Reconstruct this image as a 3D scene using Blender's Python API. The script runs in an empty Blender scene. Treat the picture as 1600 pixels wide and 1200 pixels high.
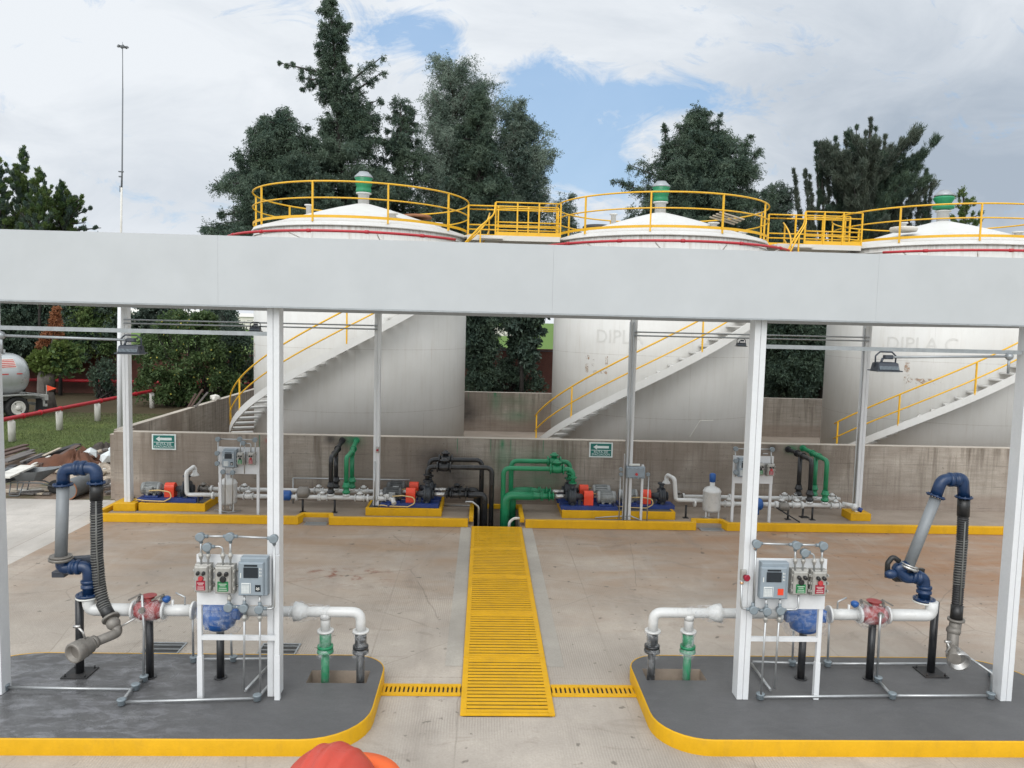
import bpy, bmesh, math, random
import numpy as np
from mathutils import Vector, Matrix, geometry
random.seed(7); RNG = np.random.default_rng(11)
S = bpy.context.scene; COL = S.collection
PI = math.pi
# ------------------------------------------------------------------ camera model
F = 1202.0; EYE = 5.05
psi, pit, rol = math.radians(2.15), math.radians(4.66), math.radians(1.41)
fwd = Vector((math.sin(psi)*math.cos(pit), math.cos(psi)*math.cos(pit), -math.sin(pit)))
r0 = Vector((math.cos(psi), -math.sin(psi), 0)); u0 = r0.cross(fwd)
CR = math.cos(rol)*r0 + math.sin(rol)*u0; CU = math.cos(rol)*u0 - math.sin(rol)*r0
def ray(u, v): return fwd + CR*((u-800)/F) + CU*((600-v)/F)
def P(u, v, y):
    d = ray(u, v); t = y/d.y; return Vector((d.x*t, y, EYE+d.z*t))
def G(u, v, z=0.0):
    d = ray(u, v); t = (z-EYE)/d.z; return Vector((d.x*t, d.y*t, z))
cam = bpy.data.cameras.new('camera'); co = bpy.data.objects.new('camera', cam); COL.objects.link(co)
cam.sensor_fit = 'HORIZONTAL'; cam.sensor_width = 36; cam.lens = F/1600*36; cam.clip_start = .05; cam.clip_end = 5000
m = Matrix((CR, CU, -fwd)).transposed().to_4x4(); m.translation = (0, 0, EYE); co.matrix_world = m
S.camera = co
S.view_settings.view_transform = 'Standard'; S.view_settings.look = 'None'; S.view_settings.gamma = 1
S.view_settings.exposure = 0
S.cycles.max_bounces = 6; S.cycles.diffuse_bounces = 3; S.cycles.transparent_max_bounces = 12

# ------------------------------------------------------------------ materials
class NT:
    def __init__(s, tree): s.t = tree; s.t.nodes.clear()
    def n(s, typ, **kw):
        o = s.t.nodes.new(typ)
        for k, v in kw.items():
            if k.startswith('i_'):
                key = k[2:]; key = int(key) if key.isdigit() else key.replace('_', ' ')
                s.set(o.inputs[key], v)
            else: setattr(o, k, v)
        return o
    def set(s, sock, v):
        if isinstance(v, bpy.types.NodeSocket): s.t.links.new(v, sock)
        else: sock.default_value = v
    def math(s, op, a, b=None, c=None, clamp=False):
        o = s.t.nodes.new('ShaderNodeMath'); o.operation = op; o.use_clamp = clamp
        for i, x in enumerate((a, b, c)):
            if x is not None: s.set(o.inputs[i], x)
        return o.outputs[0]
    def mix(s, fac, a, b):
        o = s.t.nodes.new('ShaderNodeMix'); o.data_type = 'RGBA'
        s.set(o.inputs[0], fac)
        for sock, v in ((o.inputs[6], a), (o.inputs[7], b)):
            if not isinstance(v, bpy.types.NodeSocket) and len(v) == 3: v = (*v, 1)
            s.set(sock, v)
        return o.outputs[2]
    def noise(s, vec, scale, detail=4, rough=.55, dist=0):
        o = s.n('ShaderNodeTexNoise'); s.set(o.inputs['Vector'], vec)
        o.inputs['Scale'].default_value = scale; o.inputs['Detail'].default_value = detail
        o.inputs['Roughness'].default_value = rough; o.inputs['Distortion'].default_value = dist
        return o.outputs[0]
    def ramp(s, x, lo, hi, a=0., b=1.):
        o = s.n('ShaderNodeMapRange'); o.clamp = True
        for i, v in enumerate((x, lo, hi, a, b)): s.set(o.inputs[i], v)
        return o.outputs[0]
    def scale(s, vec, xyz, loc=(0, 0, 0)):
        o = s.n('ShaderNodeMapping'); s.set(o.inputs[0], vec); o.inputs['Scale'].default_value = xyz; o.inputs['Location'].default_value = loc
        return o.outputs[0]
    def sep(s, vec):
        o = s.n('ShaderNodeSeparateXYZ'); s.set(o.inputs[0], vec); return o.outputs
    def comb(s, x, y, z):
        o = s.n('ShaderNodeCombineXYZ')
        for i, v in enumerate((x, y, z)): s.set(o.inputs[i], v)
        return o.outputs[0]
    def blob(s, x, y, x0, y0, a, b):
        dx = s.math('DIVIDE', s.math('SUBTRACT', x, x0), a); dy = s.math('DIVIDE', s.math('SUBTRACT', y, y0), b)
        r2 = s.math('ADD', s.math('MULTIPLY', dx, dx), s.math('MULTIPLY', dy, dy))
        return s.math('EXPONENT', s.math('MULTIPLY', r2, -1.0))
    def bump(s, h, strength=.3, dist=.01):
        o = s.n('ShaderNodeBump'); o.inputs['Strength'].default_value = strength; o.inputs['Distance'].default_value = dist
        s.set(o.inputs['Height'], h); return o.outputs[0]
    def out(s, col, rough=.5, metal=0., normal=None, spec=.5, coat=0.):
        b = s.n('ShaderNodeBsdfPrincipled')
        if not isinstance(col, bpy.types.NodeSocket) and len(col) == 3: col = (*col, 1)
        s.set(b.inputs['Base Color'], col); s.set(b.inputs['Roughness'], rough); s.set(b.inputs['Metallic'], metal)
        b.inputs['Specular IOR Level'].default_value = spec
        if coat: b.inputs['Coat Weight'].default_value = coat; b.inputs['Coat Roughness'].default_value = .15
        if normal is not None: s.set(b.inputs['Normal'], normal)
        o = s.n('ShaderNodeOutputMaterial'); s.t.links.new(b.outputs[0], o.inputs[0]); return b
MATS = {}
def newmat(name):
    m = bpy.data.materials.new(name); m.use_nodes = True; MATS[name] = m
    return m, NT(m.node_tree)
def world_pos(t): return t.n('ShaderNodeNewGeometry').outputs['Position']
def paint(name, col, rough=.45, metal=0., var=.10, scale=3., dirt=.25, dcol=(.16, .13, .10), bump=.0, spec=.5, fine=30.):
    """a painted or bare surface with uneven colour, a little grime and uneven gloss"""
    m, t = newmat(name); w = world_pos(t)
    n1 = t.noise(w, scale, 5, .6); n2 = t.noise(w, fine, 3, .6); n3 = t.noise(t.scale(w, (1, 1, .35)), scale*2.3, 6, .65)
    a = tuple(min(1, c*(1+var)) for c in col); b = tuple(c*(1-var) for c in col)
    c = t.mix(t.ramp(n1, .3, .7), b, a)
    c = t.mix(t.ramp(n2, .35, .75, 0, .18), c, tuple(x*.7 for x in col))
    if dirt: c = t.mix(t.ramp(n3, .52, .78, 0, dirt), c, dcol)
    rr = t.ramp(n1, .25, .75, max(.05, rough-.1), min(1, rough+.12))
    nm = t.bump(n2, .35, bump) if bump else None
    t.out(c, rr, metal, nm, spec); return m
paint('white_paint', (.60, .61, .615), .42, dirt=.10, var=.03, dcol=(.42, .38, .33))
paint('fascia_white', (.425, .442, .45), .38, dirt=.10, var=.022, scale=.9, dcol=(.36, .355, .34), bump=.004, fine=2.2)
paint('white_pipe', (.55, .55, .535), .3, dirt=.18, var=.05, dcol=(.38, .35, .3), bump=.002)
m, t = newmat('ceiling'); w = world_pos(t); n1 = t.noise(w, 1.2, 4)          # roof sheet, translucency assumed so daylight brightens the ground below
df = t.n('ShaderNodeBsdfDiffuse'); t.set(df.inputs[0], t.mix(n1, (.40, .40, .39), (.48, .48, .47))); tl = t.n('ShaderNodeBsdfTranslucent'); tl.inputs[0].default_value = (.90, .91, .90, 1)
mx = t.n('ShaderNodeMixShader', i_0=.64); t.t.links.new(df.outputs[0], mx.inputs[1]); t.t.links.new(tl.outputs[0], mx.inputs[2]); o = t.n('ShaderNodeOutputMaterial'); t.t.links.new(mx.outputs[0], o.inputs[0])
paint('yellow', (.60, .325, .004), .5, dirt=.26, var=.08, dcol=(.24, .14, .03), bump=.002, spec=.3)
paint('yellow_rail', (.70, .39, .010), .4, dirt=.14, var=.06, dcol=(.25, .13, .03))
paint('galv', (.33, .35, .36), .42, .55, dirt=.2, var=.12, scale=9)
paint('conduit', (.42, .43, .43), .35, .7, dirt=.12, var=.1, scale=8)
paint('fitting', (.19, .225, .245), .5, .15, dirt=.2, var=.08, scale=9)
paint('grey_box', (.22, .26, .29), .5, 0, dirt=.15, var=.05, scale=6, bump=.001)
paint('alu_box', (.36, .35, .32), .5, .35, dirt=.3, var=.12, scale=12, dcol=(.12, .1, .08))
paint('blue_joint', (.006, .026, .078), .35, 0, dirt=.18, var=.2, scale=6, dcol=(.03, .04, .06), bump=.002)
paint('blue_base', (.012, .036, .17), .45, 0, dirt=.3, var=.15, scale=4, dcol=(.05, .05, .06))
paint('blue_meter', (.008, .075, .27), .42, 0, dirt=.15, var=.12, scale=6)
paint('green_pipe', (.012, .20, .085), .38, 0, dirt=.22, var=.15, scale=4, dcol=(.03, .08, .05), bump=.003)
paint('black_pipe', (.014, .015, .017), .33, 0, dirt=.35, var=.25, scale=5, dcol=(.10, .09, .08), bump=.003)
paint('black_rubber', (.016, .016, .017), .6, 0, dirt=.3, var=.2, scale=8, dcol=(.07, .065, .06))
paint('black_knob', (.012, .012, .012), .4, dirt=0)
paint('red_guard', (.66, .05, .015), .42, 0, dirt=.15, var=.08, scale=5, dcol=(.2, .05, .03))
paint('red_pipe', (.40, .018, .028), .42, 0, dirt=.2, var=.12, scale=3, dcol=(.2, .07, .06))
paint('red_valve', (.24, .02, .02), .4, 0, dirt=.25, var=.2, scale=9)
paint('red_plate', (.27, .006, .024), .45, dirt=.05)
paint('green_plate', (.0, .15, .04), .45, dirt=.05)
paint('pale_mark', (.62, .62, .58), .6, dirt=.1)
paint('stop_red', (.42, .035, .04), .4, dirt=.08)
paint('screen', (.012, .018, .024), .18, dirt=.05)
paint('keypad', (.62, .64, .62), .5, dirt=.1)
paint('steel', (.48, .47, .45), .32, .85, dirt=.25, var=.15, scale=12, dcol=(.15, .13, .11))
paint('cast_grey', (.19, .175, .155), .5, .3, dirt=.4, var=.15, scale=9, dcol=(.09, .08, .07), bump=.002)
paint('arm_grey', (.21, .225, .235), .5, .1, dirt=.2, var=.08, scale=5, bump=.001)
paint('motor_grey', (.26, .27, .265), .45, .3, dirt=.35, var=.12, scale=8, dcol=(.07, .07, .065))
paint('motor_dark', (.075, .078, .078), .5, .1, dirt=.3, var=.2, scale=8, dcol=(.18, .16, .13))
paint('pump_dark', (.028, .033, .040), .45, 0, dirt=.3, var=.2, scale=8, dcol=(.10, .09, .08))
paint('tan_hose', (.52, .38, .17), .5, 0, dirt=.2, var=.1, scale=9)
paint('flood_dark', (.035, .042, .055), .45, 0, dirt=.15, var=.1, scale=9)
paint('copper', (.62, .36, .2), .35, .8, dirt=.1)
paint('dark_iron', (.035, .035, .036), .6, .4, dirt=.4, dcol=(.12, .09, .07))
paint('sign_green', (.0, .14, .115), .4, dirt=.12, dcol=(.1, .2, .18))
paint('sign_white', (.66, .72, .70), .45, dirt=.12)
paint('tyre', (.018, .018, .018), .8, 0, dirt=.5, var=.2, scale=6, dcol=(.09, .08, .07))
paint('truck_tank', (.50, .52, .52), .3, .35, dirt=.3, var=.06, scale=1.5, dcol=(.28, .27, .25))
paint('frame_grey', (.33, .33, .31), .5, 0, dirt=.35)
paint('flag_red', (.72, .07, .02), .7, dirt=.05)
paint('decal_red', (.45, .05, .04), .5, dirt=.2)
paint('pedestal', (.60, .58, .53), .75, 0, dirt=.45, var=.1, dcol=(.28, .24, .19))
paint('timber_grey', (.13, .118, .11), .8, 0, dirt=.4, var=.25, scale=5, dcol=(.07, .06, .05))
paint('timber_brown', (.095, .06, .048), .8, 0, dirt=.3, var=.25, scale=5, dcol=(.06, .04, .03))
paint('timber_dark', (.035, .034, .035), .7, 0, dirt=.3, var=.25, scale=5, dcol=(.10, .09, .08))
paint('timber_pale', (.42, .36, .28), .8, 0, dirt=.4, var=.2, scale=5, dcol=(.2, .15, .1))
paint('rubble_pale', (.40, .34, .27), .85, 0, dirt=.5, var=.2, scale=7, dcol=(.16, .11, .08))
paint('bag_white', (.55, .58, .58), .5, 0, dirt=.3, var=.1, scale=9, dcol=(.2, .3, .36))
paint('barrow_grey', (.15, .16, .165), .5, .3, dirt=.4, var=.15, scale=6, dcol=(.10, .08, .06))
paint('bark', (.13, .115, .10), .9, 0, dirt=.5, var=.3, scale=5, dcol=(.05, .04, .035), bump=.02)
paint('bark_dark', (.035, .03, .027), .9, 0, dirt=.4, var=.3, scale=5, dcol=(.02, .018, .016), bump=.02)
paint('rust', (.24, .10, .045), .8, 0, dirt=.4, var=.3, scale=8)
paint('far_wall', (.58, .55, .50), .8, 0, dirt=.3, var=.08, scale=.4)
paint('far_dark', (.12, .13, .14), .5, 0)
paint('skin', (.40, .23, .15), .5, 0, dirt=0, var=.06)
paint('hair', (.015, .012, .01), .6, 0, dirt=0)
paint('jeans', (.03, .045, .09), .85, 0, dirt=.2, var=.15, scale=12)
paint('shirt', (.10, .12, .16), .85, 0, dirt=.1, var=.1, scale=12)
paint('vest_orange', (.75, .12, .02), .7, 0, dirt=.05, var=.05, scale=12)
paint('helmet_red', (.46, .045, .022), .35, 0, dirt=.12, var=.06, scale=14, dcol=(.35, .12, .08))
paint('boot', (.03, .022, .016), .6, 0)
paint('fruit', (.42, .36, .06), .5, 0, dirt=0)

def concrete(name, col, streak=False, joints=None, warm=.0, ribs=True, rough=.8):
    m, t = newmat(name); w = world_pos(t); x, y, z = t.sep(w)
    n1 = t.noise(w, .35, 6, .6); n2 = t.noise(w, 2.2, 6, .65, .4); n3 = t.noise(w, 28, 3, .6)
    dk = tuple(c*.66 for c in col); lt = tuple(min(1, c*1.2) for c in col)
    c = t.mix(t.ramp(n1, .32, .68), dk, lt)
    c = t.mix(t.ramp(n2, .36, .74, 0, .5), c, tuple(v*.72 for v in col))
    c = t.mix(t.ramp(n3, .35, .75, 0, .34), c, tuple(v*.55 for v in col)); c = t.mix(t.ramp(t.noise(w, 75, 2, .6), .55, .75, 0, .30), c, tuple(v*.5 for v in col))
    return m, t, w, x, y, z, c, n1, n2, n3
# the apron: broom-ribbed slabs with joints, oily stains, reddish mud washed along the back kerb
m, t, w, x, y, z, c, n1, n2, n3 = concrete('apron_concrete', (.435, .385, .33))
mudn = t.noise(t.scale(w, (.35, 1, 1)), 1.1, 6, .65, .6)
mud = t.math('MULTIPLY', t.ramp(t.math('ADD', y, t.math('MULTIPLY', mudn, 4)), 14.0, 19.6), t.ramp(mudn, .30, .62, .25, .9))
c = t.mix(mud, c, (.29, .195, .125))
mudr = t.math('MULTIPLY', t.ramp(t.math('ADD', x, t.math('MULTIPLY', mudn, 6)), 5.0, 13.0), t.ramp(mudn, .3, .6, .25, .95))
mudr = t.math('MULTIPLY', mudr, t.ramp(y, 10.5, 15))
c = t.mix(mudr, c, (.30, .17, .095))
st = t.math('MULTIPLY', t.ramp(t.noise(t.scale(w, (1, 1.7, 1)), .9, 7, .7, 1.2), .56, .72), .55)
c = t.mix(st, c, (.19, .155, .125))
tr1 = t.math('ABSOLUTE', t.math('SUBTRACT', t.math('FRACT', t.math('DIVIDE', t.math('ADD', t.math('ADD', x, 100), t.math('MULTIPLY', t.noise(t.scale(w, (.1, .12, 1)), 1., 2), 5)), 1.9)), .5)); trk = t.math('MULTIPLY', t.ramp(tr1, .14, .02), t.ramp(t.noise(t.scale(w, (2, .3, 1)), 1.2, 6, .7), .42, .68, 0, .42)); c = t.mix(trk, c, (.20, .17, .145))
spot = t.ramp(t.noise(w, 5.5, 3, .5, .3), .67, .72, 0, .65)
c = t.mix(spot, c, (.09, .075, .06))
rs = t.math('MULTIPLY', t.blob(x, y, -2.7, 14.9, 1.1, .45), t.ramp(t.noise(w, 3.2, 6, .7), .52, .62))
c = t.mix(rs, c, (.20, .075, .045))
def jline(t, v, off, per, wd):
    f = t.math('ABSOLUTE', t.math('SUBTRACT', t.math('FRACT', t.math('DIVIDE', t.math('ADD', v, off), per)), .5))
    return t.math('LESS_THAN', f, wd/per)
wob = t.math('MULTIPLY', t.math('SUBTRACT', n2, .5), .03)
j = t.math('MAXIMUM', jline(t, t.math('ADD', x, wob), 100.6, 3.6, .008), jline(t, t.math('ADD', y, wob), 99.5, 3.1, .008))
c = t.mix(t.math('MULTIPLY', j, t.math('MULTIPLY', t.ramp(n3, .3, .6, .2, .6), t.ramp(n1, .4, .6, .25, 1))), c, (.16, .135, .11))
crk = t.n('ShaderNodeTexVoronoi', feature='DISTANCE_TO_EDGE'); t.set(crk.inputs['Vector'], t.mix(.08, w, t.n('ShaderNodeTexNoise', i_Vector=w, i_Scale=1.6).outputs[1])); crk.inputs['Scale'].default_value = .28
cm = t.math('MULTIPLY', t.math('LESS_THAN', crk.outputs['Distance'], .0022), t.ramp(n1, .42, .5))
c = t.mix(t.math('MULTIPLY', cm, .28), c, (.09, .075, .06))
sw = t.noise(t.scale(w, (1.2, .25, 1)), 1.7, 5, .6, 1.5); c = t.mix(t.ramp(sw, .55, .8, 0, .3), c, (.40, .37, .33))
rib = t.math('SINE', t.math('MULTIPLY', t.math('ADD', x, t.math('MULTIPLY', n2, .04)), 2*PI/.035))
ribm = t.math('MULTIPLY', rib, t.ramp(t.noise(w, .5, 3, .5), .42, .6))
c = t.mix(t.ramp(ribm, .1, 1, 0, .30), c, (.17, .15, .13))
hh = t.math('ADD', t.math('MULTIPLY', ribm, .35), n3)
wet = t.ramp(t.noise(w, .7, 4, .6), .5, .7, .82, .6)
t.out(c, wet, 0, t.bump(hh, .35, .012), .35)
# paler newer slabs
m, t, w, x, y, z, c, n1, n2, n3 = concrete('pale_concrete', (.52, .485, .44))
j = t.math('MAXIMUM', jline(t, x, 100.2, 4.2, .008), jline(t, y, 101.4, 3.3, .008)); c = t.mix(t.math('MULTIPLY', j, .6), c, (.16, .14, .12))
sw = t.noise(t.scale(w, (1, .2, 1)), 2.2, 5, .7, .8); c = t.mix(t.ramp(sw, .5, .75, 0, .4), c, (.30, .26, .215))
t.out(c, .85, 0, t.bump(n3, .3, .01), .3)
m, t, w, x, y, z, c, n1, n2, n3 = concrete('border_concrete', (.40, .37, .325)); t.out(c, .8, 0, t.bump(n3, .3, .01), .3)
m, t, w, x, y, z, c, n1, n2, n3 = concrete('pad_concrete', (.33, .27, .215))
c = t.mix(t.ramp(t.noise(t.scale(w, (.5, 1, 1)), 2, 5, .7), .45, .7, 0, .5), c, (.35, .30, .25)); t.out(c, .8, 0, t.bump(n3, .3, .01), .3)
# dike wall: board-marked, weather-stained, sprayed with black and green where pipes were painted in place
m, t, w, x, y, z, c, n1, n2, n3 = concrete('dike_concrete', (.435, .39, .335))
bd = t.noise(t.scale(w, (.8, .8, 9)), 1.6, 5, .65); c = t.mix(t.ramp(bd, .4, .72, 0, .55), c, (.20, .165, .13))
c = t.mix(t.ramp(t.noise(t.scale(w, (.9, .9, 14)), 3.2, 4, .7), .52, .74, 0, .55), c, (.40, .35, .29))
vs = t.noise(t.scale(w, (3.2, 3.2, .22)), 1.5, 5, .7); c = t.mix(t.math('MULTIPLY', t.ramp(vs, .47, .66), t.ramp(z, .3, 1.9, .35, .95)), c, (.125, .102, .08))
big = t.noise(t.scale(w, (.33, .33, .25)), 1.0, 4, .55); c = t.mix(t.ramp(big, .44, .56, 0, .7), c, (.185, .15, .12))
pc = t.ramp(t.noise(w, 9, 4, .6), .64, .72, 0, .6); c = t.mix(pc, c, (.08, .065, .055))
low = t.math('MULTIPLY', t.ramp(t.math('ADD', z, t.math('MULTIPLY', bd, .3)), .75, .62), .45); c = t.mix(low, c, (.22, .16, .125))
jl = t.math('MAXIMUM', jline(t, z, 100.32, .6, .006), jline(t, x, 100.9, 2.44, .007))
c = t.mix(t.math('MULTIPLY', jl, t.ramp(n2, .4, .65, .05, .7)), c, (.10, .085, .07))
for (bx, bz, a, b, k) in ((-1.15, 1.27, .62, .38, .85), (-.75, .75, .5, .4, .7), (-4.02, 1.77, .17, .14, .9), (7.93, 1.76, .16, .12, .9)):
    g = t.math('MULTIPLY', t.math('MULTIPLY', t.blob(x, z, bx, bz, a, b), k), t.ramp(n2, .2, .65, .55, 1.0)); c = t.mix(g, c, (.018, .018, .02))
for (bx, bz, a, b, k) in ((-3.48, 1.76, .24, .17, .95), (.55, 1.75, .06, .16, .9), (.6, 1.35, .22, .42, .45), (1.5, 1.42, .9, .25, .25), (8.48, 1.74, .17, .12, .8), (1.55, .75, .7, .3, .45)):
    g = t.math('MULTIPLY', t.math('MULTIPLY', t.blob(x, z, bx, bz, a, b), k), t.ramp(n2, .2, .65, .5, 1.0)); c = t.mix(g, c, (.015, .17, .075))
for gx in (-.66, .24, .78, 1.66, -5.93):
    c = t.mix(t.math('MULTIPLY', t.math('MULTIPLY', t.math('LESS_THAN', t.math('ABSOLUTE', t.math('SUBTRACT', x, gx)), .013), t.ramp(z, 1.4, 1.6)), .6), c, (.02, .16, .08))
c = t.mix(t.math('MULTIPLY', t.blob(x, z, -6.0, 1.28, .11, .16), t.ramp(n2, .4, .55, .2, .8)), c, (.03, .13, .07))
c = t.mix(t.math('MULTIPLY', t.blob(x, z, -5.72, 1.72, .07, .07), .7), c, (.26, .05, .04))
t.out(c, .88, 0, t.bump(t.math('ADD', bd, n3), .4, .015), .25)
m, t, w, x, y, z, c, n1, n2, n3 = concrete('wall_cap', (.46, .41, .345)); t.out(c, .85, 0, t.bump(n3, .3, .01), .3)
# island decks: dark floor paint, scuffed and partly wet
m, t = newmat('deck_paint'); w = world_pos(t); x, y, z = t.sep(w)
n1 = t.noise(w, .8, 6, .65, .5); n2 = t.noise(t.scale(w, (1, 2.2, 1)), 3.2, 7, .72, .6); n3 = t.noise(w, 40, 3, .6)
c = t.mix(t.ramp(n1, .3, .7), (.076, .076, .077), (.104, .103, .103))
lf = t.ramp(x, -3.0, -4.2, .12, 1.0)
sc = t.math('MULTIPLY', t.ramp(n2, .47, .62, 0, .85), lf); c = t.mix(sc, c, (.185, .185, .195))
c = t.mix(t.ramp(n3, .4, .8, 0, .25), c, (.04, .04, .042))
wetm = t.math('MULTIPLY', t.ramp(t.noise(t.scale(w, (1, 1.6, 1)), 1.5, 5, .6, .5), .44, .56), lf)
t.out(c, t.math('SUBTRACT', .60, t.math('MULTIPLY', wetm, .38)), 0, t.bump(t.math('ADD', n2, n3), .25, .008), .45)
# tank shells
def tank_mat(name, seams):
    m, t = newmat(name); o = t.n('ShaderNodeTexCoord').outputs['Object']; x, y, z = t.sep(o)
    ang = t.math('ARCTAN2', y, x); cyl = t.comb(t.math('MULTIPLY', ang, 3.7), z, 0)
    n1 = t.noise(o, .5, 5, .6); n2 = t.noise(t.scale(cyl, (3, .25, 1)) if seams else o, 2.2, 6, .7); n3 = t.noise(t.scale(cyl, (7, .10, 1)) if seams else o, 1.4, 5, .75); nf = t.noise(o, 24, 3, .6)
    c = t.mix(t.ramp(n1, .3, .7), (.54, .535, .51), (.62, .615, .59))
    c = t.mix(t.ramp(n2, .48, .78, 0, .38 if seams else .16), c, (.45, .42, .37))
    rs = t.math('MULTIPLY', t.ramp(n3, .60, .76, 0, .75 if seams else .15), t.ramp(t.noise(t.scale(cyl, (.6, .35, 1)), 1.3, 4, .6), .5, .66)); c = t.mix(rs, c, (.34, .24, .16))
    c = t.mix(t.ramp(nf, .68, .76, 0, .35), c, (.35, .28, .21))
    lo = t.ramp(t.math('ADD', z, t.math('MULTIPLY', n2, .7)), 2.0, .9, 0, .35); c = t.mix(lo, c, (.47, .43, .36))
    hgt = n1
    if seams:
        sl = t.math('MAXIMUM', t.math('LESS_THAN', t.math('ABSOLUTE', t.math('SUBTRACT', t.math('FRACT', t.math('DIVIDE', t.math('ADD', z, t.math('MULTIPLY', n1, .01)), 2.0)), .03)), .0032),
                    t.math('MULTIPLY', t.math('LESS_THAN', t.math('ABSOLUTE', t.math('SUBTRACT', t.math('FRACT', t.math('ADD', t.math('MULTIPLY', ang, .59), t.math('MULTIPLY', t.math('FLOOR', t.math('DIVIDE', z, 2.0)), .37))), .5)), .0012), .6))
        c = t.mix(t.math('MULTIPLY', sl, t.ramp(n2, .3, .6, .15, .6)), c, (.27, .23, .19)); hgt = t.math('ADD', n1, sl)
    top = t.math('MULTIPLY', t.ramp(z, 7.5, 7.95), t.ramp(n3, .45, .65)); c = t.mix(t.math('MULTIPLY', top, .8 if seams else .1), c, (.22, .18, .14))
    dr = t.math('MULTIPLY', t.math('MULTIPLY', t.ramp(t.noise(t.scale(cyl, (9, .05, 1)) if seams else o, 1.8, 3, .7), .56, .72), t.ramp(z, 5.8, 7.9, 0, 1)), .55 if seams else .06); c = t.mix(dr, c, (.33, .27, .21))
    t.out(c, .5, 0, t.bump(t.math('ADD', hgt, t.math('MULTIPLY', nf, .1)), .15, .02), .4); return m
tank_mat('tank_white', True); tank_mat('tank_roof', False)
# brick
m, t = newmat('brick'); w = world_pos(t); x, y, z = t.sep(w)
b = t.n('ShaderNodeTexBrick'); t.set(b.inputs['Vector'], t.comb(t.math('ADD', x, y), z, 0)); b.inputs['Scale'].default_value = 4.5
b.inputs['Color1'].default_value = (.15, .042, .026, 1); b.inputs['Color2'].default_value = (.105, .032, .022, 1); b.inputs['Mortar'].default_value = (.13, .085, .07, 1); b.inputs['Mortar Size'].default_value = .02
c = t.mix(t.ramp(t.noise(w, .5, 6, .65), .4, .7, 0, .6), b.outputs[0], (.06, .03, .024)); t.out(c, .9)
# grass, soil, fields
m, t = newmat('grass'); w = world_pos(t); x, y, z = t.sep(w)
n1 = t.noise(w, .3, 6, .65); n2 = t.noise(w, 2.5, 6, .7); n3 = t.noise(w, 14, 3, .6)
c = t.mix(t.ramp(n1, .35, .65), (.075, .11, .03), (.135, .165, .045)); c = t.mix(t.ramp(n2, .45, .7, 0, .6), c, (.125, .12, .055)); c = t.mix(t.ramp(n3, .4, .7, 0, .5), c, (.03, .055, .015))
soil = t.math('MULTIPLY', t.ramp(t.math('ADD', y, t.math('MULTIPLY', n2, 5)), 37, 41), t.ramp(y, 60, 56)); c = t.mix(t.math('MULTIPLY', soil, .85), c, (.075, .05, .035))
far = t.ramp(y, 80, 150); c = t.mix(far, c, (.10, .17, .035))
t.out(c, .95, 0, t.bump(n3, .6, .05), .2)
m, t = newmat('soil'); w = world_pos(t)
n1 = t.noise(w, .9, 6, .7); n2 = t.noise(w, 7, 5, .7)
c = t.mix(t.ramp(n1, .35, .65), (.20, .15, .115), (.12, .085, .06)); c = t.mix(t.ramp(n2, .5, .75, 0, .6), c, (.28, .24, .20)); c = t.mix(t.ramp(t.noise(w, .7, 4, .6), .52, .62, 0, .6), c, (.07, .085, .03))
t.out(c, .95, 0, t.bump(n2, .8, .04), .2)
paint('red_earth', (.125, .055, .032), .95, 0, dirt=.5, var=.25, scale=3, dcol=(.09, .04, .025), bump=.05)
paint('dark_earth', (.05, .042, .036), .95, 0, dirt=.5, var=.25, scale=3, bump=.05)
paint('grass_blade', (.085, .115, .036), .8, 0, dirt=.5, var=.35, scale=.8, dcol=(.15, .14, .06))
def leafmat(name, a, b, c3, sc=.7):
    m, t = newmat(name); w = world_pos(t)
    n1 = t.noise(w, sc, 3, .6); n2 = t.noise(w, 4.2, 2, .5)
    c = t.mix(t.ramp(n1, .36, .64), a, b); c = t.mix(t.ramp(n2, .5, .72, 0, .75), c, c3)
    pr = t.n('ShaderNodeBsdfPrincipled', i_Roughness=.6); t.set(pr.inputs['Base Color'], c); pr.inputs['Specular IOR Level'].default_value = .3
    tr = t.n('ShaderNodeBsdfTranslucent'); t.set(tr.inputs[0], c)
    mx = t.n('ShaderNodeMixShader', i_0=.32); t.t.links.new(pr.outputs[0], mx.inputs[1]); t.t.links.new(tr.outputs[0], mx.inputs[2])
    o = t.n('ShaderNodeOutputMaterial'); t.t.links.new(mx.outputs[0], o.inputs[0]); return m
leafmat('leaf_cedar', (.058, .096, .074), (.108, .150, .104), (.150, .192, .130))
leafmat('leaf_dark', (.042, .072, .055), (.076, .114, .076), (.108, .150, .088))
leafmat('leaf_euc', (0.123, 0.172, 0.133), (0.201, 0.254, 0.201), (0.280, 0.315, 0.263))
leafmat('leaf_euc_dark', (0.060, 0.098, 0.077), (0.112, 0.154, 0.116), (0.175, 0.210, 0.175))
leafmat('leaf_cypress', (0.052, 0.102, 0.038), (0.119, 0.172, 0.049), (0.166, 0.201, 0.063))
leafmat('leaf_casuarina', (0.060, 0.081, 0.063), (0.108, 0.133, 0.098), (0.149, 0.161, 0.126))
leafmat('leaf_bush', (0.038, 0.074, 0.026), (0.081, 0.126, 0.042), (0.131, 0.175, 0.070), 1.6)
leafmat('leaf_light', (.075, .115, .025), (.11, .155, .035), (.14, .17, .05), 1.6)
leafmat('leaf_dead', (.24, .09, .04), (.30, .13, .06), (.18, .07, .035), 1.6)
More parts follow.
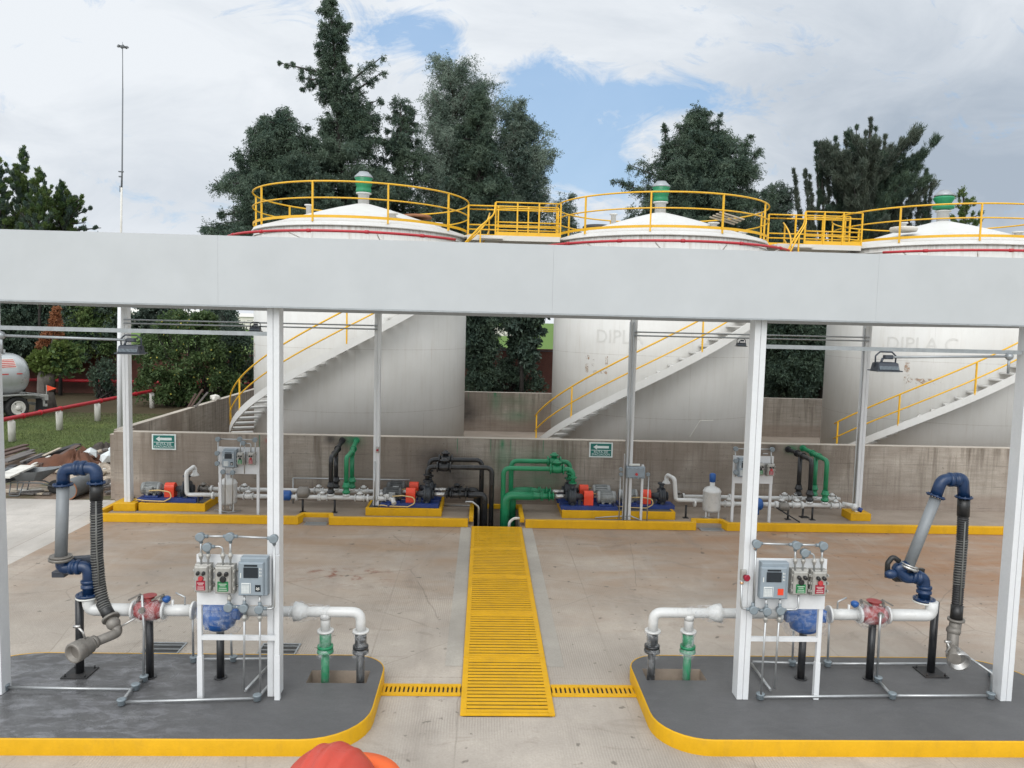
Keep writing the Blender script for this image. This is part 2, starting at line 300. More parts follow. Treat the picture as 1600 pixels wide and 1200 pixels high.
# clear plastic film with wrinkles
m, t = newmat('film'); w = world_pos(t); n1 = t.noise(t.scale(w, (1, 1, .6)), 7, 4, .6, 1.6)
tb = t.n('ShaderNodeBsdfTransparent'); gl = t.n('ShaderNodeBsdfPrincipled', i_Roughness=.14); gl.inputs['Base Color'].default_value = (.75, .77, .78, 1)
t.set(gl.inputs['Normal'], t.bump(n1, 1., .05))
mx = t.n('ShaderNodeMixShader'); t.set(mx.inputs[0], t.ramp(n1, .44, .74, .04, .42)); t.t.links.new(tb.outputs[0], mx.inputs[1]); t.t.links.new(gl.outputs[0], mx.inputs[2])
o = t.n('ShaderNodeOutputMaterial'); t.t.links.new(mx.outputs[0], o.inputs[0])
# peeling rust patch: rust in blotches, otherwise clear
m, t = newmat('rust_patch'); o_ = t.n('ShaderNodeTexCoord').outputs['Object']; n1 = t.noise(o_, 5.5, 6, .7, .5)
tb = t.n('ShaderNodeBsdfTransparent'); gl = t.n('ShaderNodeBsdfPrincipled', i_Roughness=.8); t.set(gl.inputs['Base Color'], t.mix(t.ramp(t.noise(o_, 14, 3), .4, .6), (.42, .26, .16, 1), (.52, .44, .35, 1)))
mx = t.n('ShaderNodeMixShader'); t.set(mx.inputs[0], t.ramp(n1, .50, .62, 0, .6)); t.t.links.new(tb.outputs[0], mx.inputs[1]); t.t.links.new(gl.outputs[0], mx.inputs[2])
o = t.n('ShaderNodeOutputMaterial'); t.t.links.new(mx.outputs[0], o.inputs[0])
# hose: black rubber with wire spiral; ghost lettering shares the shell paint
paint('hose_spiral', (.13, .13, .12), .55, 0, dirt=.3, var=.2, scale=8)
paint('ghost_white', (.58, .575, .55), .5, 0, dirt=.3, var=.03, dcol=(.46, .43, .38))
paint('soffit', (.24, .24, .235), .6, dirt=.2)
# ------------------------------------------------------------------ mesh helpers
V = Vector
def frame(axis, up=None):
    a = V(axis).normalized()
    h = V(up) if up is not None else (V((0, 0, 1)) if abs(a.z) < .95 else V((0, 1, 0)))
    b = h.cross(a).normalized(); c = a.cross(b); return a, b, c
def fillet(pts, r, n=6):
    pts = [V(p) for p in pts]; out = [pts[0]]
    for i in range(1, len(pts)-1):
        a, b, c = pts[i-1], pts[i], pts[i+1]; d1 = (a-b); d2 = (c-b)
        l1, l2 = d1.length, d2.length
        if l1 < 1e-6 or l2 < 1e-6: continue
        d1 /= l1; d2 /= l2; ang = d1.angle(d2)
        if ang > PI-.05: out.append(b); continue
        k = min(r/math.tan(ang/2), l1*.48, l2*.48)
        p0, p1 = b+d1*k, b+d2*k
        for j in range(n+1):
            s = j/n; out.append(p0*(1-s)**2 + b*2*s*(1-s) + p1*s*s)
    out.append(pts[-1]); return out
class MB:
    def __init__(s): s.v = []; s.f = []; s.sm = []
    def add(s, vs, fs, smooth=False):
        k = len(s.v); s.v += [tuple(p) for p in vs]
        for i, f in enumerate(fs):
            s.f.append(tuple(k+j for j in f)); s.sm.append(smooth if isinstance(smooth, bool) else smooth[i])
        return s
    def box(s, x0, x1, y0, y1, z0, z1):
        if x0 > x1: x0, x1 = x1, x0
        return s.add([(x0, y0, z0), (x1, y0, z0), (x1, y1, z0), (x0, y1, z0), (x0, y0, z1), (x1, y0, z1), (x1, y1, z1), (x0, y1, z1)],
                     [(0, 3, 2, 1), (4, 5, 6, 7), (0, 1, 5, 4), (1, 2, 6, 5), (2, 3, 7, 6), (3, 0, 4, 7)])
    def cbox(s, c, sx, sy, sz, ch=.0):
        """box about c with its edges along Y-facing front chamfered"""
        x, y, z = c; x0, x1, y0, y1, z0, z1 = x-sx/2, x+sx/2, y-sy/2, y+sy/2, z-sz/2, z+sz/2
        if not ch: return s.box(x0, x1, y0, y1, z0, z1)
        A = [(x0, y1, z0), (x1, y1, z0), (x1, y1, z1), (x0, y1, z1), (x0, y0+ch, z0), (x1, y0+ch, z0), (x1, y0+ch, z1), (x0, y0+ch, z1),
             (x0+ch, y0, z0+ch), (x1-ch, y0, z0+ch), (x1-ch, y0, z1-ch), (x0+ch, y0, z1-ch)]
        return s.add(A, [(0, 3, 2, 1), (0, 1, 5, 4), (1, 2, 6, 5), (2, 3, 7, 6), (3, 0, 4, 7), (4, 5, 9, 8), (5, 6, 10, 9), (6, 7, 11, 10), (7, 4, 8, 11), (8, 9, 10, 11)])
    def bar(s, a, b, w, h, up=None):
        a, b = V(a), V(b); ax, bx, cx = frame(b-a, up); vs = []
        for p in (a, b):
            for i, j in ((-1, -1), (1, -1), (1, 1), (-1, 1)): vs.append(p+bx*(i*w/2)+cx*(j*h/2))
        return s.add(vs, [(0, 3, 2, 1), (4, 5, 6, 7), (0, 1, 5, 4), (1, 2, 6, 5), (2, 3, 7, 6), (3, 0, 4, 7)])
    def tube(s, pts, r, n=12, cap=True, closed=False):
        pts = [V(p) for p in pts]; m = len(pts); rs = r if isinstance(r, (list, tuple)) else [r]*m
        tang = []
        for i in range(m):
            a = pts[i-1] if (i > 0 or closed) else pts[i]; b = pts[(i+1) % m] if (i < m-1 or closed) else pts[i]
            d = b-a; tang.append(d.normalized() if d.length > 1e-9 else V((0, 0, 1)))
        _, bx, cx = frame(tang[0]); vs = []; prev = tang[0]
        for i in range(m):
            q = prev.rotation_difference(tang[i]); bx = (q @ bx); bx = (bx-tang[i]*bx.dot(tang[i])).normalized(); cx = tang[i].cross(bx); prev = tang[i]
            for j in range(n):
                a = 2*PI*j/n; vs.append(pts[i]+bx*(math.cos(a)*rs[i])+cx*(math.sin(a)*rs[i]))
        fs = []; sm = []
        for i in range(m if closed else m-1):
            for j in range(n):
                i2 = (i+1) % m; fs.append((i*n+j, i*n+(j+1) % n, i2*n+(j+1) % n, i2*n+j)); sm.append(True)
        if cap and not closed:
            fs += [tuple(range(n))[::-1], tuple((m-1)*n+j for j in range(n))]; sm += [False, False]
        return s.add(vs, fs, sm)
    def cyl(s, a, b, r, n=16, r2=None): return s.tube([a, b], [r, r if r2 is None else r2], n)
    def pipe(s, pts, r, bend=None, n=12): return s.tube(fillet(pts, bend if bend is not None else 2.2*r), r, n)
    def lathe(s, o, axis, prof, n=20, smooth=True):
        """prof: (distance along axis, radius)"""
        o = V(o); a, b, c = frame(axis); vs = []
        for d, r in prof:
            for j in range(n):
                t = 2*PI*j/n; vs.append(o+a*d+b*(math.cos(t)*r)+c*(math.sin(t)*r))
        fs = []; sm = []
        for i in range(len(prof)-1):
            (d0, ra), (d1, rb) = prof[i], prof[i+1]
            for j in range(n): fs.append((i*n+j, i*n+(j+1) % n, (i+1)*n+(j+1) % n, (i+1)*n+j)); sm.append(smooth and not (abs(d0-d1) < 1e-6))
        fs += [tuple(range(n))[::-1], tuple((len(prof)-1)*n+j for j in range(n))]; sm += [False, False]
        return s.add(vs, fs, sm)
    def flange(s, p, axis, r, t=.02, bolts=0):
        p = V(p); a = V(axis).normalized(); s.cyl(p-a*t/2, p+a*t/2, r, 20)
        if bolts:
            _, b, c = frame(a)
            for j in range(bolts):
                q = 2*PI*(j+.5)/bolts; o = p+b*(math.cos(q)*r*.8)+c*(math.sin(q)*r*.8); s.cyl(o-a*(t*.5+.012), o+a*(t*.5+.012), r*.085, 6)
        return s
    def sphere(s, c, r, n=12, sq=(1, 1, 1)):
        c = V(c); vs = []; fs = []; k = n//2
        for i in range(1, k):
            for j in range(n):
                a, b = PI*i/k, 2*PI*j/n
                vs.append(c+V((math.sin(a)*math.cos(b)*r*sq[0], math.sin(a)*math.sin(b)*r*sq[1], math.cos(a)*r*sq[2])))
        vs += [c+V((0, 0, r*sq[2])), c-V((0, 0, r*sq[2]))]; t, u = len(vs)-2, len(vs)-1
        for i in range(k-2):
            for j in range(n): fs.append((i*n+j, (i+1)*n+j, (i+1)*n+(j+1) % n, i*n+(j+1) % n))
        for j in range(n): fs.append((t, j, (j+1) % n)); fs.append((u, (k-2)*n+(j+1) % n, (k-2)*n+j))
        return s.add(vs, fs, True)
    def prism(s, poly, z0, z1):
        n = len(poly); vs = [(x, y, z0) for x, y in poly]+[(x, y, z1) for x, y in poly]
        fs = [tuple(range(n))[::-1], tuple(range(n, 2*n))]+[(i, (i+1) % n, n+(i+1) % n, n+i) for i in range(n)]
        return s.add(vs, fs)
    def pieces(s):
        """the far-apart clusters of loose islands in this mesh, each as its own builder"""
        n = len(s.v); up = list(range(n))
        def find(i):
            while up[i] != i: up[i] = up[up[i]]; i = up[i]
            return i
        for f in s.f:
            a = find(f[0])
            for j in f[1:]: up[find(j)] = a
        pts = np.array(s.v, float).reshape(-1, 3); root = np.array([find(f[0]) for f in s.f]) if s.f else np.zeros(0, int); rts, isl = np.unique(root, return_inverse=True); k = len(rts)
        if k < 2 or k > 400: return [s]
        lo = np.full((k, 3), np.inf); hi = -lo
        for f, i in zip(s.f, isl):
            q = pts[list(f)]; lo[i] = np.minimum(lo[i], q.min(0)); hi[i] = np.maximum(hi[i], q.max(0))
        size = (hi-lo).max(1); gap = np.maximum(0, np.maximum(lo[:, None]-hi[None], lo[None]-hi[:, None])); near = np.sqrt((gap**2).sum(2)) <= np.maximum(.02, .5*np.maximum(size[:, None], size[None]))
        lab = -np.ones(k, int); c = 0
        for i in range(k):
            if lab[i] >= 0: continue
            st = [i]; lab[i] = c
            while st:
                j = st.pop()
                for q in np.nonzero(near[j] & (lab < 0))[0]: lab[q] = c; st.append(q)
            c += 1
        if c < 2: return [s]
        out = [MB() for _ in range(c)]; mp = [dict() for _ in range(c)]
        for f, sm, i in zip(s.f, s.sm, isl):
            o, m_ = out[lab[i]], mp[lab[i]]
            for j in f:
                if j not in m_: m_[j] = len(o.v); o.v.append(s.v[j])
            o.f.append(tuple(m_[j] for j in f)); o.sm.append(sm)
        return out
    def build(s, name, mat, parent=None, loc=None, bevel=0., weld=False):
        """link everything collected so far as ONE mesh object"""
        off = WL[parent.name] if parent is not None else (V(loc) if loc is not None else V((0, 0, 0)))
        if parent is not None and name not in ('fruit', 'printing', 'lettering'):
            ps = s.pieces()
            if len(ps) > 1:
                return [p.build(name, mat, parent, loc, bevel, weld) for p in ps][0]
        me = bpy.data.meshes.new(name); me.from_pydata([tuple(V(p)-off) for p in s.v], [], s.f)
        me.polygons.foreach_set('use_smooth', s.sm)
        bm = bmesh.new(); bm.from_mesh(me)
        if weld: bmesh.ops.remove_doubles(bm, verts=bm.verts, dist=1e-4)
        bmesh.ops.recalc_face_normals(bm, faces=bm.faces); bm.to_mesh(me); bm.free()
        me.materials.append(MATS[mat]); o = bpy.data.objects.new(name, me); COL.objects.link(o)
        if parent is not None: o.parent = parent; WL[o.name] = off
        else: o.location = off; WL[o.name] = off
        if bevel:
            b = o.modifiers.new('edge', 'BEVEL'); b.width = bevel; b.segments = 2; b.limit_method = 'ANGLE'; b.angle_limit = math.radians(50)
        return o
WL = {}
def tag(o, label=None, cat=None, group=None, kind=None):
    for k, v in (('label', label), ('category', cat), ('group', group), ('kind', kind)):
        if v: o[k] = v
    return o
def thing(name, label, cat, loc=(0, 0, 0), group=None, kind=None):
    o = bpy.data.objects.new(name, None); COL.objects.link(o); o.location = loc; WL[o.name] = V(loc); o.empty_display_size = .2
    return tag(o, label, cat, group, kind)
def dup(root, loc, rotz=0., label=None, group=None, scale=None):
    def cp(o, par):
        c = o.copy(); COL.objects.link(c); c.parent = par
        for ch in list(o.children): cp(ch, c)
        return c
    r = cp(root, None); r.location = loc; r.rotation_euler = (0, 0, rotz)
    if scale: r.scale = scale
    if label: r['label'] = label
    if group: r['group'] = group
    return r
def np_mesh(name, verts, quads, mat, parent=None, loc=None, tri=False):
    k = 3 if tri else 4
    me = bpy.data.meshes.new(name); off = WL[parent.name] if parent is not None else V(loc or (0, 0, 0))
    verts = np.asarray(verts, np.float32)-np.array(off, np.float32)
    me.vertices.add(len(verts)); me.vertices.foreach_set('co', verts.ravel())
    q = np.asarray(quads, np.int32); me.loops.add(q.size); me.loops.foreach_set('vertex_index', q.ravel())
    me.polygons.add(len(q)); me.polygons.foreach_set('loop_start', np.arange(0, q.size, k, dtype=np.int32)); me.polygons.foreach_set('loop_total', np.full(len(q), k, np.int32))
    me.update(calc_edges=True); me.materials.append(MATS[mat])
    o = bpy.data.objects.new(name, me); COL.objects.link(o)
    if parent is not None: o.parent = parent
    else: o.location = off
    WL[o.name] = off; return o
def text_mesh(name, body, size, mat, parent, place, extrude=.002):
    """letters from Blender's own font as a mesh; place(x, y, z) -> world point"""
    cu = bpy.data.curves.new(name, 'FONT'); cu.body = body; cu.size = size; cu.align_x = 'CENTER'; cu.align_y = 'CENTER'; cu.extrude = extrude; cu.resolution_u = 3
    to = bpy.data.objects.new(name+'_src', cu); dg = bpy.context.evaluated_depsgraph_get()
    COL.objects.link(to); dg.update(); me = bpy.data.meshes.new_from_object(to.evaluated_get(dg)); COL.objects.unlink(to); bpy.data.objects.remove(to)
    me.name = name; off = WL[parent.name]
    for v in me.vertices: v.co = V(place(*v.co))-off
    me.materials.clear(); me.materials.append(MATS[mat]); o = bpy.data.objects.new(name, me); COL.objects.link(o); o.parent = parent; WL[o.name] = off; return o

# ------------------------------------------------------------------ sky and sun
SUN_EL, SUN_AZ = math.radians(38), math.radians(196)       # behind the camera, a little to its left; azimuth clockwise from +Y
W = bpy.data.worlds.new('World'); S.world = W; W.use_nodes = True; t = NT(W.node_tree)
sky = t.n('ShaderNodeTexSky', sky_type='NISHITA', sun_disc=False, sun_elevation=SUN_EL, sun_rotation=SUN_AZ)
sky.altitude = 1800; sky.air_density = 1.0; sky.dust_density = .6
d = t.n('ShaderNodeTexCoord').outputs['Generated']; x, y, z = t.sep(d)
zz = t.math('ADD', t.math('MAXIMUM', z, 0), .16); pl = t.comb(t.math('DIVIDE', x, zz), t.math('DIVIDE', y, zz), 0)   # cloud deck seen in perspective
nb = t.noise(pl, .62, 7, .60, .25); nf = t.noise(pl, 2.1, 6, .62, .4); nw = t.noise(t.scale(pl, (1, 1, 1), (5.2, 1.7, 0)), .30, 4, .5)
yy = t.math('MAXIMUM', y, .08); gx = t.math('DIVIDE', x, yy); gz = t.math('DIVIDE', z, yy)    # bearings in the northern sky
def dirs(u, v): r = ray(u, v); return r.x/r.y, r.z/r.y
hole = None
for (u, v, a, b, k) in ((900, 215, .090, .055, 1.08), (1010, 158, .12, .024, .85), (860, 180, .09, .045, .9), (930, 270, .10, .05, .8), (655, 50, .075, .022, 1.15), (600, 15, .06, .02, .7), (775, 115, .12, .035, .5), (690, 78, .05, .02, .7),
                        (1255, 68, .08, .018, .42), (1090, 150, .07, .02, .6), (330, 330, .07, .05, .34), (575, 100, .06, .05, .5), (1180, 30, .12, .02, .25), (860, 105, .08, .02, .3)):
    cx, cz = dirs(u, v); g = t.math('MULTIPLY', t.blob(gx, gz, cx, cz, a, b), k); hole = g if hole is None else t.math('ADD', hole, g)
edge = t.math('ADD', t.math('MULTIPLY', t.math('SUBTRACT', nf, .5), 2.2), t.math('MULTIPLY', t.math('SUBTRACT', nb, .5), .8))
fine = t.math('MULTIPLY', t.math('SUBTRACT', t.noise(t.comb(t.math('MULTIPLY', gx, 7.5), t.math('MULTIPLY', gz, 13), 0), 1.3, 8, .68, 1.1), .5), 3.4)
fine = t.math('ADD', fine, t.math('MULTIPLY', t.math('SUBTRACT', t.noise(t.comb(t.math('MULTIPLY', gx, 3.2), t.math('MULTIPLY', gz, 9), 3.7), 1.1, 6, .6, .9), .5), 2.2))
north = t.ramp(y, .1, .25)
clear = t.math('MULTIPLY', t.ramp(t.math('ADD', hole, t.math('ADD', t.math('MULTIPLY', edge, .4), fine)), .36, 1.15, 0, .76), north)
gw, ggz = dirs(1560, 270); g2, h2 = dirs(330, 260); g3, h3 = dirs(60, 60); g4, h4 = dirs(1450, 120); g5, h5 = dirs(690, 20)
shade = t.math('ADD', t.math('MULTIPLY', t.blob(gx, gz, gw, ggz, .36, .15), .82), t.math('MULTIPLY', t.blob(gx, gz, g2, h2, .18, .10), .26))
shade = t.math('ADD', shade, t.math('MULTIPLY', t.blob(gx, gz, g4, h4, .34, .14), .26))
shade = t.math('SUBTRACT', shade, t.math('MULTIPLY', t.blob(gx, gz, g3, h3, .25, .06), .25))
n5 = t.noise(t.comb(t.math('MULTIPLY', gx, 3.2), t.math('MULTIPLY', gz, 6), 0), 1.2, 7, .6, .7)
shade = t.math('ADD', t.math('MULTIPLY', shade, north), t.math('ADD', t.math('MULTIPLY', t.math('SUBTRACT', nw, .5), .35), t.math('MULTIPLY', t.math('SUBTRACT', n5, .5), 1.25)))
cloud = t.mix(t.ramp(shade, -.12, .95), (.86, .90, .945), (.42, .49, .58))
skyc = t.mix(1.0, sky.outputs[0], sky.outputs[0]); SKYK = .085
lit = t.n('ShaderNodeVectorMath', operation='SCALE'); t.set(lit.inputs[0], cloud)
sdv = t.n('ShaderNodeVectorMath', operation='DOT_PRODUCT'); t.set(sdv.inputs[0], d); sdv.inputs[1].default_value = (math.sin(SUN_AZ)*math.cos(SUN_EL), math.cos(SUN_AZ)*math.cos(SUN_EL), math.sin(SUN_EL))
t.set(lit.inputs['Scale'], t.ramp(sdv.outputs['Value'], -.25, 1., 1/SKYK, 2.3/SKYK))     # overcast is brightest round the sun
blue = t.n('ShaderNodeVectorMath', operation='MULTIPLY'); t.set(blue.inputs[0], skyc); blue.inputs[1].default_value = (1.35, 1.30, 1.16)
deep = t.n('ShaderNodeVectorMath', operation='SCALE'); t.set(deep.inputs[0], t.mix(t.ramp(z, .12, .42), (.36, .60, .88, 1), (.20, .45, .84, 1))); deep.inputs['Scale'].default_value = 1/SKYK
mixc = t.mix(clear, lit.outputs[0], t.mix(.18, deep.outputs[0], blue.outputs[0]))
bg = t.n('ShaderNodeBackground', i_Strength=SKYK); t.set(bg.inputs[0], mixc)
o = t.n('ShaderNodeOutputWorld'); t.t.links.new(bg.outputs[0], o.inputs[0])
sl = bpy.data.lights.new('sun', 'SUN'); sl.energy = 1.4; sl.angle = math.radians(40); sl.color = (1, .96, .90)
so = bpy.data.objects.new('sun', sl); COL.objects.link(so); so.location = (-20, -40, 60)
sd = V((math.sin(SUN_AZ)*math.cos(SUN_EL), math.cos(SUN_AZ)*math.cos(SUN_EL), math.sin(SUN_EL))); so.rotation_euler = sd.to_track_quat('Z', 'Y').to_euler()

# ------------------------------------------------------------------ ground
def sheet(name, xs, ys, z, mat, skip=lambda x, y: False):
    mb = MB(); vs = [(x, y, z) for y in ys for x in xs]; n = len(xs); fs = []
    for j in range(len(ys)-1):
        for i in range(n-1):
            if not skip((xs[i]+xs[i+1])/2, (ys[j]+ys[j+1])/2): fs.append((j*n+i, j*n+i+1, (j+1)*n+i+1, (j+1)*n+i))
    mb.add(vs, fs); return tag(mb.build(name, mat), kind='structure')
TX0, TX1, TY0, TY1, PY0, PY1 = -.17, .98, 9.46, 18.5, 18.66, 19.98   # trench with its gratings, then the open pipe pit
DY0, DY1 = 10.02, 10.28
def in_hole(x, y):
    if TX0 < x < TX1 and TY0 < y < PY1: return True
    return DY0 < y < DY1 and -1.26 < x < 2.16
GX = [-1500, -200, -60, -30, -1.26, TX0, TX1, 2.16, 30, 60, 200, 1500]; GY = [-1500, -60, TY0, DY0, DY1, PY1, 35, 60, 200, 600, 3000]
sheet('ground', GX, GY, -.006, 'grass', in_hole)
sheet('concrete_apron', [-9.32, -1.26, TX0, TX1, 2.16, 45], [-16, TY0, DY0, DY1, PY1, 20.6], 0, 'apron_concrete', in_hole)
sheet('concrete_road', [-45, -9.32], [-16, 20.7], 0, 'pale_concrete')
sheet('scrap_yard', [-24, -9.78], [20.7, 27.6], 0, 'soil')
tr = MB()
for (x0, x1, y0, y1, dz) in ((TX0, TX1, TY0, PY1, -1.0), (-1.26, TX0-.001, DY0, DY1, -.3), (TX1+.001, 2.16, DY0, DY1, -.3)):
    tr.add([(x0, y0, dz), (x1, y0, dz), (x1, y1, dz), (x0, y1, dz), (x0, y0, 0), (x1, y0, 0), (x1, y1, 0), (x0, y1, 0)], [(0, 1, 2, 3), (0, 1, 5, 4), (1, 2, 6, 5), (2, 3, 7, 6), (3, 0, 4, 7)])
tag(tr.build('pipe_trench', 'pad_concrete'), kind='structure')
sheet('trench_border', [TX0-.30, TX0-.045], [10.9, 18.5], .004, 'border_concrete'); sheet('trench_border', [TX1+.045, TX1+.30], [10.9, 18.5], .004, 'border_concrete')
pad = MB(); pad.box(-9.2, TX0-.12, 18.75, 20.56, .0, .10); pad.box(TX1+.12, 45, 18.75, 20.56, .0, .10); pad.box(TX0-.12, TX1+.12, 20.06, 20.56, 0, .10)
tag(pad.build('pump_pad', 'pad_concrete'), kind='structure')

# yellow kerbs along the pad, with a jog at each floor drain
def kerb(name, pts, label, w=.12, h=.2):
    mb = MB(); n = len(pts)
    L = []; Rr = []
    for i in range(n):
        a = V(pts[max(0, i-1)]); b = V(pts[i]); c = V(pts[min(n-1, i+1)])
        d1 = (b-a).normalized() if i > 0 else (c-b).normalized(); d2 = (c-b).normalized() if i < n-1 else d1
        n1 = V((-d1.y, d1.x)); n2 = V((-d2.y, d2.x)); mm = (n1+n2); mm = mm/max(.3, mm.dot(n1))
        L.append(b); Rr.append(b+mm*w)
    for i in range(n-1):
        q = [L[i], L[i+1], Rr[i+1], Rr[i]]; mb.prism([(p.x, p.y) for p in q], .0, h)
    o = mb.build(name, 'yellow', bevel=.012, weld=False); return tag(o, label, 'kerb')
def kx(u, v, y): return P(u, v, y).x
ky = 18.5
nl = (kx(466, 800, ky), kx(514, 800, ky)); nr = (kx(1088, 820, ky), kx(1136, 820, ky))
kerb('yellow_kerb', [(-9.35, 20.5), (-9.35, ky), (nl[0], ky), (nl[0]+.08, ky+.34), (nl[1]-.08, ky+.34), (nl[1], ky), (TX0-.13, ky)][::1], 'long yellow kerb along the pump pad, left of the pipe pit')
kerb('yellow_kerb', [(TX1+.13, ky), (nr[0], ky), (nr[0]+.08, ky+.34), (nr[1]-.08, ky+.34), (nr[1], ky), (30, ky)], 'long yellow kerb along the pump pad, right of the pipe pit')
rim = MB(); rim.box(TX0-.11, TX0-.002, 18.64, 20.06, .10, .22); rim.box(TX1+.002, TX1+.11, 18.64, 20.06, .10, .22); rim.box(TX0-.002, TX1+.002, 19.985, 20.06, .10, .22)
tag(rim.build('pit_rim', 'yellow', bevel=.008), 'yellow concrete rim round the open pipe pit', 'kerb')

# floor drains
def drain(label, x0, x1, y0, y1, nbars, along='x', group=None):
    tg = thing('floor_drain', label, 'drain', ((x0+x1)/2, y0, 0), group)
    fr = MB(); e = .025
    fr.box(x0, x1, y0, y0+e, .003, .016); fr.box(x0, x1, y1-e, y1, .003, .016); fr.box(x0, x0+e, y0+e, y1-e, .003, .016); fr.box(x1-e, x1, y0+e, y1-e, .003, .016)
    fr.build('frame', 'galv', tg); b = MB(); b.box(x0+e, x1-e, y0+e, y1-e, .002, .005); b.build('sump_shade', 'black_knob', tg)  # flat black plate painted as the shade under the grate bars
    g = MB()
    for i in range(nbars):
        if along == 'x': yc = y0+e+(y1-y0-2*e)*(i+.5)/nbars; g.box(x0+e, x1-e, yc-.011, yc+.011, .006, .014)
        else: xc = x0+e+(x1-x0-2*e)*(i+.5)/nbars; g.box(xc-.008, xc+.008, y0+e, y1-e, .006, .014)
    g.build('grate', 'galv', tg); return tg
drain('steel floor drain in the jog of the yellow kerb left of the pit', nl[0]+.13, nl[1]-.06, 18.46, 18.78, 6)
drain('steel floor drain in the jog of the yellow kerb right of the pit', nr[0]+.12, nr[1]-.06, 18.46, 18.78, 6)
a = G(228, 1003); drain('steel floor drain behind the left island, beside the black valve post', -5.0, -4.45, 10.86, 11.62, 5)
drain('steel floor drain behind the left island, beyond the white column', -3.3, -2.72, 10.86, 11.62, 5)

# trench gratings: five yellow lift-out panels
ye = [TY0, G(800, 1031).y, G(790, 961).y, G(785, 903).y, G(780, 858.5).y, TY1]
rank = ['nearest the camera', 'second from the camera', 'third from the camera', 'fourth from the camera', 'farthest, beside the pipe pit']
for i in range(5):
    y0, y1 = ye[i]+.008, ye[i+1]-.008; x0, x1 = TX0-.035, TX1+.035
    g = thing('trench_grating', 'yellow slatted trench grating, '+rank[i], 'grating', ((x0+x1)/2, y0, 0), 'yellow gratings over the pipe trench')
    fr = MB(); fr.box(x0, x0+.08, y0, y1, .004, .034); fr.box(x1-.08, x1, y0, y1, .004, .034); fr.box(x0+.08, x1-.08, y0, y0+.05, .006, .034); fr.box(x0+.08, x1-.08, y1-.05, y1, .006, .034)
    fr.build('frame', 'yellow', g, bevel=.004)
    sl_ = MB(); n = 16 if i < 2 else 17; yy0, yy1 = y0+.05, y1-.05; pt = (yy1-yy0)/n
    for k in range(n):
        yc = yy0+pt*(k+.5); zt_ = .031+random.uniform(-.0012, .0012); sl_.box(x0+.08, x1-.08, yc-pt*.345, yc+pt*.345, zt_-.006, zt_)
    sl_.build('slats', 'yellow', g)
def side_drain(label, x0, x1):
    g = thing('channel_drain', label, 'drain cover', ((x0+x1)/2, DY0, 0), 'yellow slotted channel drain covers')
    fr = MB(); y0, y1 = DY0-.03, DY1+.03
    fr.box(x0, x1, y0, y0+.075, .004, .022); fr.box(x0, x1, y1-.075, y1, .004, .022); fr.build('frame', 'yellow', g)
    b = MB(); n = 18; pt = (x1-x0)/n
    for k in range(n): xc = x0+pt*(k+.5); b.box(xc-pt*.29, xc+pt*.29, y0+.075, y1-.075, .006, .021)
    b.build('bars', 'yellow', g)
side_drain('narrow yellow slotted channel cover from left island to the gratings', -1.285, TX0-.045)
side_drain('narrow yellow slotted channel cover from the gratings to right island', TX1+.045, 2.17)

# ------------------------------------------------------------------ loading islands
def rounded(x0, x1, y0, y1, r, n=8):
    """corner radii r = (front-left, front-right, back-right, back-left)"""
    out = []
    for (cx, cy, a0, rr) in ((x0+r[0], y0+r[0], PI, r[0]), (x1-r[1], y0+r[1], 1.5*PI, r[1]), (x1-r[2], y1-r[2], 0, r[2]), (x0+r[3], y1-r[3], .5*PI, r[3])):
        for k in range(n+1): a = a0+PI/2*k/n; out.append((cx+rr*math.cos(a), cy+rr*math.sin(a)))
    return out
def island(label, x0, x1, y0, y1, r, hole):
    g = thing('loading_island', label, 'island', ((x0+x1)/2, y0, 0))
    outer = rounded(x0, x1, y0, y1, r); r2 = tuple(max(.05, q-.018) for q in r); inner = rounded(x0+.018, x1-.018, y0+.018, y1-.018, r2); n = len(outer)
    kb = MB(); vs = [(x, y, 0) for x, y in outer]+[(x, y, .185) for x, y in outer]+[(x+(ix-x)*.3, y+(iy-y)*.3, .2) for (x, y), (ix, iy) in zip(outer, inner)]+[(x, y, .2) for x, y in inner]+[(x, y, .1) for x, y in inner]
    fs = []
    for k in range(4):
        for i in range(n): fs.append((k*n+i, k*n+(i+1) % n, (k+1)*n+(i+1) % n, (k+1)*n+i))
    kb.add(vs, fs, [True]*len(fs)); kb.build('kerb', 'yellow', g)
    hx0, hx1, hy0, hy1 = hole; hp = [(hx0, hy0), (hx0, hy1), (hx1, hy1), (hx1, hy0)]
    polys = [[V((x, y, 0)) for x, y in inner], [V((x, y, 0)) for x, y in hp]]
    tris = geometry.tessellate_polygon(polys); allp = inner+hp
    dk = MB(); dk.add([(x, y, .197) for x, y in allp], tris); dk.build('deck', 'deck_paint', g)
    pw = MB(); z0, z1 = .012, .197
    pw.add([(hx0, hy0, z0), (hx1, hy0, z0), (hx1, hy1, z0), (hx0, hy1, z0), (hx0, hy0, z1), (hx1, hy0, z1), (hx1, hy1, z1), (hx0, hy1, z1)], [(0, 1, 2, 3), (0, 1, 5, 4), (1, 2, 6, 5), (2, 3, 7, 6), (3, 0, 4, 7)])
    pw.build('pipe_pit', 'pad_concrete', g)
island('dark grey loading island with yellow kerb, left of the gratings', -7.0, -1.28, 8.55, 10.82, (.6, .75, .5, .9), (-2.27, -1.47, 9.95, 10.32))
island('dark grey loading island with yellow kerb, right of the gratings', 2.17, 7.85, 8.58, 10.9, (.65, .6, .8, .45), (2.33, 3.16, 10.10, 10.45))

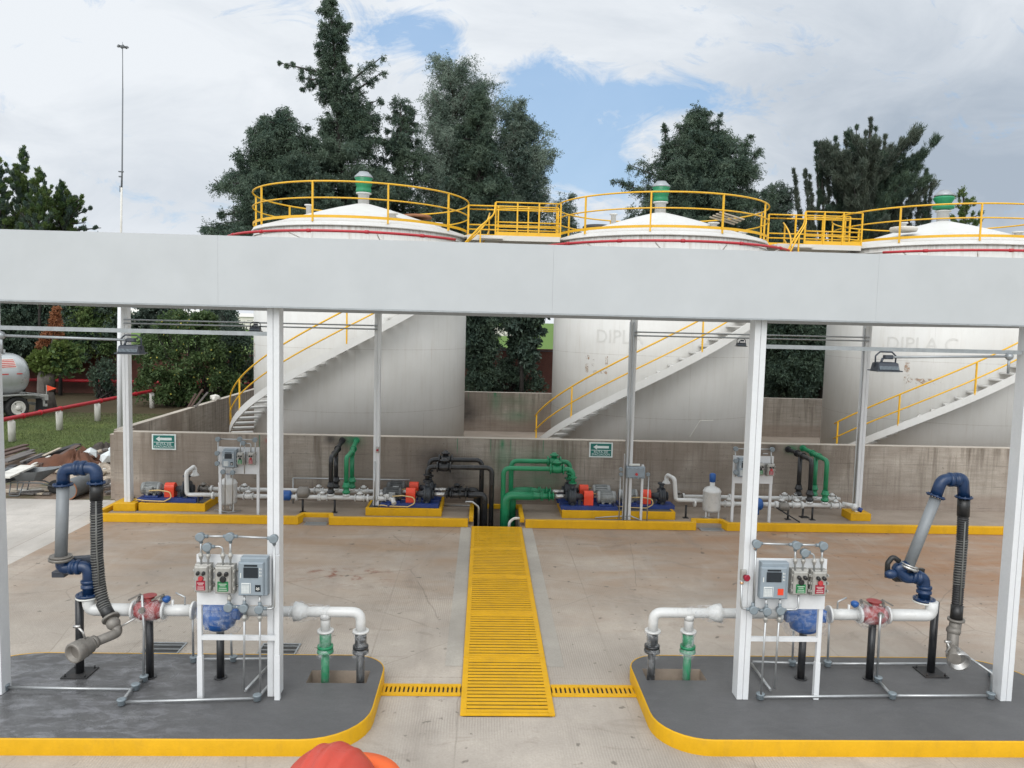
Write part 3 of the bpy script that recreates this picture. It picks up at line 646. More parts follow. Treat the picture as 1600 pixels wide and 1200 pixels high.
# ------------------------------------------------------------------ canopy
cn = thing('canopy', 'white steel loading canopy with a deep fascia on slender columns', 'canopy', (.4, 14, 0))
CX0, CX1, CZ0, CZ1, CYF = -9.5, 10.6, 5.158, 5.985, 9.40
x = CX0; edges = [CX0, -7.2, -3.2, .82, 4.84, 8.86, CX1]
for a, b in zip(edges[:-1], edges[1:]):
    mb = MB(); mb.box(a+.0006, b-.0006, CYF, CYF+.05, CZ0, CZ1); mb.build('fascia_panel', 'fascia_white', cn)
mb = MB(); mb.box(CX0, CX0+.05, CYF+.052, 19.9, CZ0, CZ1); mb.build('side_fascia', 'fascia_white', cn)
mb = MB(); mb.box(CX1-.05, CX1, CYF+.052, 19.9, CZ0, CZ1); mb.build('side_fascia', 'fascia_white', cn)
mb = MB(); mb.add([(CX0+.06, CYF+.06, CZ0+.20), (CX1-.06, CYF+.06, CZ0+.20), (CX1-.06, 19.85, CZ0+.20), (CX0+.06, 19.85, CZ0+.20)], [(0, 1, 2, 3)]); mb.build('roof_sheet', 'ceiling', cn)
mb = MB(); mb.box(CX0+.06, CX1-.06, CYF+.055, CYF+.09, CZ0+.05, CZ1-.03); mb.build('fascia_backing', 'galv', cn)
for yb in (10.1, 11.1, 12.1, 13.1, 14.1, 15.1, 16.1, 17.1, 18.1, 19.1, 19.75): mb = MB(); mb.box(CX0+.06, CX1-.06, yb-.03, yb+.03, CZ0+.002, CZ0+.19); mb.build('purlin', 'soffit', cn)
mb = MB(); mb.box(CX0+.01, CX1-.01, CYF-.004, CYF+.05, CZ0-.018, CZ0-.001); mb.build('drip_trim', 'galv', cn)
def column(x, y, z0=.2, z1=CZ0+.001):
    mb = MB(); mb.box(x-.075, x-.003, y-.1, y+.1, z0, z1); mb.box(x+.003, x+.075, y-.1, y+.1, z0, z1); mb.box(x-.004, x+.004, y-.09, y+.09, z0, z1)
    return mb.build('column', 'white_paint', cn, bevel=.006)
FC = [-6.05, -2.59, 3.47, 7.0]; FYC = 9.66
for x in FC: column(x, FYC)
BC = [(-8.86, 19.42), (-2.655, 19.4), (3.73, 19.15), (9.87, 19.55)]
for i, (x, y) in enumerate(BC):
    z0 = .30 if i in (0, 3) else .31 if i == 1 else .1
    column(x, y, z0)
for x, y in (BC[0], BC[3]):
    mb = MB(); mb.box(x-.27, x+.27, y-.27, y+.27, .1, .3); mb.build('footing', 'yellow', cn, bevel=.012)
rl = MB(); 
for a, b, z in ((-6.05, -2.66, 4.82), (3.55, 6.9, 4.81)): rl = MB(); rl.box(a, b, 9.63, 9.68, z-.025, z+.025); rl.build('tie_rail', 'galv', cn)
for (xa, ya), (xb, yb) in ((BC[0], BC[1]), (BC[2], BC[3])):
    for z in (4.86, 4.77): rl = MB(); rl.cyl((xa, ya-.13, z), (xb, yb-.13, z), .018, 8); rl.build('tie_rod', 'galv', cn)
cd = MB()
cd.cyl((BC[1][0]-.03, BC[1][1]-.13, .3), (BC[1][0]-.03, BC[1][1]-.13, 1.45), .018, 8); cd.cyl((BC[2][0]-.11, BC[2][1]-.13, .1), (BC[2][0]-.11, BC[2][1]-.13, 5.1), .022, 8); cd.cyl((BC[2][0]-.02, BC[2][1]-.125, .1), (BC[2][0]-.02, BC[2][1]-.125, 5.1), .016, 8)
cd.cyl((BC[3][0]-.1, BC[3][1]-.05, .5), (BC[3][0]-.1, BC[3][1]-.05, 5.1), .016, 8)
cd.build('conduit', 'conduit', cn)
mb = MB(); q = P(590, 703, 19.25); mb.cbox((q.x, 19.26, q.z), .09, .06, .15, .01); eb = mb.build('push_station', 'alu_box', cn); mb = MB(); mb.cyl((q.x, 19.23, q.z), (q.x, 19.19, q.z), .028, 10); mb.build('push_button', 'red_plate', eb)
mb = MB(); q = P(1162, 899, 9.53); mb.cbox((q.x, 9.54, q.z), .07, .06, .14, .01); eb = mb.build('push_station', 'alu_box', cn); mb = MB(); mb.lathe((q.x+.01, 9.51, q.z-.01), (.3, -1, -.1), [(0, .03), (.03, .03), (.045, .045), (.06, .04)], 12); mb.build('push_button', 'red_plate', eb)

# floodlights
def floodlight(label, p, scale=1., arm_to=None):
    g = thing('floodlight', label, 'floodlight', p, 'floodlights under the canopy'); x, y, z = p; k = scale
    h = MB()
    prof = [(-.085, .15, .0), (-.02, .17, .0), (.0, .2, .0)]
    def ring(w, dd, zz): return [(x-w*k, y-dd*k, z+zz*k), (x+w*k, y-dd*k, z+zz*k), (x+w*k, y+dd*k, z+zz*k), (x-w*k, y+dd*k, z+zz*k)]
    rs = [ring(.19, .15, -.075), ring(.19, .15, -.06), ring(.16, .115, -.055), ring(.145, .10, .045), ring(.12, .07, .06)]
    vs = [p_ for r_ in rs for p_ in r_]; fs = [(0, 1, 2, 3)[::-1], tuple(16+i for i in range(4))]
    for i in range(4):
        for j in range(4): fs.append((i*4+j, i*4+(j+1) % 4, (i+1)*4+(j+1) % 4, (i+1)*4+j))
    h.add(vs, fs); h.build('housing', 'flood_dark', g)
    fn = MB()
    for i in range(15): xx = x+(-.135+.27*i/14)*k; fn.bar((xx, y-.135*k, z-.05*k), (xx, y-.106*k, z+.0*k), .006*k, .02*k)
    fn.build('cooling_fins', 'grey_box', fn_p(g)); ln = MB(); ln.box(x-.165*k, x+.165*k, y-.125*k, y+.125*k, z-.084*k, z-.076*k); ln.build('lens', 'keypad', g)
    br = MB(); br.pipe([(x-.15*k, y, z-.01*k), (x-.155*k, y, z+.15*k), (x-.09*k, y, z+.21*k), (x+.09*k, y, z+.21*k), (x+.155*k, y, z+.15*k), (x+.15*k, y, z-.01*k)], .012*k, .03, 8); br.build('bracket', 'flood_dark', g)
    jb = MB(); jb.cbox((x+.02*k, y-.03, z+.135*k), .12*k, .08*k, .06*k, .01); jb.tube([(x-.06*k, y-.03, z+.12*k), (x-.085*k, y-.03, z+.05*k)], .018*k, 8); jb.build('driver_box', 'flood_dark', g)
    if arm_to is not None:
        ar = MB(); q = V(arm_to); ar.cyl((x+(.08 if q.x > x else -.06)*k, y-.03, z+.135*k), (q.x, q.y, q.z), .016, 8); ar.sphere(q, .05, 10); ar.cyl(q, q-V((0, 0, .22)), .016, 8); ar.build('arm', 'galv', g)
    return g
def fn_p(g): return g
floodlight('dark grey floodlight hanging before the white columns at far left', tuple(P(205, 545, 9.62)), .80, P(2, 524, 9.6))
floodlight('dark grey floodlight on a long arm beside the far right column', tuple(P(1383, 572, 9.62)), .86, P(1577, 557, 9.6))
floodlight('small distant floodlight beside the left front column', tuple(P(399, 514, 19.2)), .8)
floodlight('small distant floodlight tucked against the second front column from right', tuple(P(1158, 538, 19.2)), .7)
# ------------------------------------------------------------------ island pipework
def sx(q, d): return q
def product_pipe(label, X, d, zc, s_meter, s_valve, s_arm, s_g, s_b, y, r=.068):
    """white product line along an island: s runs outward (towards the arm) from the column at X, d is its direction along x"""
    at = lambda s, z=zc, yy=y: V((X+d*s, yy, z))
    g = thing('product_pipe', label, 'pipework', tuple(at(0, .2)))
    mb = MB(); mb.pipe([at(s_b, .86), at(s_b), at(s_meter-.36)], r, .16, 16); mb.cyl(at(s_g), at(s_g, .87), r*.95, 14); mb.tube([at(s_g, zc-.02), at(s_g, zc-.10)], [r*1.15, r], 14)
    mb.pipe([at(s_meter+.34), at(s_valve-.2)], r*1.12, None, 16); mb.pipe([at(s_valve+.2), at(s_arm-.02), at(s_arm-.02, zc+.30)] if False else [at(s_valve+.2), at(s_arm+.02), at(s_arm+.02, zc+.20)], r*1.2, .22, 16)
    mb.build('pipe', 'white_pipe', g)
    fl = MB()
    for s in (s_valve-.20, s_valve+.20, s_meter-.35, s_meter+.35): fl.flange(at(s), (d, 0, 0), r*1.75, .03)
    for s in (s_g, s_b): fl.flange(at(s, .86), (0, 0, 1), r*1.6, .025)
    for s in (s_meter+.62, s_meter-.78): fl.cyl(at(s), at(s, zc+r+.07), .018, 8)
    for s in (.03,): fl.tube([at(-.12), at(-.2), at(-.3)], [r*1.9, r*1.7, r*1.05], 16)
    fl.build('pipe_flange', 'white_pipe', g)
    for s, mt in ((s_g, 'green_pipe'), (s_b, 'black_pipe')):
        rb = MB(); rb.cyl(at(s, .845), at(s, .62), r*1.15, 14); rb.lathe(at(s, .66), (0, 0, -1), [(0, r*1.1), (.0, r*1.55), (.035, r*1.55), (.04, r*1.25), (.06, r*1.25), (.065, r*1.6), (.10, r*1.6), (.10, r)], 18); rb.cyl(at(s, .6), at(s, .0), r*.8, 14)
        rb.build('riser', mt, g)
        fm = MB(); fm.lathe(at(s, .845), (0, 0, -1), [(0, r*1.7), (.06, r*1.35), (.2, r*1.28), (.27, r*1.72), (.33, r*1.7), (.38, r*.9), (.7, r*.9)], 16); fm.build('plastic_wrap', 'film', g)
    va = MB(); va.lathe(at(s_valve-.18), (d, 0, 0), [(0, .08), (.04, .11), (.10, .135), (.26, .135), (.32, .11), (.36, .08)], 18)
    va.cyl(at(s_valve, zc+.08), at(s_valve, zc+.19), .07, 12); va.cyl(at(s_valve, zc+.19), at(s_valve, zc+.2), .1, 12)
    va.build('check_valve', 'red_valve', g)
    bl = MB()
    for s in (-.15, .15):
        bl.cyl(at(s_valve+s, zc+.10), at(s_valve+s-.04, zc+.21), .022, 8); bl.bar(at(s_valve+s+.09, zc+.15, y-.05), at(s_valve+s-.06, zc+.23, y-.05), .03, .022)
    bl.cyl(at(s_valve+.03, zc+.05, y-.13), at(s_valve+.03, zc+.05, y-.17), .04, 12); bl.build('valve_trim', 'cast_grey', g)
    fm = MB(); fm.lathe(at(s_valve-.25), (d, 0, 0), [(0, .085), (.03, .155), (.12, .175), (.2, .165), (.3, .18), (.42, .165), (.47, .085)], 14)
    k = len(fm.v); fm.v = [(a+random.uniform(-.022, .022), b+random.uniform(-.022, .022), c+random.uniform(-.022, .022)) for a, b, c in fm.v]; fm.build('plastic_wrap', 'film', g)
    # meter: blue box body wrapped in film
    mt = MB(); mt.cbox(at(s_meter, zc-.01, y), .56, .21, .17, .03); mt.lathe(at(s_meter, zc+.04, y-.02), (0, 0, -1), [(0, .16), (.05, .215), (.17, .215), (.235, .19), (.275, .12)], 10)
    mt.cbox(at(s_meter, zc-.10, y-.10), .30, .22, .20, .05)
    mt.build('flow_meter', 'blue_meter', g, bevel=.012)
    fm = MB(); fm.lathe(at(s_meter-.30, zc-.07), (d, 0, 0), [(0, .12), (.06, .22), (.2, .235), (.4, .235), (.54, .22), (.6, .12)], 16); fm.v = [(a+random.uniform(-.012, .012), b+random.uniform(-.012, .012), c+random.uniform(-.012, .012)) for a, b, c in fm.v]; fm.build('plastic_wrap', 'film', g)
    for s, top in ((s_meter, zc-.28), (s_valve, zc-.12)):
        po = MB(); po.cyl(at(s, .2), at(s, top), .05, 14); po.cyl(at(s, .2), at(s, .212), .085, 14); po.build('support_post', 'black_pipe', g)
    fm = MB(); fm.lathe(at(-.08), (-d, 0, 0), [(0, .13), (.08, .14), (.18, .12), (.34, .09), (.5, .085)], 14); fm.v = [(a+random.uniform(-.02, .02), b+random.uniform(-.02, .02), c+random.uniform(-.02, .02)) for a, b, c in fm.v]; fm.build('plastic_wrap', 'film', g)
    # drain tails, ragged film hanging below the pipe
    tg = MB(); tg.pipe([at(s_meter+.46, zc+.03), at(s_meter+.46, zc+.18), at(s_meter+.58, zc+.24)], .012, .02, 8); tg.build('sample_line', 'conduit', g)
    bv = MB(); bv.lathe(at(s_meter+.70, zc+.10), (0, 0, 1), [(0, .016), (.03, .05), (.07, .055), (.09, .03)], 12); bv.build('relief_cap', 'blue_meter', g)
    return g
product_pipe('white product pipe with red valve and blue meter on left island', -2.57, -1, 1.12, .86, 1.79, 2.55, -.53, -1.0, 10.08)
product_pipe('white product pipe with red valve and blue meter on right island', 3.45, 1, 1.12, 1.05, 2.02, 2.82, -.555, -1.05, 10.18)

# ------------------------------------------------------------------ loading arms
def joint(mb, p, axis, r, L=.14):
    """swivel ring: raised collars on a pipe"""
    p = V(p); a = V(axis).normalized()
    mb.lathe(p-a*L/2, a, [(0, r*1.02), (.01, r*1.28), (L*.34, r*1.28), (L*.36, r*1.12), (L*.62, r*1.12), (L*.64, r*1.28), (L-.01, r*1.28), (L, r*1.02)], 20)
# left arm (pipe points read in the plane of the pipe run)
yA = 10.12; A = lambda u, v, y=yA: P(u, v, y)
g = thing('loading_boom', 'blue loading boom standing upright with hanging hose, on left island', 'loading boom', tuple(A(137, 931)))
r = .078; mb = MB()
mb.pipe([A(139, 929), A(139, 884), A(97, 888), A(96, 872)], r, .10, 16); joint(mb, A(118, 886), A(119, 886)-A(118, 886), r); joint(mb, A(139, 912), (0, 0, 1), r, .12)
mb.flange(A(137.5, 929), (0, 0, 1), .145, .03, 8); mb.build('base_swivel', 'blue_joint', g)
mb = MB(); mb.flange(A(137.5, 932.5), (0, 0, 1), .15, .02); mb.build('gasket', 'pale_mark', g)
mb = MB(); mb.bar(A(108, 876, yA+.10), A(150, 873, yA+.10), .09, .10); mb.bar(A(84, 896, yA+.08), A(104, 896, yA+.08), .12, .08); mb.build('spring_arm', 'flood_dark', g, bevel=.01)
mb = MB(); mb.flange(A(95, 873), A(97, 760)-A(95, 873), .148, .035, 8); mb.flange(A(95, 869), A(97, 760)-A(95, 869), .135, .02); mb.build('flange', 'cast_grey', g)
mb = MB(); mb.cyl(A(95.5, 869), A(98.5, 759), .076, 20); mb.build('drop_pipe', 'arm_grey', g)
mb = MB(); mb.pipe([A(98.5, 757), A(99, 733), A(124.5, 732), A(150, 731), A(151, 754)], r, .15, 16); joint(mb, A(125.5, 731.5), A(127, 731)-A(125, 731), r, .15)
mb.flange(A(98.5, 757), (0, 0, 1), .125, .022, 8); mb.flange(A(150.5, 754), (0, 0, 1), .115, .022, 8); mb.build('top_swivel', 'blue_joint', g)
hp = fillet([A(151, 756), A(150.5, 800), A(151.5, 870), A(156, 920, yA-.02), A(164, 950, yA-.1), A(173, 966, yA-.18)], .8, 8)
def ribbed(mb, pts, r, pitch=.032, n=16):
    pts = [V(p) for p in pts]; L = [0]
    for a, b in zip(pts[:-1], pts[1:]): L.append(L[-1]+(b-a).length)
    N = int(L[-1]/pitch*4); out = []; rs = []; j = 0
    for i in range(N+1):
        s = L[-1]*i/N
        while j < len(L)-2 and L[j+1] < s: j += 1
        f = (s-L[j])/max(1e-6, L[j+1]-L[j]); out.append(pts[j].lerp(pts[j+1], f)); rs.append(r*(1.06 if i % 4 < 2 else .93))
    mb.tube(out, rs, n)
mb = MB(); ribbed(mb, hp, .071); ho = mb.build('hose', 'black_rubber', g)
mb = MB()
def spiral(mb, pts, r, pitch, rw, n=5):
    pts = [V(p) for p in pts]; L = [0]
    for a, b in zip(pts[:-1], pts[1:]): L.append(L[-1]+(b-a).length)
    N = int(L[-1]/pitch*14); out = []; j = 0; _, bx, cx = frame(pts[1]-pts[0])
    for i in range(N+1):
        s = L[-1]*i/N
        while j < len(L)-2 and L[j+1] < s: j += 1
        f = (s-L[j])/max(1e-6, L[j+1]-L[j]); p = pts[j].lerp(pts[j+1], f); ax = (pts[j+1]-pts[j]).normalized()
        b = (bx-ax*bx.dot(ax)).normalized(); c = ax.cross(b); a = 2*PI*s/pitch; out.append(p+b*math.cos(a)*r+c*math.sin(a)*r)
    mb.tube(out, rw, n)
spiral(mb, hp[1:-2], .074, .036, .007); mb.build('hose_wire', 'hose_spiral', ho)
mb = MB(); mb.tube([A(151, 756), A(150.6, 781)], .081, 16); mb.tube([hp[-1], hp[-1]+(hp[-4]-hp[-1]).normalized()*.26], .08, 16); mb.build('hose_cuff', 'black_knob', g)
mb = MB(); mb.tube([A(149.9, 783, yA-.066), A(150.6, 850, yA-.068), A(155, 916, yA-.09)], .012, 6); mb.build('hose_stripe', 'hose_spiral', ho)
e = hp[-1]; c1 = A(177, 974, yA-.22); n0 = A(116, 1020, yA-.78); mb = MB()
mb.flange(e, c1-e, .11, .03); mb.sphere(c1, .088, 14); mb.pipe([c1, A(186, 988, yA-.24), A(142, 1006, yA-.55)], .062, .08, 14)
ax = (n0-A(142, 1006, yA-.55)).normalized(); m0 = A(146, 1004, yA-.52)
mb.flange(m0, ax, .085, .05); mb.build('elbow', 'cast_grey', g)
mb = MB(); mb.lathe(m0+ax*.03, ax, [(0, .09), (.03, .108), (.05, .09), (.07, .115), (.09, .098), (.12, .125), (.15, .11), (.17, .13), (.27, .13), (.285, .118), (.285, .10), (.22, .09)], 22); mb.build('coupler', 'cast_grey', g)
mb = MB(); q = m0+ax*.12; mb.tube([q+V((0, 0, .1)), q+V((-.03, 0, .19)), q+V((-.09, 0, .26))], .014, 8); mb.cyl(q+V((-.14, 0, .26)), q+V((-.06, 0, .26)), .02, 8); mb.tube([c1+V((.06, -.02, -.06)), c1+V((.28, .0, .07))], .012, 8); mb.build('cam_lever', 'steel', g)
def arm_post(parent, base, top):
    mb = MB(); mb.cyl(base, top, .052, 14); mb.build('support_post', 'black_pipe', parent)
    mb = MB(); b = V(base); mb.box(b.x-.17, b.x+.17, b.y-.17, b.y+.17, b.z, b.z+.014)
    for i, j in ((-1, -1), (1, -1), (1, 1), (-1, 1)): mb.cyl(b+V((i*.13, j*.13, .014)), b+V((i*.13, j*.13, .05)), .012, 6)
    mb.build('base_plate', 'dark_iron', parent)
b = G(125, 1052, .2); arm_post(g, b, A(124, 930, b.y))
# right arm leans back over the island
yB = 10.28; A = lambda u, v, y=yB: P(u, v, y)
g = thing('loading_boom', 'blue loading boom leaning with hanging hose, on right island', 'loading boom', tuple(A(1444, 938)))
mb = MB(); mb.pipe([A(1444, 936), A(1444, 900), A(1416, 903), A(1398, 888), A(1413, 884)][:4]+[A(1418, 884)], r, .10, 16); joint(mb, A(1430, 901), A(1432, 902)-A(1428, 901), r); joint(mb, A(1444, 921), (0, 0, 1), r, .12)
mb.flange(A(1444, 936), (0, 0, 1), .145, .03, 8); mb.sphere(A(1392, 897, yB-.08), .075, 12, (1.2, .8, .9)); mb.build('base_swivel', 'blue_joint', g)
mb = MB(); mb.flange(A(1444, 939.5), (0, 0, 1), .15, .02); mb.build('gasket', 'pale_mark', g)
d_ = A(1464, 776)-A(1421, 883); mb = MB(); mb.flange(A(1418.5, 886), d_, .14, .035, 8); mb.flange(A(1420, 882.5), d_, .125, .02); mb.build('flange', 'steel', g)
mb = MB(); mb.tube(fillet([A(1386, 902, yB-.05), A(1387, 880, yB-.05), A(1395, 869, yB-.05), A(1405, 877, yB-.05)], .06), .035, 10); mb.cbox(A(1404, 898, yB+.08), .12, .1, .18, .01); mb.bar(A(1425, 891, yB+.08), A(1443, 892, yB+.08), .06, .07); mb.build('spring_arm', 'black_knob', g)
mb = MB(); mb.cyl(A(1420.5, 882), A(1462, 778), .074, 20); mb.build('drop_pipe', 'arm_grey', g)
mb = MB(); mb.pipe([A(1462, 775), A(1471, 750), A(1489, 747.5), A(1504, 747), A(1506, 776)], r, .15, 16); joint(mb, A(1490, 749.5), A(1492, 749)-A(1490, 749), r, .15)
mb.flange(A(1462, 775), d_, .125, .022, 8); mb.flange(A(1506, 776.5), (0, 0, 1), .115, .022, 8); mb.build('top_swivel', 'blue_joint', g)
hp = fillet([A(1506, 778), A(1503, 850), A(1498, 910, yB-.05), A(1494, 968, yB-.14)], 1.2, 8)
mb = MB(); ribbed(mb, hp, .071); ho = mb.build('hose', 'black_rubber', g); mb = MB(); spiral(mb, hp[1:-1], .074, .036, .007); mb.build('hose_wire', 'hose_spiral', ho)
mb = MB(); mb.tube([A(1506, 778), A(1505, 806)], .081, 16); mb.tube([hp[-1], hp[-1]+(hp[-3]-hp[-1]).normalized()*.2], .08, 16); mb.build('hose_cuff', 'black_knob', g)
mb = MB(); mb.tube([A(1508, 815, yB-.066), A(1505, 870, yB-.09), A(1500, 945, yB-.17)], .012, 6); mb.build('hose_stripe', 'hose_spiral', ho)
e = hp[-1]; mb = MB(); mb.flange(e, (0, 0, 1), .11, .03); mb.cyl(e, A(1490.5, 990, yB-.16), .078, 16); mb.sphere(A(1490, 985, yB-.16), .095, 14, (1, 1, .8)); mb.pipe([A(1490, 980, yB-.16), A(1488, 1012, yB-.2), A(1492, 1030, yB-.5)], .075, .08, 14); mb.build('elbow', 'cast_grey', g)
q = A(1490, 1020, yB-.28); ax = V((-.10, -1, -.30)).normalized(); mb = MB(); mb.lathe(q, ax, [(0, .08), (.02, .115), (.07, .115), (.09, .13), (.18, .148), (.2, .14), (.2, .118), (.12, .10)], 22); mb.build('coupler', 'steel', g)
mb = MB(); mb.tube([q+V((-.1, -.1, 0)), q+V((-.17, -.1, .06)), q+V((-.13, -.1, .12)), q+V((-.17, -.1, .2))], .014, 8); mb.cyl(q+V((-.2, -.1, .2)), q+V((-.12, -.1, .19)), .02, 8); mb.tube([q+V((.1, -.1, 0)), q+V((.15, -.1, -.12))], .016, 8); mb.build('cam_lever', 'steel', g)
b = G(1454, 1051, .2); arm_post(g, b, A(1462, 940, b.y))

# ------------------------------------------------------------------ control panels
def junction(parent, p, r=.045, dirs_=()):
    p = V(p); mb = MB(); mb.lathe(p+V((0, .035, 0)), (0, -1, 0), [(0, r*.8), (.02, r), (.06, r), (.066, r*1.12), (.085, r*1.12), (.09, r*.9)], 14)
    for d in dirs_: mb.cyl(p, p+V(d).normalized()*(r+.035), r*.45, 8)
    return mb.build('junction_box', 'fitting', parent)
def switch_box(parent, u0, v0, u1, v1, y, plate, rot=0):
    a, b = P(u0, v0, y), P(u1, v1, y); w, h = b.x-a.x, a.z-b.z; c = (a+b)/2
    mb = MB(); mb.cbox((c.x, y+.06, c.z), w*1.0, .12, h, .012); mb.cbox((c.x-w*.04, y-.02, c.z), w*.84, .05, h*.92, .015)
    for sx_ in (-1, 1):
        for k in (-.3, 0, .3): mb.cbox((c.x+sx_*w*.51, y+.0, c.z+k*h), w*.09, .06, h*.09, .004)
    for k in (-.28, .28): mb.cyl((c.x+w*.5, y+.08, c.z+k*h), (c.x+w*.62, y+.08, c.z+k*h), h*.05, 8)
    o = mb.build('switch_box', 'alu_box', parent); yf = y-.046
    for k in (-.20, .16): mb = MB(); mb.lathe((c.x+k*w, yf, c.z+h*.26), (.15, -1, -.25), [(0, w*.10), (.02, w*.12), (.045, w*.1)], 12); mb.build('knob', 'black_knob', o)
    mb = MB(); mb.cbox((c.x-.03*w, yf-.003, c.z-h*.20), w*.56, .006, h*.34); pl = mb.build('instruction_plate', plate, o)
    mb = MB()
    for k, ww in ((.09, .42), (.03, .3), (-.05, .4), (-.12, .44)): mb.box(c.x-.03*w-w*ww/2, c.x-.03*w+w*ww/2, yf-.0085, yf-.0065, c.z-h*.2+k*h-h*.008, c.z-h*.2+k*h+h*.008)
    mb.build('printing', 'pale_mark', pl)
    mb = MB(); mb.lathe((c.x-.02*w, yf, c.z+h*.05), (0, -1, 0), [(0, w*.17), (.015, w*.17), (.025, w*.13)], 14); mb.build('push_button', 'stop_red' if plate == 'red_plate' else 'black_knob', o)
    return o
def flow_computer(parent, u0, v0, u1, v1, y, badge):
    a, b = P(u0, v0, y), P(u1, v1, y); w, h = b.x-a.x, a.z-b.z; c = (a+b)/2
    mb = MB(); mb.cbox((c.x+w*.06, y+.08, c.z+h*.02), w*.98, .14, h*1.04, .01); mb.cbox((c.x-w*.02, y-.0, c.z-h*.02), w*.92, .05, h*.9, .012)
    for sx_, sz_ in ((-1, -1), (1, -1), (1, 1), (-1, 1)): mb.cyl((c.x-w*.02+sx_*w*.43, y-.03, c.z-h*.02+sz_*h*.42), (c.x-w*.02+sx_*w*.43, y-.02, c.z-h*.02+sz_*h*.42), w*.02, 6)
    o = mb.build('flow_computer', 'grey_box', parent); yf = y-.026
    mb = MB(); mb.box(c.x-w*.28, c.x+w*.25, yf-.006, yf, c.z+h*.02, c.z+h*.30); mb.build('screen', 'screen', o)
    mb = MB(); mb.cbox((c.x-.02*w, yf-.002, c.z+h*.35), w*.48, .006, h*.05); nb_ = mb.build('nameplate', 'screen', o)
    mb = MB(); mb.box(c.x-w*.36, c.x-w*.02, yf-.004, yf, c.z-h*.40, c.z-h*.12); kp = mb.build('keypad', 'keypad', o)
    mb = MB()
    for i in range(5): xx = c.x-w*.33+w*.27*i/5; mb.box(xx, xx+w*.006, yf-.0055, yf-.0042, c.z-h*.39, c.z-h*.17)
    for i in range(6): zz_ = c.z-h*.38+h*.24*i/6; mb.box(c.x-w*.35, c.x-w*.1, yf-.0065, yf-.0056, zz_, zz_+h*.005)
    mb.box(c.x-w*.34, c.x-w*.08, yf-.0075, yf-.0066, c.z-h*.165, c.z-h*.15); mb.box(c.x-w*.07, c.x-w*.045, yf-.0075, yf-.0042, c.z-h*.39, c.z-h*.13)
    mb.build('key_grid', 'grey_box', kp)
    bx, bz = c.x+w*.24, c.z-h*.26; mb = MB(); mb.box(bx-w*.1, bx+w*.1, yf-.004, yf, bz-h*.09, bz+h*.09); bd = mb.build('badge', 'red_guard' if badge == 'red' else 'screen', o)
    if badge != 'red':
        mb = MB(); e = w*.012
        for k, ww in ((0, .065), (.035, .05)): mb.bar((bx-w*ww, yf-.006, bz+h*(k-.01)), (bx, yf-.006, bz+h*(k-.045)), e*2, .002, (0, 1, 0)); mb.bar((bx+w*ww, yf-.006, bz+h*(k-.01)), (bx, yf-.006, bz+h*(k-.045)), e*2, .002, (0, 1, 0))
        mb.build('emblem', 'pale_mark', bd)
    mb = MB()
    for k in range(3): mb.box(c.x+w*.30, c.x+w*.325, yf-.004, yf, c.z+h*(.06+k*.09), c.z+h*(.11+k*.09)); mb.box(c.x+w*.35, c.x+w*.37, yf-.003, yf, c.z+h*(.06+k*.09), c.z+h*(.1+k*.09))
    mb.box(c.x-w*.4, c.x-w*.37, yf-.003, yf, c.z+h*.02, c.z+h*.15); mb.build('printing', 'pale_mark', o)
    return o
def conduit_part(parent, pts, r=.0135, bend=.05, mat='conduit', cop=()):
    mb = MB(); mb.pipe(pts, r, bend, 8); o = mb.build('conduit', mat, parent)
    return o
def couplings(parent, ps, r=.024):
    mb = MB()
    for p, ax in ps:
        p = V(p); a = V(ax).normalized(); mb.lathe(p-a*.045, a, [(0, r*.7), (.01, r*.9), (.025, r*.9), (.03, r*1.25), (.06, r*1.25), (.065, r*.9), (.085, r*.8)], 8)
    mb.build('coupling', 'alu_box', parent)
# left island panel
yP = 9.46; Q = lambda u, v, y=9.38: P(u, v, y)
g = thing('control_panel', 'white control panel stand with red and green switch boxes, on left island', 'control panel', (-3.0, 9.5, .2))
mb = MB(); a, b = P(307, 866, yP), P(424, 946, yP); mb.box(a.x, b.x, yP, yP+.012, b.z, a.z); mb.build('board', 'white_paint', g)
def leg(parent, x, y, ztop, sleeve):
    mb = MB(); mb.box(x-.026, x+.026, y, y+.05, .2, ztop); mb.box(x-.033, x+.033, y-.006, y+.056, .2, sleeve); mb.build('leg', 'white_paint', parent)
leg(g, P(311, 1000, yP).x, yP+.014, a.z-.01, .76); leg(g, P(432.5, 1000, yP).x, yP+.014, a.z-.01, .78)
mb = MB(); mb.box(P(313, 992, yP).x, P(431, 992, yP).x, yP+.016, yP+.062, .975, 1.03); mb.build('crossbar', 'white_paint', g)
switch_box(g, 304, 882, 329, 926, 9.36, 'red_plate'); switch_box(g, 336, 883, 366, 928, 9.36, 'green_plate'); flow_computer(g, 372, 874, 415, 932, 9.34, 'black')
for u, v, dd in ((314, 838, ((1, 0, 0), (0, 0, -1))), (360, 838, ((-1, 0, 0), (1, 0, 0), (0, 0, -1))), (428.5, 841, ((-1, 0, 0), (0, 0, -1))), (325, 854, ((1, 0, 0), (0, 0, -1))),
                 (358, 948, ((1, 0, 0), (0, 0, 1))), (382, 949, ((-1, 0, 0), (0, 0, 1), (0, 0, -1))), (406, 951, ((1, 0, 0), (0, 0, 1), (0, 0, -1)))): junction(g, Q(u, v), .05, dd)
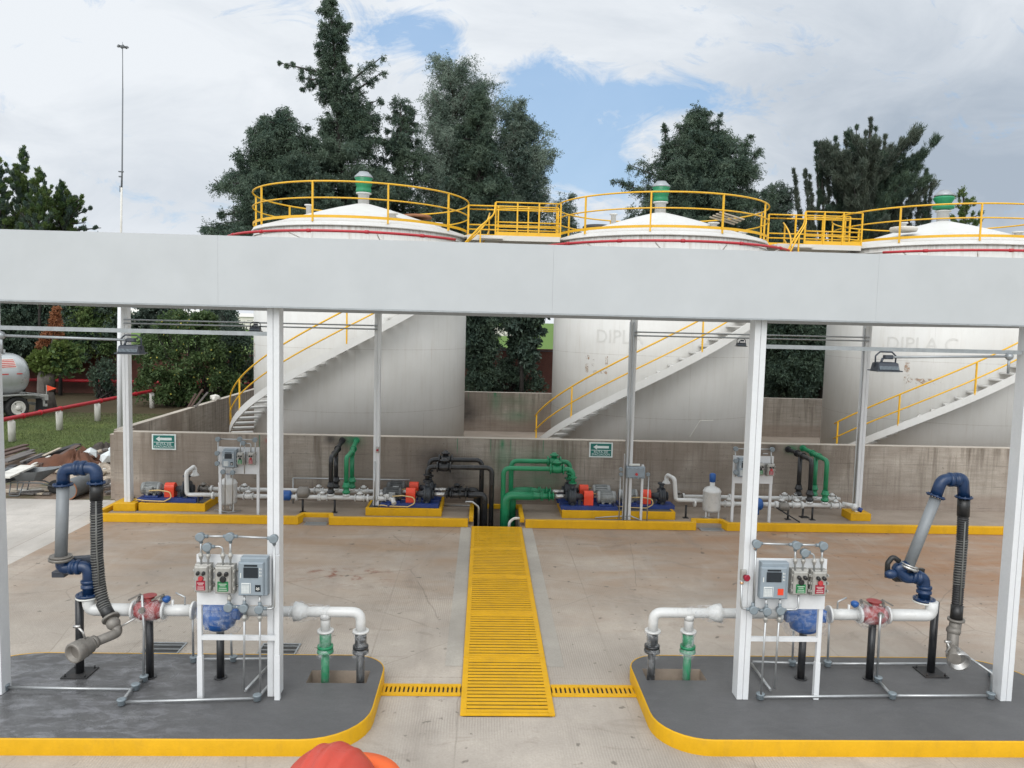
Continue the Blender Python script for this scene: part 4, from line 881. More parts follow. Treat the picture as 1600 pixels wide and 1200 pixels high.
for pts in ([Q(314, 838), Q(360, 838)], [Q(360, 838), Q(428.5, 841)], [Q(314, 838), Q(314.5, 884)], [Q(360, 838), Q(360, 884)], [Q(325, 854), Q(325.5, 884)], [Q(325, 854), Q(348, 854), Q(348.5, 884)],
            [Q(428.5, 841), Q(428.5, 951), Q(406, 951)], [Q(358, 926), Q(358, 948)], [Q(358, 948), Q(382, 949)], [Q(382, 930), Q(382, 949)], [Q(406, 930), Q(406, 951)],
            [Q(382, 949), Q(381, 1078)], [Q(406, 951), Q(406.5, 1082)]): conduit_part(g, pts)
couplings(g, [(Q(314, 868), (0, 0, 1)), (Q(325.3, 868), (0, 0, 1)), (Q(348.4, 868), (0, 0, 1)), (Q(360, 868), (0, 0, 1)), (Q(382, 965), (0, 0, 1)), (Q(406, 965), (0, 0, 1)), (Q(358.4, 935), (0, 0, 1))])
# right island panel
g = thing('control_panel', 'white control panel stand with green and red switch boxes, on right island', 'control panel', (4.0, 9.56, .2))
yP = 9.56; Q = lambda u, v, y=9.47: P(u, v, y)
mb = MB(); a, b = P(1179, 872, yP), P(1288, 952, yP); mb.box(a.x, b.x, yP, yP+.012, b.z, a.z); mb.build('board', 'white_paint', g)
leg(g, P(1170, 1000, yP).x, yP+.014, a.z-.01, .74); leg(g, P(1281, 1000, yP).x, yP+.014, a.z-.01, .70)
mb = MB(); mb.box(P(1172, 995, yP).x, P(1281, 995, yP).x, yP+.016, yP+.062, .98, 1.035); mb.build('crossbar', 'white_paint', g)
flow_computer(g, 1188, 882, 1229, 937, 9.44, 'red'); switch_box(g, 1238, 890, 1262, 930, 9.46, 'green_plate'); switch_box(g, 1268, 891, 1291, 931, 9.46, 'red_plate')
for u, v, dd in ((1181, 849, ((1, 0, 0), (0, 0, -1))), (1243, 851, ((-1, 0, 0), (1, 0, 0), (0, 0, -1))), (1285, 852, ((-1, 0, 0), (0, 0, -1))), (1256, 863, ((1, 0, 0), (0, 0, -1))),
                 (1176, 952, ((1, 0, 0), (0, 0, 1), (-1, 0, 0))), (1197, 954, ((-1, 0, 0), (0, 0, 1), (0, 0, -1))), (1218, 953, ((1, 0, 0), (0, 0, 1), (0, 0, -1)))): junction(g, Q(u, v), .05, dd)
for pts in ([Q(1181, 849), Q(1243, 851)], [Q(1243, 851), Q(1285, 852)], [Q(1181, 849), Q(1178, 952)], [Q(1243, 851), Q(1242, 892)], [Q(1285, 852), Q(1283.5, 892)], [Q(1256, 863), Q(1254, 892)], [Q(1256, 863), Q(1272, 866), Q(1272, 892)],
            [Q(1197, 935), Q(1197, 954)], [Q(1219, 935), Q(1218, 953)], [Q(1248, 930), Q(1247, 952), Q(1218, 953)], [Q(1176, 952), Q(1197, 954)], [Q(1159, 907), Q(1158, 951), Q(1176, 952)],
            [Q(1197, 954), Q(1189, 1085)], [Q(1218, 953), Q(1210, 1076)]): conduit_part(g, pts)
couplings(g, [(Q(1242.5, 876), (0, 0, 1)), (Q(1255, 876), (0, 0, 1)), (Q(1272, 877), (0, 0, 1)), (Q(1284, 876), (0, 0, 1)), (Q(1196, 967), (0, 0, 1)), (Q(1217.5, 967), (0, 0, 1))])
mb = MB()
for p in (Q(1180.5, 857), Q(1279, 852), Q(1159, 911)): mb.cyl(p+V((-.018, 0, 0)), p+V((.018, 0, 0)), .019, 8)
mb.build('copper_bush', 'copper', g)
# conduit laid on the island decks
def floor_run(label, runs, fits, ups=()):
    g = thing('floor_conduit', label, 'conduit', tuple(runs[0][0])); 
    for pts in runs: mb = MB(); mb.pipe(pts, .019, .06, 8); mb.build('conduit', 'conduit', g)
    for p in fits: mb = MB(); p = V(p); mb.lathe(p-V((0, 0, .04)), (0, 0, 1), [(0, .03), (.01, .048), (.06, .048), (.066, .056), (.08, .056), (.085, .04)], 12); mb.sphere(p, .04, 8); mb.build('junction_box', 'fitting', g)
    for pts in ups: mb = MB(); mb.pipe(pts, .016, .05, 8); mb.build('riser_conduit', 'conduit', g)
    return g
K = lambda u, v: G(u, v, .245)
floor_run('galvanised conduit lying across the front of left island', [[K(5, 1074), K(205, 1077)], [K(225, 1060), K(205, 1077), K(190, 1097)], [K(190, 1097), K(402, 1091)], [K(402, 1091), K(428, 1062)]], [K(8, 1074), K(212, 1073), K(225, 1060), K(190, 1097), K(402, 1090)],
          [[K(224, 1060), P(225, 985, 9.95), P(222, 930, 9.98)]])
floor_run('galvanised conduit lying along the back of left island', [[K(302, 1030), K(440, 1029)], [K(383, 1079), K(420, 1040)]], [K(303, 1030), K(365, 1029), K(425, 1030)], [[K(302, 1029), P(301, 955, 10.5)], [K(362, 1028), P(361, 990, 10.5)]])
floor_run('galvanised conduit lying across the front of right island', [[K(1188, 1089), K(1394, 1087)], [K(1394, 1087), K(1548, 1087)], [K(1372, 1063), K(1394, 1087)], [K(1548, 1087), K(1550, 1052)]], [K(1188, 1088), K(1394, 1087), K(1548, 1087), K(1372, 1062), K(1550, 1053)],
          [[K(1370, 1062), P(1374, 985, 10.0), P(1376, 960, 10.0)], [K(1548, 1085), P(1550, 1052, 9.62), P(1530, 1038, 9.7), P(1506, 1022, 9.9), P(1500, 1024, 10.)]])
floor_run('galvanised conduit lying along the back of right island', [[K(1176, 1034), K(1240, 1036), K(1290, 1037)], [K(1290, 1037), K(1478, 1037)], [K(1174, 1037), K(1204, 1078)]], [K(1238, 1036), K(1293, 1037)], [[K(1238, 1035), P(1240, 985, 10.5)], [K(1293, 1036), P(1296, 965, 10.5)]])
# ------------------------------------------------------------------ pump pad: plinths, pumps, pipework
YF, YR = 19.35, 20.0
def plinth(label, x0, x1, y0, y1, z1=.3):
    g = thing('pump_plinth', label, 'plinth', ((x0+x1)/2, y0, .1)); kb = MB(); t = .07
    kb.box(x0, x1, y0, y0+t, .1, z1); kb.box(x0, x0+t, y0+t, y1, .1, z1); kb.box(x1-t, x1, y0+t, y1, .1, z1); kb.build('kerb', 'yellow', g, bevel=.008)
    mb = MB(); mb.box(x0+t, x1-t, y0+t, y1, .1, z1-.012); mb.build('top', 'deck_paint', g)
plinth('yellow-edged plinth under the single pump at far left', P(217, 790, 19.25).x, P(321, 790, 19.25).x, 19.22, 20.2)
plinth('yellow-edged plinth under the pump pair left of the pipe pit', P(571, 800, 19.1).x, P(690, 800, 19.1).x, 19.08, 20.5)
plinth('long yellow-edged plinth under the pumps right of the pipe pit', P(878, 800, 19.15).x, P(1055, 803, 19.15).x, 19.12, 20.5)
def pump_set(label):
    g = thing('pump_set', label, 'pump', (0, 0, 0)); zs = .30   # shaft height over the base underside
    b = MB(); b.box(0, 1.46, -.24, -.16, 0, .10); b.box(0, 1.46, .16, .24, 0, .10); b.box(0, .06, -.16, .16, 0, .10); b.box(1.40, 1.46, -.16, .16, 0, .10); b.box(.06, 1.4, -.16, .16, .085, .1); b.box(.14, .48, -.17, .17, .10, .145); b.build('base', 'blue_base', g, bevel=.006)
    m_ = MB(); m_.lathe((.02, 0, zs), (1, 0, 0), [(0, .10), (.02, .155), (.10, .165), (.105, .15), (.42, .15), (.425, .165), (.47, .16), (.50, .10), (.505, .03), (.64, .03)], 22)
    for k in range(18):
        a = 2*PI*k/18
        if math.sin(a) < -.75: continue
        m_.bar((.13, math.cos(a)*.155, zs+math.sin(a)*.155), (.43, math.cos(a)*.155, zs+math.sin(a)*.155), .012, .03, (0, math.cos(a), math.sin(a)))
    m_.box(.16, .22, -.13, .13, .145, .2); m_.box(.34, .40, -.13, .13, .145, .2); mo = m_.build('motor', 'motor_grey', g)
    tb = MB(); tb.cbox((.28, -.185, zs+.0), .16, .08, .15, .015); tb.cyl((.28, -.22, zs), (.28, -.24, zs), .05, 12); tb.build('terminal_box', 'motor_grey', mo)
    gd = MB(); pr = [(-.12, .10), (-.12, zs+.04)]+[(-.12*math.cos(PI*k/10), zs+.04+.12*math.sin(PI*k/10)) for k in range(1, 10)]+[(.12, zs+.04), (.12, .10)]
    n = len(pr); vs = [(.62, a, c) for a, c in pr]+[(.86, a, c) for a, c in pr]; gd.add(vs, [tuple(range(n)), tuple(range(n, 2*n))]+[(i, (i+1) % n, n+(i+1) % n, n+i) for i in range(n)]); gd.build('coupling_guard', 'red_guard', g, bevel=.006)
    bf = MB(); bf.lathe((.86, 0, zs), (1, 0, 0), [(0, .03), (.02, .03), (.03, .075), (.16, .085), (.2, .12), (.23, .14)], 16); bf.box(.93, 1.0, -.05, .05, .1, zs-.05); bf.build('bearing_frame', 'pump_dark', g)
    pc = MB(); pc.lathe((1.07, 0, zs), (1, 0, 0), [(0, .12), (.01, .215), (.05, .225), (.055, .20), (.12, .20), (.125, .215), (.16, .21), (.19, .13), (.22, .085)], 24); pc.cyl((1.15, 0, zs+.15), (1.15, 0, zs+.33), .06, 14); pc.flange((1.15, 0, zs+.33), (0, 0, 1), .105, .03, 8); pc.flange((1.30, 0, zs), (1, 0, 0), .115, .03, 8); pc.cyl((1.26, 0, zs), (1.3, 0, zs), .07, 14); pc.box(1.1, 1.2, -.14, .14, .1, zs-.14)
    for k in range(8): a = 2*PI*k/8+.2; pc.cyl((1.05, math.cos(a)*.185, zs+math.sin(a)*.185), (1.1, math.cos(a)*.185, zs+math.sin(a)*.185), .016, 6)
    pc.build('pump_casing', 'pump_dark', g)
    h = MB(); h.tube(fillet([(.30, -.25, zs-.01), (.55, -.29, zs+.02), (.84, -.30, zs-.02), (.88, -.31, zs-.16), (.70, -.31, .04), (.2, -.30, .05), (.02, -.28, .07), (-.06, -.2, .02)], .12, 6), .016, 8); h.build('flexible_conduit', 'tan_hose', g)
    return g
def seat(u, v, y): q = P(u, v, y); return q.x-.74
grp = 'pump sets on the pad'
p0 = pump_set('single red-guarded pump with grey motor, farthest left on the pad'); p0.location = (seat(267, 770, 19.62), 19.62, .288); p0['group'] = grp
dup(p0, (seat(642, 775, 19.45), 19.45, .288), 0, 'front red-guarded pump of the pair left of the pipe pit', grp)
dup(p0, (seat(647, 760, 20.13), 20.13, .30), 0, 'rear red-guarded pump of the pair left of the pipe pit', grp)
dup(p0, (seat(1009, 772, 19.7), 19.7, .288), 0, 'single red-guarded pump behind the grey junction box stand', grp)
dup(p0, (P(919, 778, 19.45).x+.74, 19.45, .288), PI, 'front red-guarded pump fed by the green pipes', grp)
dup(p0, (P(912, 760, 20.13).x+.74, 20.13, .30), PI, 'rear red-guarded pump fed by the green pipes', grp)

for o_ in bpy.data.objects:
    if o_.name.startswith('motor') and o_.parent and 'pair left of the pipe pit' in o_.parent.get('label', ''): o_.material_slots[0].link = 'OBJECT'; o_.material_slots[0].material = MATS['motor_dark']
def valve(mb, p, axis, r, wheel=False):
    """flanged valve body with bonnet and cap"""
    p = V(p); a = V(axis).normalized(); mb.flange(p-a*r*2.1, a, r*1.75, r*.45); mb.flange(p+a*r*2.1, a, r*1.75, r*.45)
    mb.lathe(p-a*r*2.0, a, [(0, r*1.1), (r*.8, r*1.35), (r*2, r*1.5), (r*3.2, r*1.35), (r*4, r*1.1)], 14)
    up = V((0, 0, 1)) if abs(a.z) < .8 else V((0, -1, 0))
    mb.lathe(p+up*r*.9, up, [(0, r*.95), (r*1.1, r*.95), (r*1.15, r*1.5), (r*1.5, r*1.5), (r*1.55, r*.9), (r*2.1, r*.75)], 12)
    if wheel: mb.lathe(p+up*r*3.4, up, [(0, r*1.7), (r*.25, r*1.9), (r*.5, r*1.7)], 14)
def post(mb, x, y, ztop, w=.045): mb.cyl((x, y, .1), (x, y, ztop), w*.6, 8); mb.box(x-.07, x+.07, y-.07, y+.07, .1, .112)
def line(label, name, mat, y, u_pts, valves, flanges, posts, r, zc, extra=None, cat='pipework'):
    g = thing(name, label, cat, (P(*u_pts[0], y).x, y, .1)); mb = MB(); mb.pipe([P(u, v, y) if zc is None else V((P(u, v, y).x, y, zc)) for u, v in u_pts], r, .12, 12); mb.build('pipe', mat, g)
    for u in valves: mb = MB(); valve(mb, V((P(u, 770, y).x, y, zc)), (1, 0, 0), r*.95); mb.build('valve', mat, g)
    if flanges:
        mb = MB()
        for u in flanges: mb.flange((P(u, 770, y).x, y, zc), (1, 0, 0), r*1.7, .05)
        mb.build('flange', mat, g)
    for u in posts: mb = MB(); post(mb, P(u, 790, y).x, y, zc-r); mb.build('support', 'dark_iron', g)
    return g
# ---- left white manifolds
g = line('front white pipe line of the left pump skid', 'white_pipe_line', 'white_pipe', YF, [(352, 773), (618, 773)], (388, 504, 562, 596), (333, 500, 575, 464), (305+5, 473, 523), .055, .49)
mb = MB(); x0 = P(304, 740, 19.62).x; mb.pipe([V((x0+.01, 19.62, 1.10)), V((x0-.01, 19.60, 1.17)), P(291, 738, YF), P(292, 773, YF), P(345, 773, YF)], .052, .09, 12); mb.lathe((x0+.01, 19.62, .93), (0, 0, 1), [(0, .11), (.03, .10), (.09, .055), (.2, .05)], 14); mb.build('discharge_bend', 'white_pipe', g)
mb = MB(); mb.pipe([P(600, 773, YF), P(612, 776, YF-.05), P(616, 787, YF-.2)], .06, .06, 12); mb.sphere(P(612, 778, YF-.05), .095, 12); mb.build('end_valve', 'white_pipe', g)
mb = MB(); mb.sphere(P(607, 789, YF-.2), .04, 10); mb.build('end_plug', 'blue_base', g)
mb = MB(); p = P(448, 774, YF); mb.lathe(p+V((-.12, 0, 0)), (1, 0, 0), [(0, .08), (.03, .13), (.2, .13), (.24, .08)], 14); mb.build('flow_meter', 'blue_meter', g)
mb = MB(); p = P(474, 770, YF); mb.lathe(p+V((-.16, 0, .01)), (1, 0, 0), [(0, .075), (.05, .15), (.27, .15), (.32, .075)], 14); mb.build('strainer', 'cast_grey', g)
g = line('rear white pipe line of the left pump skid', 'white_pipe_line', 'white_pipe', YR, [(318, 763), (640, 763)], (382, 498, 568), (331, 345), (), .055, .51)
mb = MB(); valve(mb, V((P(318, 763, YR).x, YR, .51)), (1, 0, 0), .055); mb.build('suction_valve', 'cast_grey', g)
mb = MB(); mb.cyl((P(458, 750, 20.25).x, 20.25, .78), (P(640, 757, 20.25).x, 20.25, .78), .02, 8); mb.cyl((P(458, 750, 20.25).x, 20.25, .78), (P(458, 750, 20.25).x, 20.25, .1), .018, 8); mb.build('drain_line', 'conduit', g)
def risers(label, mat, name, uf, ur, uw, vw, ztop, mirror=1, zc=.5):
    """two vertical legs off the front and rear lines, joined by a pipe running back into the wall"""
    g = thing(name, label, 'pipework', (P(uf, 760, YF).x, YF, .5)); r = .058; xf, xr = P(uf, 760, YF).x, P(ur, 750, YR).x; w = P(uw, vw, 20.55)
    mb = MB(); mb.pipe([(xf, YF, zc+.3), (xf, YF, ztop), (xf+(xr-xf)*.9, YR-.1, ztop+.03), (w.x, 20.55, w.z)], r, .12, 12); mb.build('front_leg', mat, g)
    mb = MB(); mb.cyl((xr, YR, zc+.3), (xr, YR, ztop), r, 12); mb.build('rear_leg', mat, g)
    mb = MB()
    for x, y in ((xf, YF), (xr, YR)): mb.lathe((x, y, zc+.05), (0, 0, 1), [(0, r), (.05, r), (.06, r*1.7), (.10, r*1.7), (.11, r*1.25), (.2, r*1.25), (.21, r*1.75), (.25, r*1.75), (.255, r*1.4), (.33, r*1.3)], 14)
    mb.build('isolation_valve', mat, g)
    mb = MB(); d = (V((w.x, 20.55, w.z))-V((xr, YR-.1, ztop+.03))).normalized(); q = V((xr, YR, ztop+.03)); mb.flange(q-d*.12, d, r*1.6, .04); mb.flange(q+d*.16, d, r*1.6, .04); mb.sphere(q, r*1.35, 10); mb.flange((w.x, 20.53, w.z), (0, 1, 0), r*1.5, .03); mb.build('flange', mat, g)
    if mat == 'green_pipe' or True:
        mb = MB(); mb.flange((xf, YF, zc+.06), (0, 0, 1), r*1.55, .05); mb.flange((xr, YR, zc+.06), (0, 0, 1), r*1.55, .05); mb.build('tee', 'white_pipe', g)
risers('black twin-leg riser from the left white lines to the wall', 'black_pipe', 'pipe_riser', 517, 525, 535, 688, 1.52)
risers('green twin-leg riser from the left white lines to the wall', 'green_pipe', 'pipe_riser', 541, 550, 557, 688, 1.52)
# ---- right white manifolds
g = line('front white pipe line of the right pump skid', 'white_pipe_line', 'white_pipe', YF, [(1098, 781), (1325, 787)], (1140, 1222, 1246, 1306), (1086, 1213, 1254), (1072, 1232, 1270), .055, .49)
x0 = P(1041, 755, 19.7).x; mb = MB(); mb.pipe([V((x0, 19.7, 1.06)), V((x0+.02, 19.68, 1.15)), P(1054, 748, YF), P(1056, 781, YF), P(1100, 782, YF)], .052, .09, 12); mb.lathe((x0, 19.7, .92), (0, 0, 1), [(0, .11), (.03, .10), (.09, .055), (.2, .05)], 14); mb.build('discharge_bend', 'white_pipe', g)
mb = MB(); mb.pipe([P(1316, 787, YF), P(1332, 790, YF-.1), P(1340, 795, YF-.25)], .055, .06, 12); mb.sphere(P(1335, 792, YF-.15), .09, 12); mb.build('end_valve', 'white_pipe', g)
mb = MB(); p = P(1345, 797, YF-.3); mb.lathe(p+V((-.05, .03, .02)), (.8, -.5, -.35), [(0, .06), (.09, .06), (.1, .045)], 12); mb.build('end_plug', 'blue_base', g)
mb = MB(); p = P(1183, 787, YF); mb.lathe(V((p.x-.14, YF, .49)), (1, 0, 0), [(0, .08), (.03, .14), (.08, .16), (.2, .16), (.25, .14), (.28, .08)], 14); mb.cyl((p.x, YF, .36), (p.x, YF, .22), .06, 10); mb.build('flow_meter', 'blue_meter', g)
mb = MB(); p = P(1224, 783, YF); mb.lathe(V((p.x-.14, YF-.02, .45)), (1, 0, 0), [(0, .07), (.04, .12), (.24, .12), (.28, .07)], 14); mb.build('strainer', 'cast_grey', g)
g = line('rear white pipe line of the right pump skid', 'white_pipe_line', 'white_pipe', YR, [(1058, 773), (1312, 780)], (1226, 1245, 1300), (1068, 1140), (), .055, .51)
mb = MB(); valve(mb, V((P(1060, 773, YR).x, YR, .51)), (1, 0, 0), .05); mb.build('suction_valve', 'cast_grey', g)
mb = MB(); mb.bar((P(1215, 795, 19.2).x, 19.3, .42), (P(1250, 815, 19.0).x, 19.0, .12), .03, .03); mb.bar((P(1256, 800, 19.6).x, 19.65, .42), (P(1254, 806, 19.6).x, 19.6, .12), .04, .04); mb.box(P(1250, 806, 19.6).x, P(1263, 806, 19.6).x, 19.5, 19.7, .1, .115); mb.build('brace', 'dark_iron', g)
risers('black twin-leg riser from the right white lines to the wall', 'black_pipe', 'pipe_riser', 1266, 1248.5, 1231, 702, 1.66)
risers('green twin-leg riser from the right white lines to the wall', 'green_pipe', 'pipe_riser', 1290, 1273, 1254, 700, 1.66)
# ---- air eliminator vessels
def vessel(label, u, y, blue=True):
    x = P(u, 780, y).x; g = thing('air_vessel', label, 'vessel', (x, y, .1))
    mb = MB(); mb.lathe((x, y, .26), (0, 0, 1), [(0, .05), (.015, .14), (.05, .21), (.10, .228), (.53, .228), (.54, .234), (.56, .234), (.57, .226), (.63, .19), (.67, .11), (.685, .065), (.79, .065)], 24); mb.build('body', 'white_pipe', g)
    for k in range(3): a = PI*.5+k*2*PI/3; mb = MB(); mb.bar((x+.19*math.cos(a), y+.19*math.sin(a), .1), (x+.19*math.cos(a), y+.19*math.sin(a), .36), .03, .03); mb.build('leg', 'white_pipe', g)
    mb = MB(); mb.lathe((x, y, 1.05), (0, 0, 1), [(0, .06), (.01, .075), (.2, .082), (.22, .06), (.235, .02)], 16); mb.build('vent_cap', 'blue_meter', g)
    mb = MB(); mb.pipe([(x-.3, y-.1, .16), (x+.1, y-.25, .13), (x+.35, y-.1, .14)], .014, .05, 8); mb.build('drain_pipe', 'conduit', g)
vessel('white air vessel with blue cap on the right pump skid', 1112, YF)
vessel('white air vessel behind the rear left control panel', 356, YF)
# ---- centre black and green pump pipework
def centre(label_f, mat, y, x_pump, z_pump, u_dn, v_top, sgn, rs, big, name):
    """discharge loop and suction of one pump, both diving into the pipe pit; sgn +1: pump lies to the left of the pit"""
    xd = P(u_dn, 770, y).x; zt = EYE-(EYE-P(u_dn, v_top, y).z); g = thing(name, label_f, 'pipework', (xd, y, .1)); xs = x_pump; r = .062
    mb = MB(); mb.pipe([(xs, y, z_pump+.32), (xs, y, zt), (xd, y, zt), (xd, y, -.9)], r, .17, 14); mb.build('discharge_pipe', mat, g)
    mb = MB(); valve(mb, (xs+sgn*.42, y, zt), (1, 0, 0), .078); mb.flange((xs, y, z_pump+.36), (0, 0, 1), .105, .03); mb.flange((xs, y, z_pump+.5), (0, 0, 1), .105, .03); mb.build('valve', mat, g)
    xe = xs+sgn*.15; mb = MB(); mb.cyl((xe, y, z_pump), (xe+sgn*.34, y, z_pump), .058, 14); mb.build('steel_sleeve', 'steel', g)
    mb = MB(); zc = z_pump
    if big: mb.flange((xe+sgn*.35, y, zc), (1, 0, 0), .11, .03); mb.tube([(xe+sgn*.35, y, zc), (xe+sgn*.68, y, zc), (xe+sgn*.86, y, zc)], [.078, .078, .113], 16)
    else:
        for k in (.36, .5, .68, .84): mb.flange((xe+sgn*k, y, zc), (1, 0, 0), .10, .03)
        mb.tube([(xe+sgn*.34, y, zc), (xe+sgn*.95, y, zc)], .066, 14); xq = None
    if big: mb.pipe([(xe+sgn*.86, y, zc), (big, y, zc), (big, y, -.9)], .113, .2, 16)
    else: mb.pipe([(xe+sgn*.9, y, zc), (rs, y, zc), (rs, y, -.9)], .085, .12, 14)
    mb.build('suction_pipe', mat, g)
    if big:
        mb = MB()
        for k in (.45, .62, .66): mb.flange((xe+sgn*k, y, zc), (1, 0, 0), .125, .03)
        mb.build('flange', mat, g)
    else:
        mb = MB(); valve(mb, (xe+sgn*.58, y, zc), (1, 0, 0), .06); mb.tube([(xe+sgn*.62, y-.02, zc+.1), (xe+sgn*.72, y-.1, zc+.13), (xe+sgn*.78, y-.12, zc+.18)], .01, 6); mb.build('suction_valve', mat, g)
xlf = seat(642, 775, 19.45)+1.15; xlr = seat(647, 760, 20.13)+1.15
xrf = P(919, 778, 19.45).x+.74-1.15; xrr = P(912, 760, 20.13).x+.74-1.15
centre('front black pump pipework looping down into the pit', 'black_pipe', 19.45, xlf, .588, 768, 731, 1, P(757, 770, 19.45).x, None, 'pump_pipework')
centre('rear black pump pipework looping down into the pit', 'black_pipe', 19.93, xlr, .60, 752, 719, 1, P(745, 760, 19.93).x, None, 'pump_pipework')
centre('front green pump pipework looping down into the pit', 'green_pipe', 19.45, xrf, .588, 786, 731.5, -1, 0, P(785, 770, 19.45).x+.08, 'pump_pipework')
centre('rear green pump pipework looping down into the pit', 'green_pipe', 19.93, xrr, .60, 798, 720, -1, 0, P(797, 770, 19.93).x+.05, 'pump_pipework')
def small_pipe(label, pts, r=.02, mat='conduit', cat='conduit', name='conduit_run'):
    mb = MB(); mb.pipe(pts, r, .1, 8); o = mb.build(name, mat, loc=pts[0]); return tag(o, label, cat)
small_pipe('bent galvanised conduit dropping into the pit beside the black pipes', [P(727, 784, 19.3), P(738, 784, 19.3), P(748, 792, 19.3), V((P(748, 792, 19.3).x, 19.3, -.6))], .026)
small_pipe('thin conduit lying on the pad behind the pipe pit', [V((P(690, 791, 20.2).x, 20.2, .125)), V((P(815, 795, 20.2).x, 20.2, .125))], .02)
small_pipe('pale bent drain pipe hooking over the right edge of the pit', [P(812, 810, 18.75), P(803, 810, 18.75), P(796, 816, 18.75), P(795, 830, 18.75)], .035, 'pedestal', 'pipe', 'drain_pipe')
small_pipe('bright conduit lying across the yellow plinth below the junction box stand', [P(930, 809, 19.05), P(960, 807, 19.05), P(985, 806, 19.05), P(999, 812, 18.95)], .016)
# ---- rear control panels
def rear_panel(label, uL, uR, vt, vb, y, devices, conduits, boxes):
    a, b = P(uL, vt, y), P(uR, vb, y); g = thing('control_panel', label, 'control panel', ((a.x+b.x)/2, y, .1))
    mb = MB(); mb.box(a.x, b.x, y, y+.012, b.z, a.z); mb.build('board', 'white_paint', g)
    for x in (a.x+.03, b.x-.03): mb = MB(); mb.box(x-.03, x+.03, y+.014, y+.07, .1, a.z-.005); mb.build('leg', 'white_paint', g)
    for d_ in devices:
        if d_[0] == 'fc': flow_computer(g, *d_[1], y-.16, 'black')
        else: switch_box(g, *d_[1], y-.14, d_[0])
    for pts in conduits: conduit_part(g, [P(u, v, y-.12) for u, v in pts], .014, .05)
    for u, v in boxes: junction(g, P(u, v, y-.12), .055)
rear_panel('small white control panel stand on the left pump skid', 341, 404.5, 698, 741, 19.0,
           [('fc', (347, 703, 368, 731)), ('green_plate', (370.5, 707, 381.5, 727)), ('red_plate', (387.5, 707, 398, 727))],
           [[(341, 686), (400, 687)], [(341, 686), (340, 730)], [(376, 687), (375.5, 708)], [(399, 687), (398.5, 708)], [(381, 693), (392, 693), (392, 708)], [(382, 693), (382, 740)], [(352, 731), (352, 738), (351.5, 796)], [(364, 731), (364, 738), (363, 796)]],
           [(341, 686), (375, 686), (399, 687), (380.5, 692), (349, 737), (364, 738), (340, 708), (340, 724)])
rear_panel('small white control panel stand on the right pump skid, behind a column', 1147, 1207, 712, 756, 19.0,
           [('fc', (1154, 717, 1175, 746)), ('green_plate', (1182.5, 724, 1193.5, 743)), ('red_plate', (1199, 725, 1210, 744))],
           [[(1149, 701), (1207, 702)], [(1149, 701), (1149, 745)], [(1183, 702), (1183, 725)], [(1205, 702), (1205, 725)], [(1192, 709), (1200, 709)], [(1186, 743), (1186, 755)]],
           [(1149, 701), (1183, 701), (1206, 702), (1149, 720), (1149, 738)])
g = thing('junction_stand', 'grey junction box on thin white posts beside a rear column', 'junction box', (P(995, 800, 19.0).x, 19.0, .1))
mb = MB(); a, b = P(979, 729, 18.95), P(1007, 747, 18.95); mb.cbox(((a.x+b.x)/2, 18.95, (a.z+b.z)/2), b.x-a.x, .16, a.z-b.z, .03)
for k in (-.36, -.12, .12, .36): 
    for s in (-1, 1): mb.cyl(((a.x+b.x)/2+k*(b.x-a.x), 18.86, (a.z+b.z)/2+s*.13), ((a.x+b.x)/2+k*(b.x-a.x), 18.84, (a.z+b.z)/2+s*.13), .016, 6)
jb = mb.build('enclosure', 'grey_box', g); mb = MB(); mb.cyl(P(994.5, 741, 18.87), P(994.5, 741, 18.87)-V((0, .03, 0)), .035, 12); mb.build('push_button', 'stop_red', jb)
mb = MB(); mb.box(P(983, 729, 18.98).x, P(1000, 729, 18.98).x, 18.98, 19.04, a.z+.02, a.z+.06); mb.build('bracket', 'pale_mark', g)
for u in (975, 1002.5): mb = MB(); x = P(u, 780, 19.05).x; mb.box(x-.028, x+.028, 19.04, 19.1, .1, a.z+(.3 if u < 980 else .03)); mb.build('post', 'white_paint', g)
for u in (969.5, 1013.5): conduit_part(g, [P(u, 745, 18.95), V((P(u, 745, 18.95).x, 18.95, .1))], .014)
for u, v in ((970, 733), (970, 741), (1012, 741)): junction(g, P(u, v, 18.95), .045)

# ------------------------------------------------------------------ dike walls and signs
WZ = 1.89; YW = 20.56
def wall(label, x0, x1, y0, y1, z1, capt=.022):
    g = thing('dike_wall', label, 'wall', ((x0+x1)/2, y0, 0)); mb = MB(); mb.box(x0, x1, y0, y1, 0, z1-capt); mb.build('wall', 'dike_concrete', g)
    mb = MB(); mb.box(x0-.002, x1+.002, y0-.003, y1+.003, z1-capt, z1); mb.build('coping', 'wall_cap', g, bevel=.008)
wall('long grey concrete dike wall behind the pumps', -9.75, 26, YW, YW+.22, WZ)
wall('grey concrete dike wall receding along the left of the tanks', -10.22, -10.02, 21.8, 35.2, 1.80)
wall('short grey concrete dike return at the left corner', -10.22, -9.76, 21.58, 21.79, 1.79)
wall('stub of grey concrete dike wall joining the left return to the front wall', -9.96, -9.76, YW+.23, 21.57, 1.78)
wall('grey concrete dike wall behind the tanks', -10.01, 30, 35.0, 35.22, 1.80)
sheet('dike_floor', [-10.0, 30], [YW+.22, 35.0], .004, 'pad_concrete')
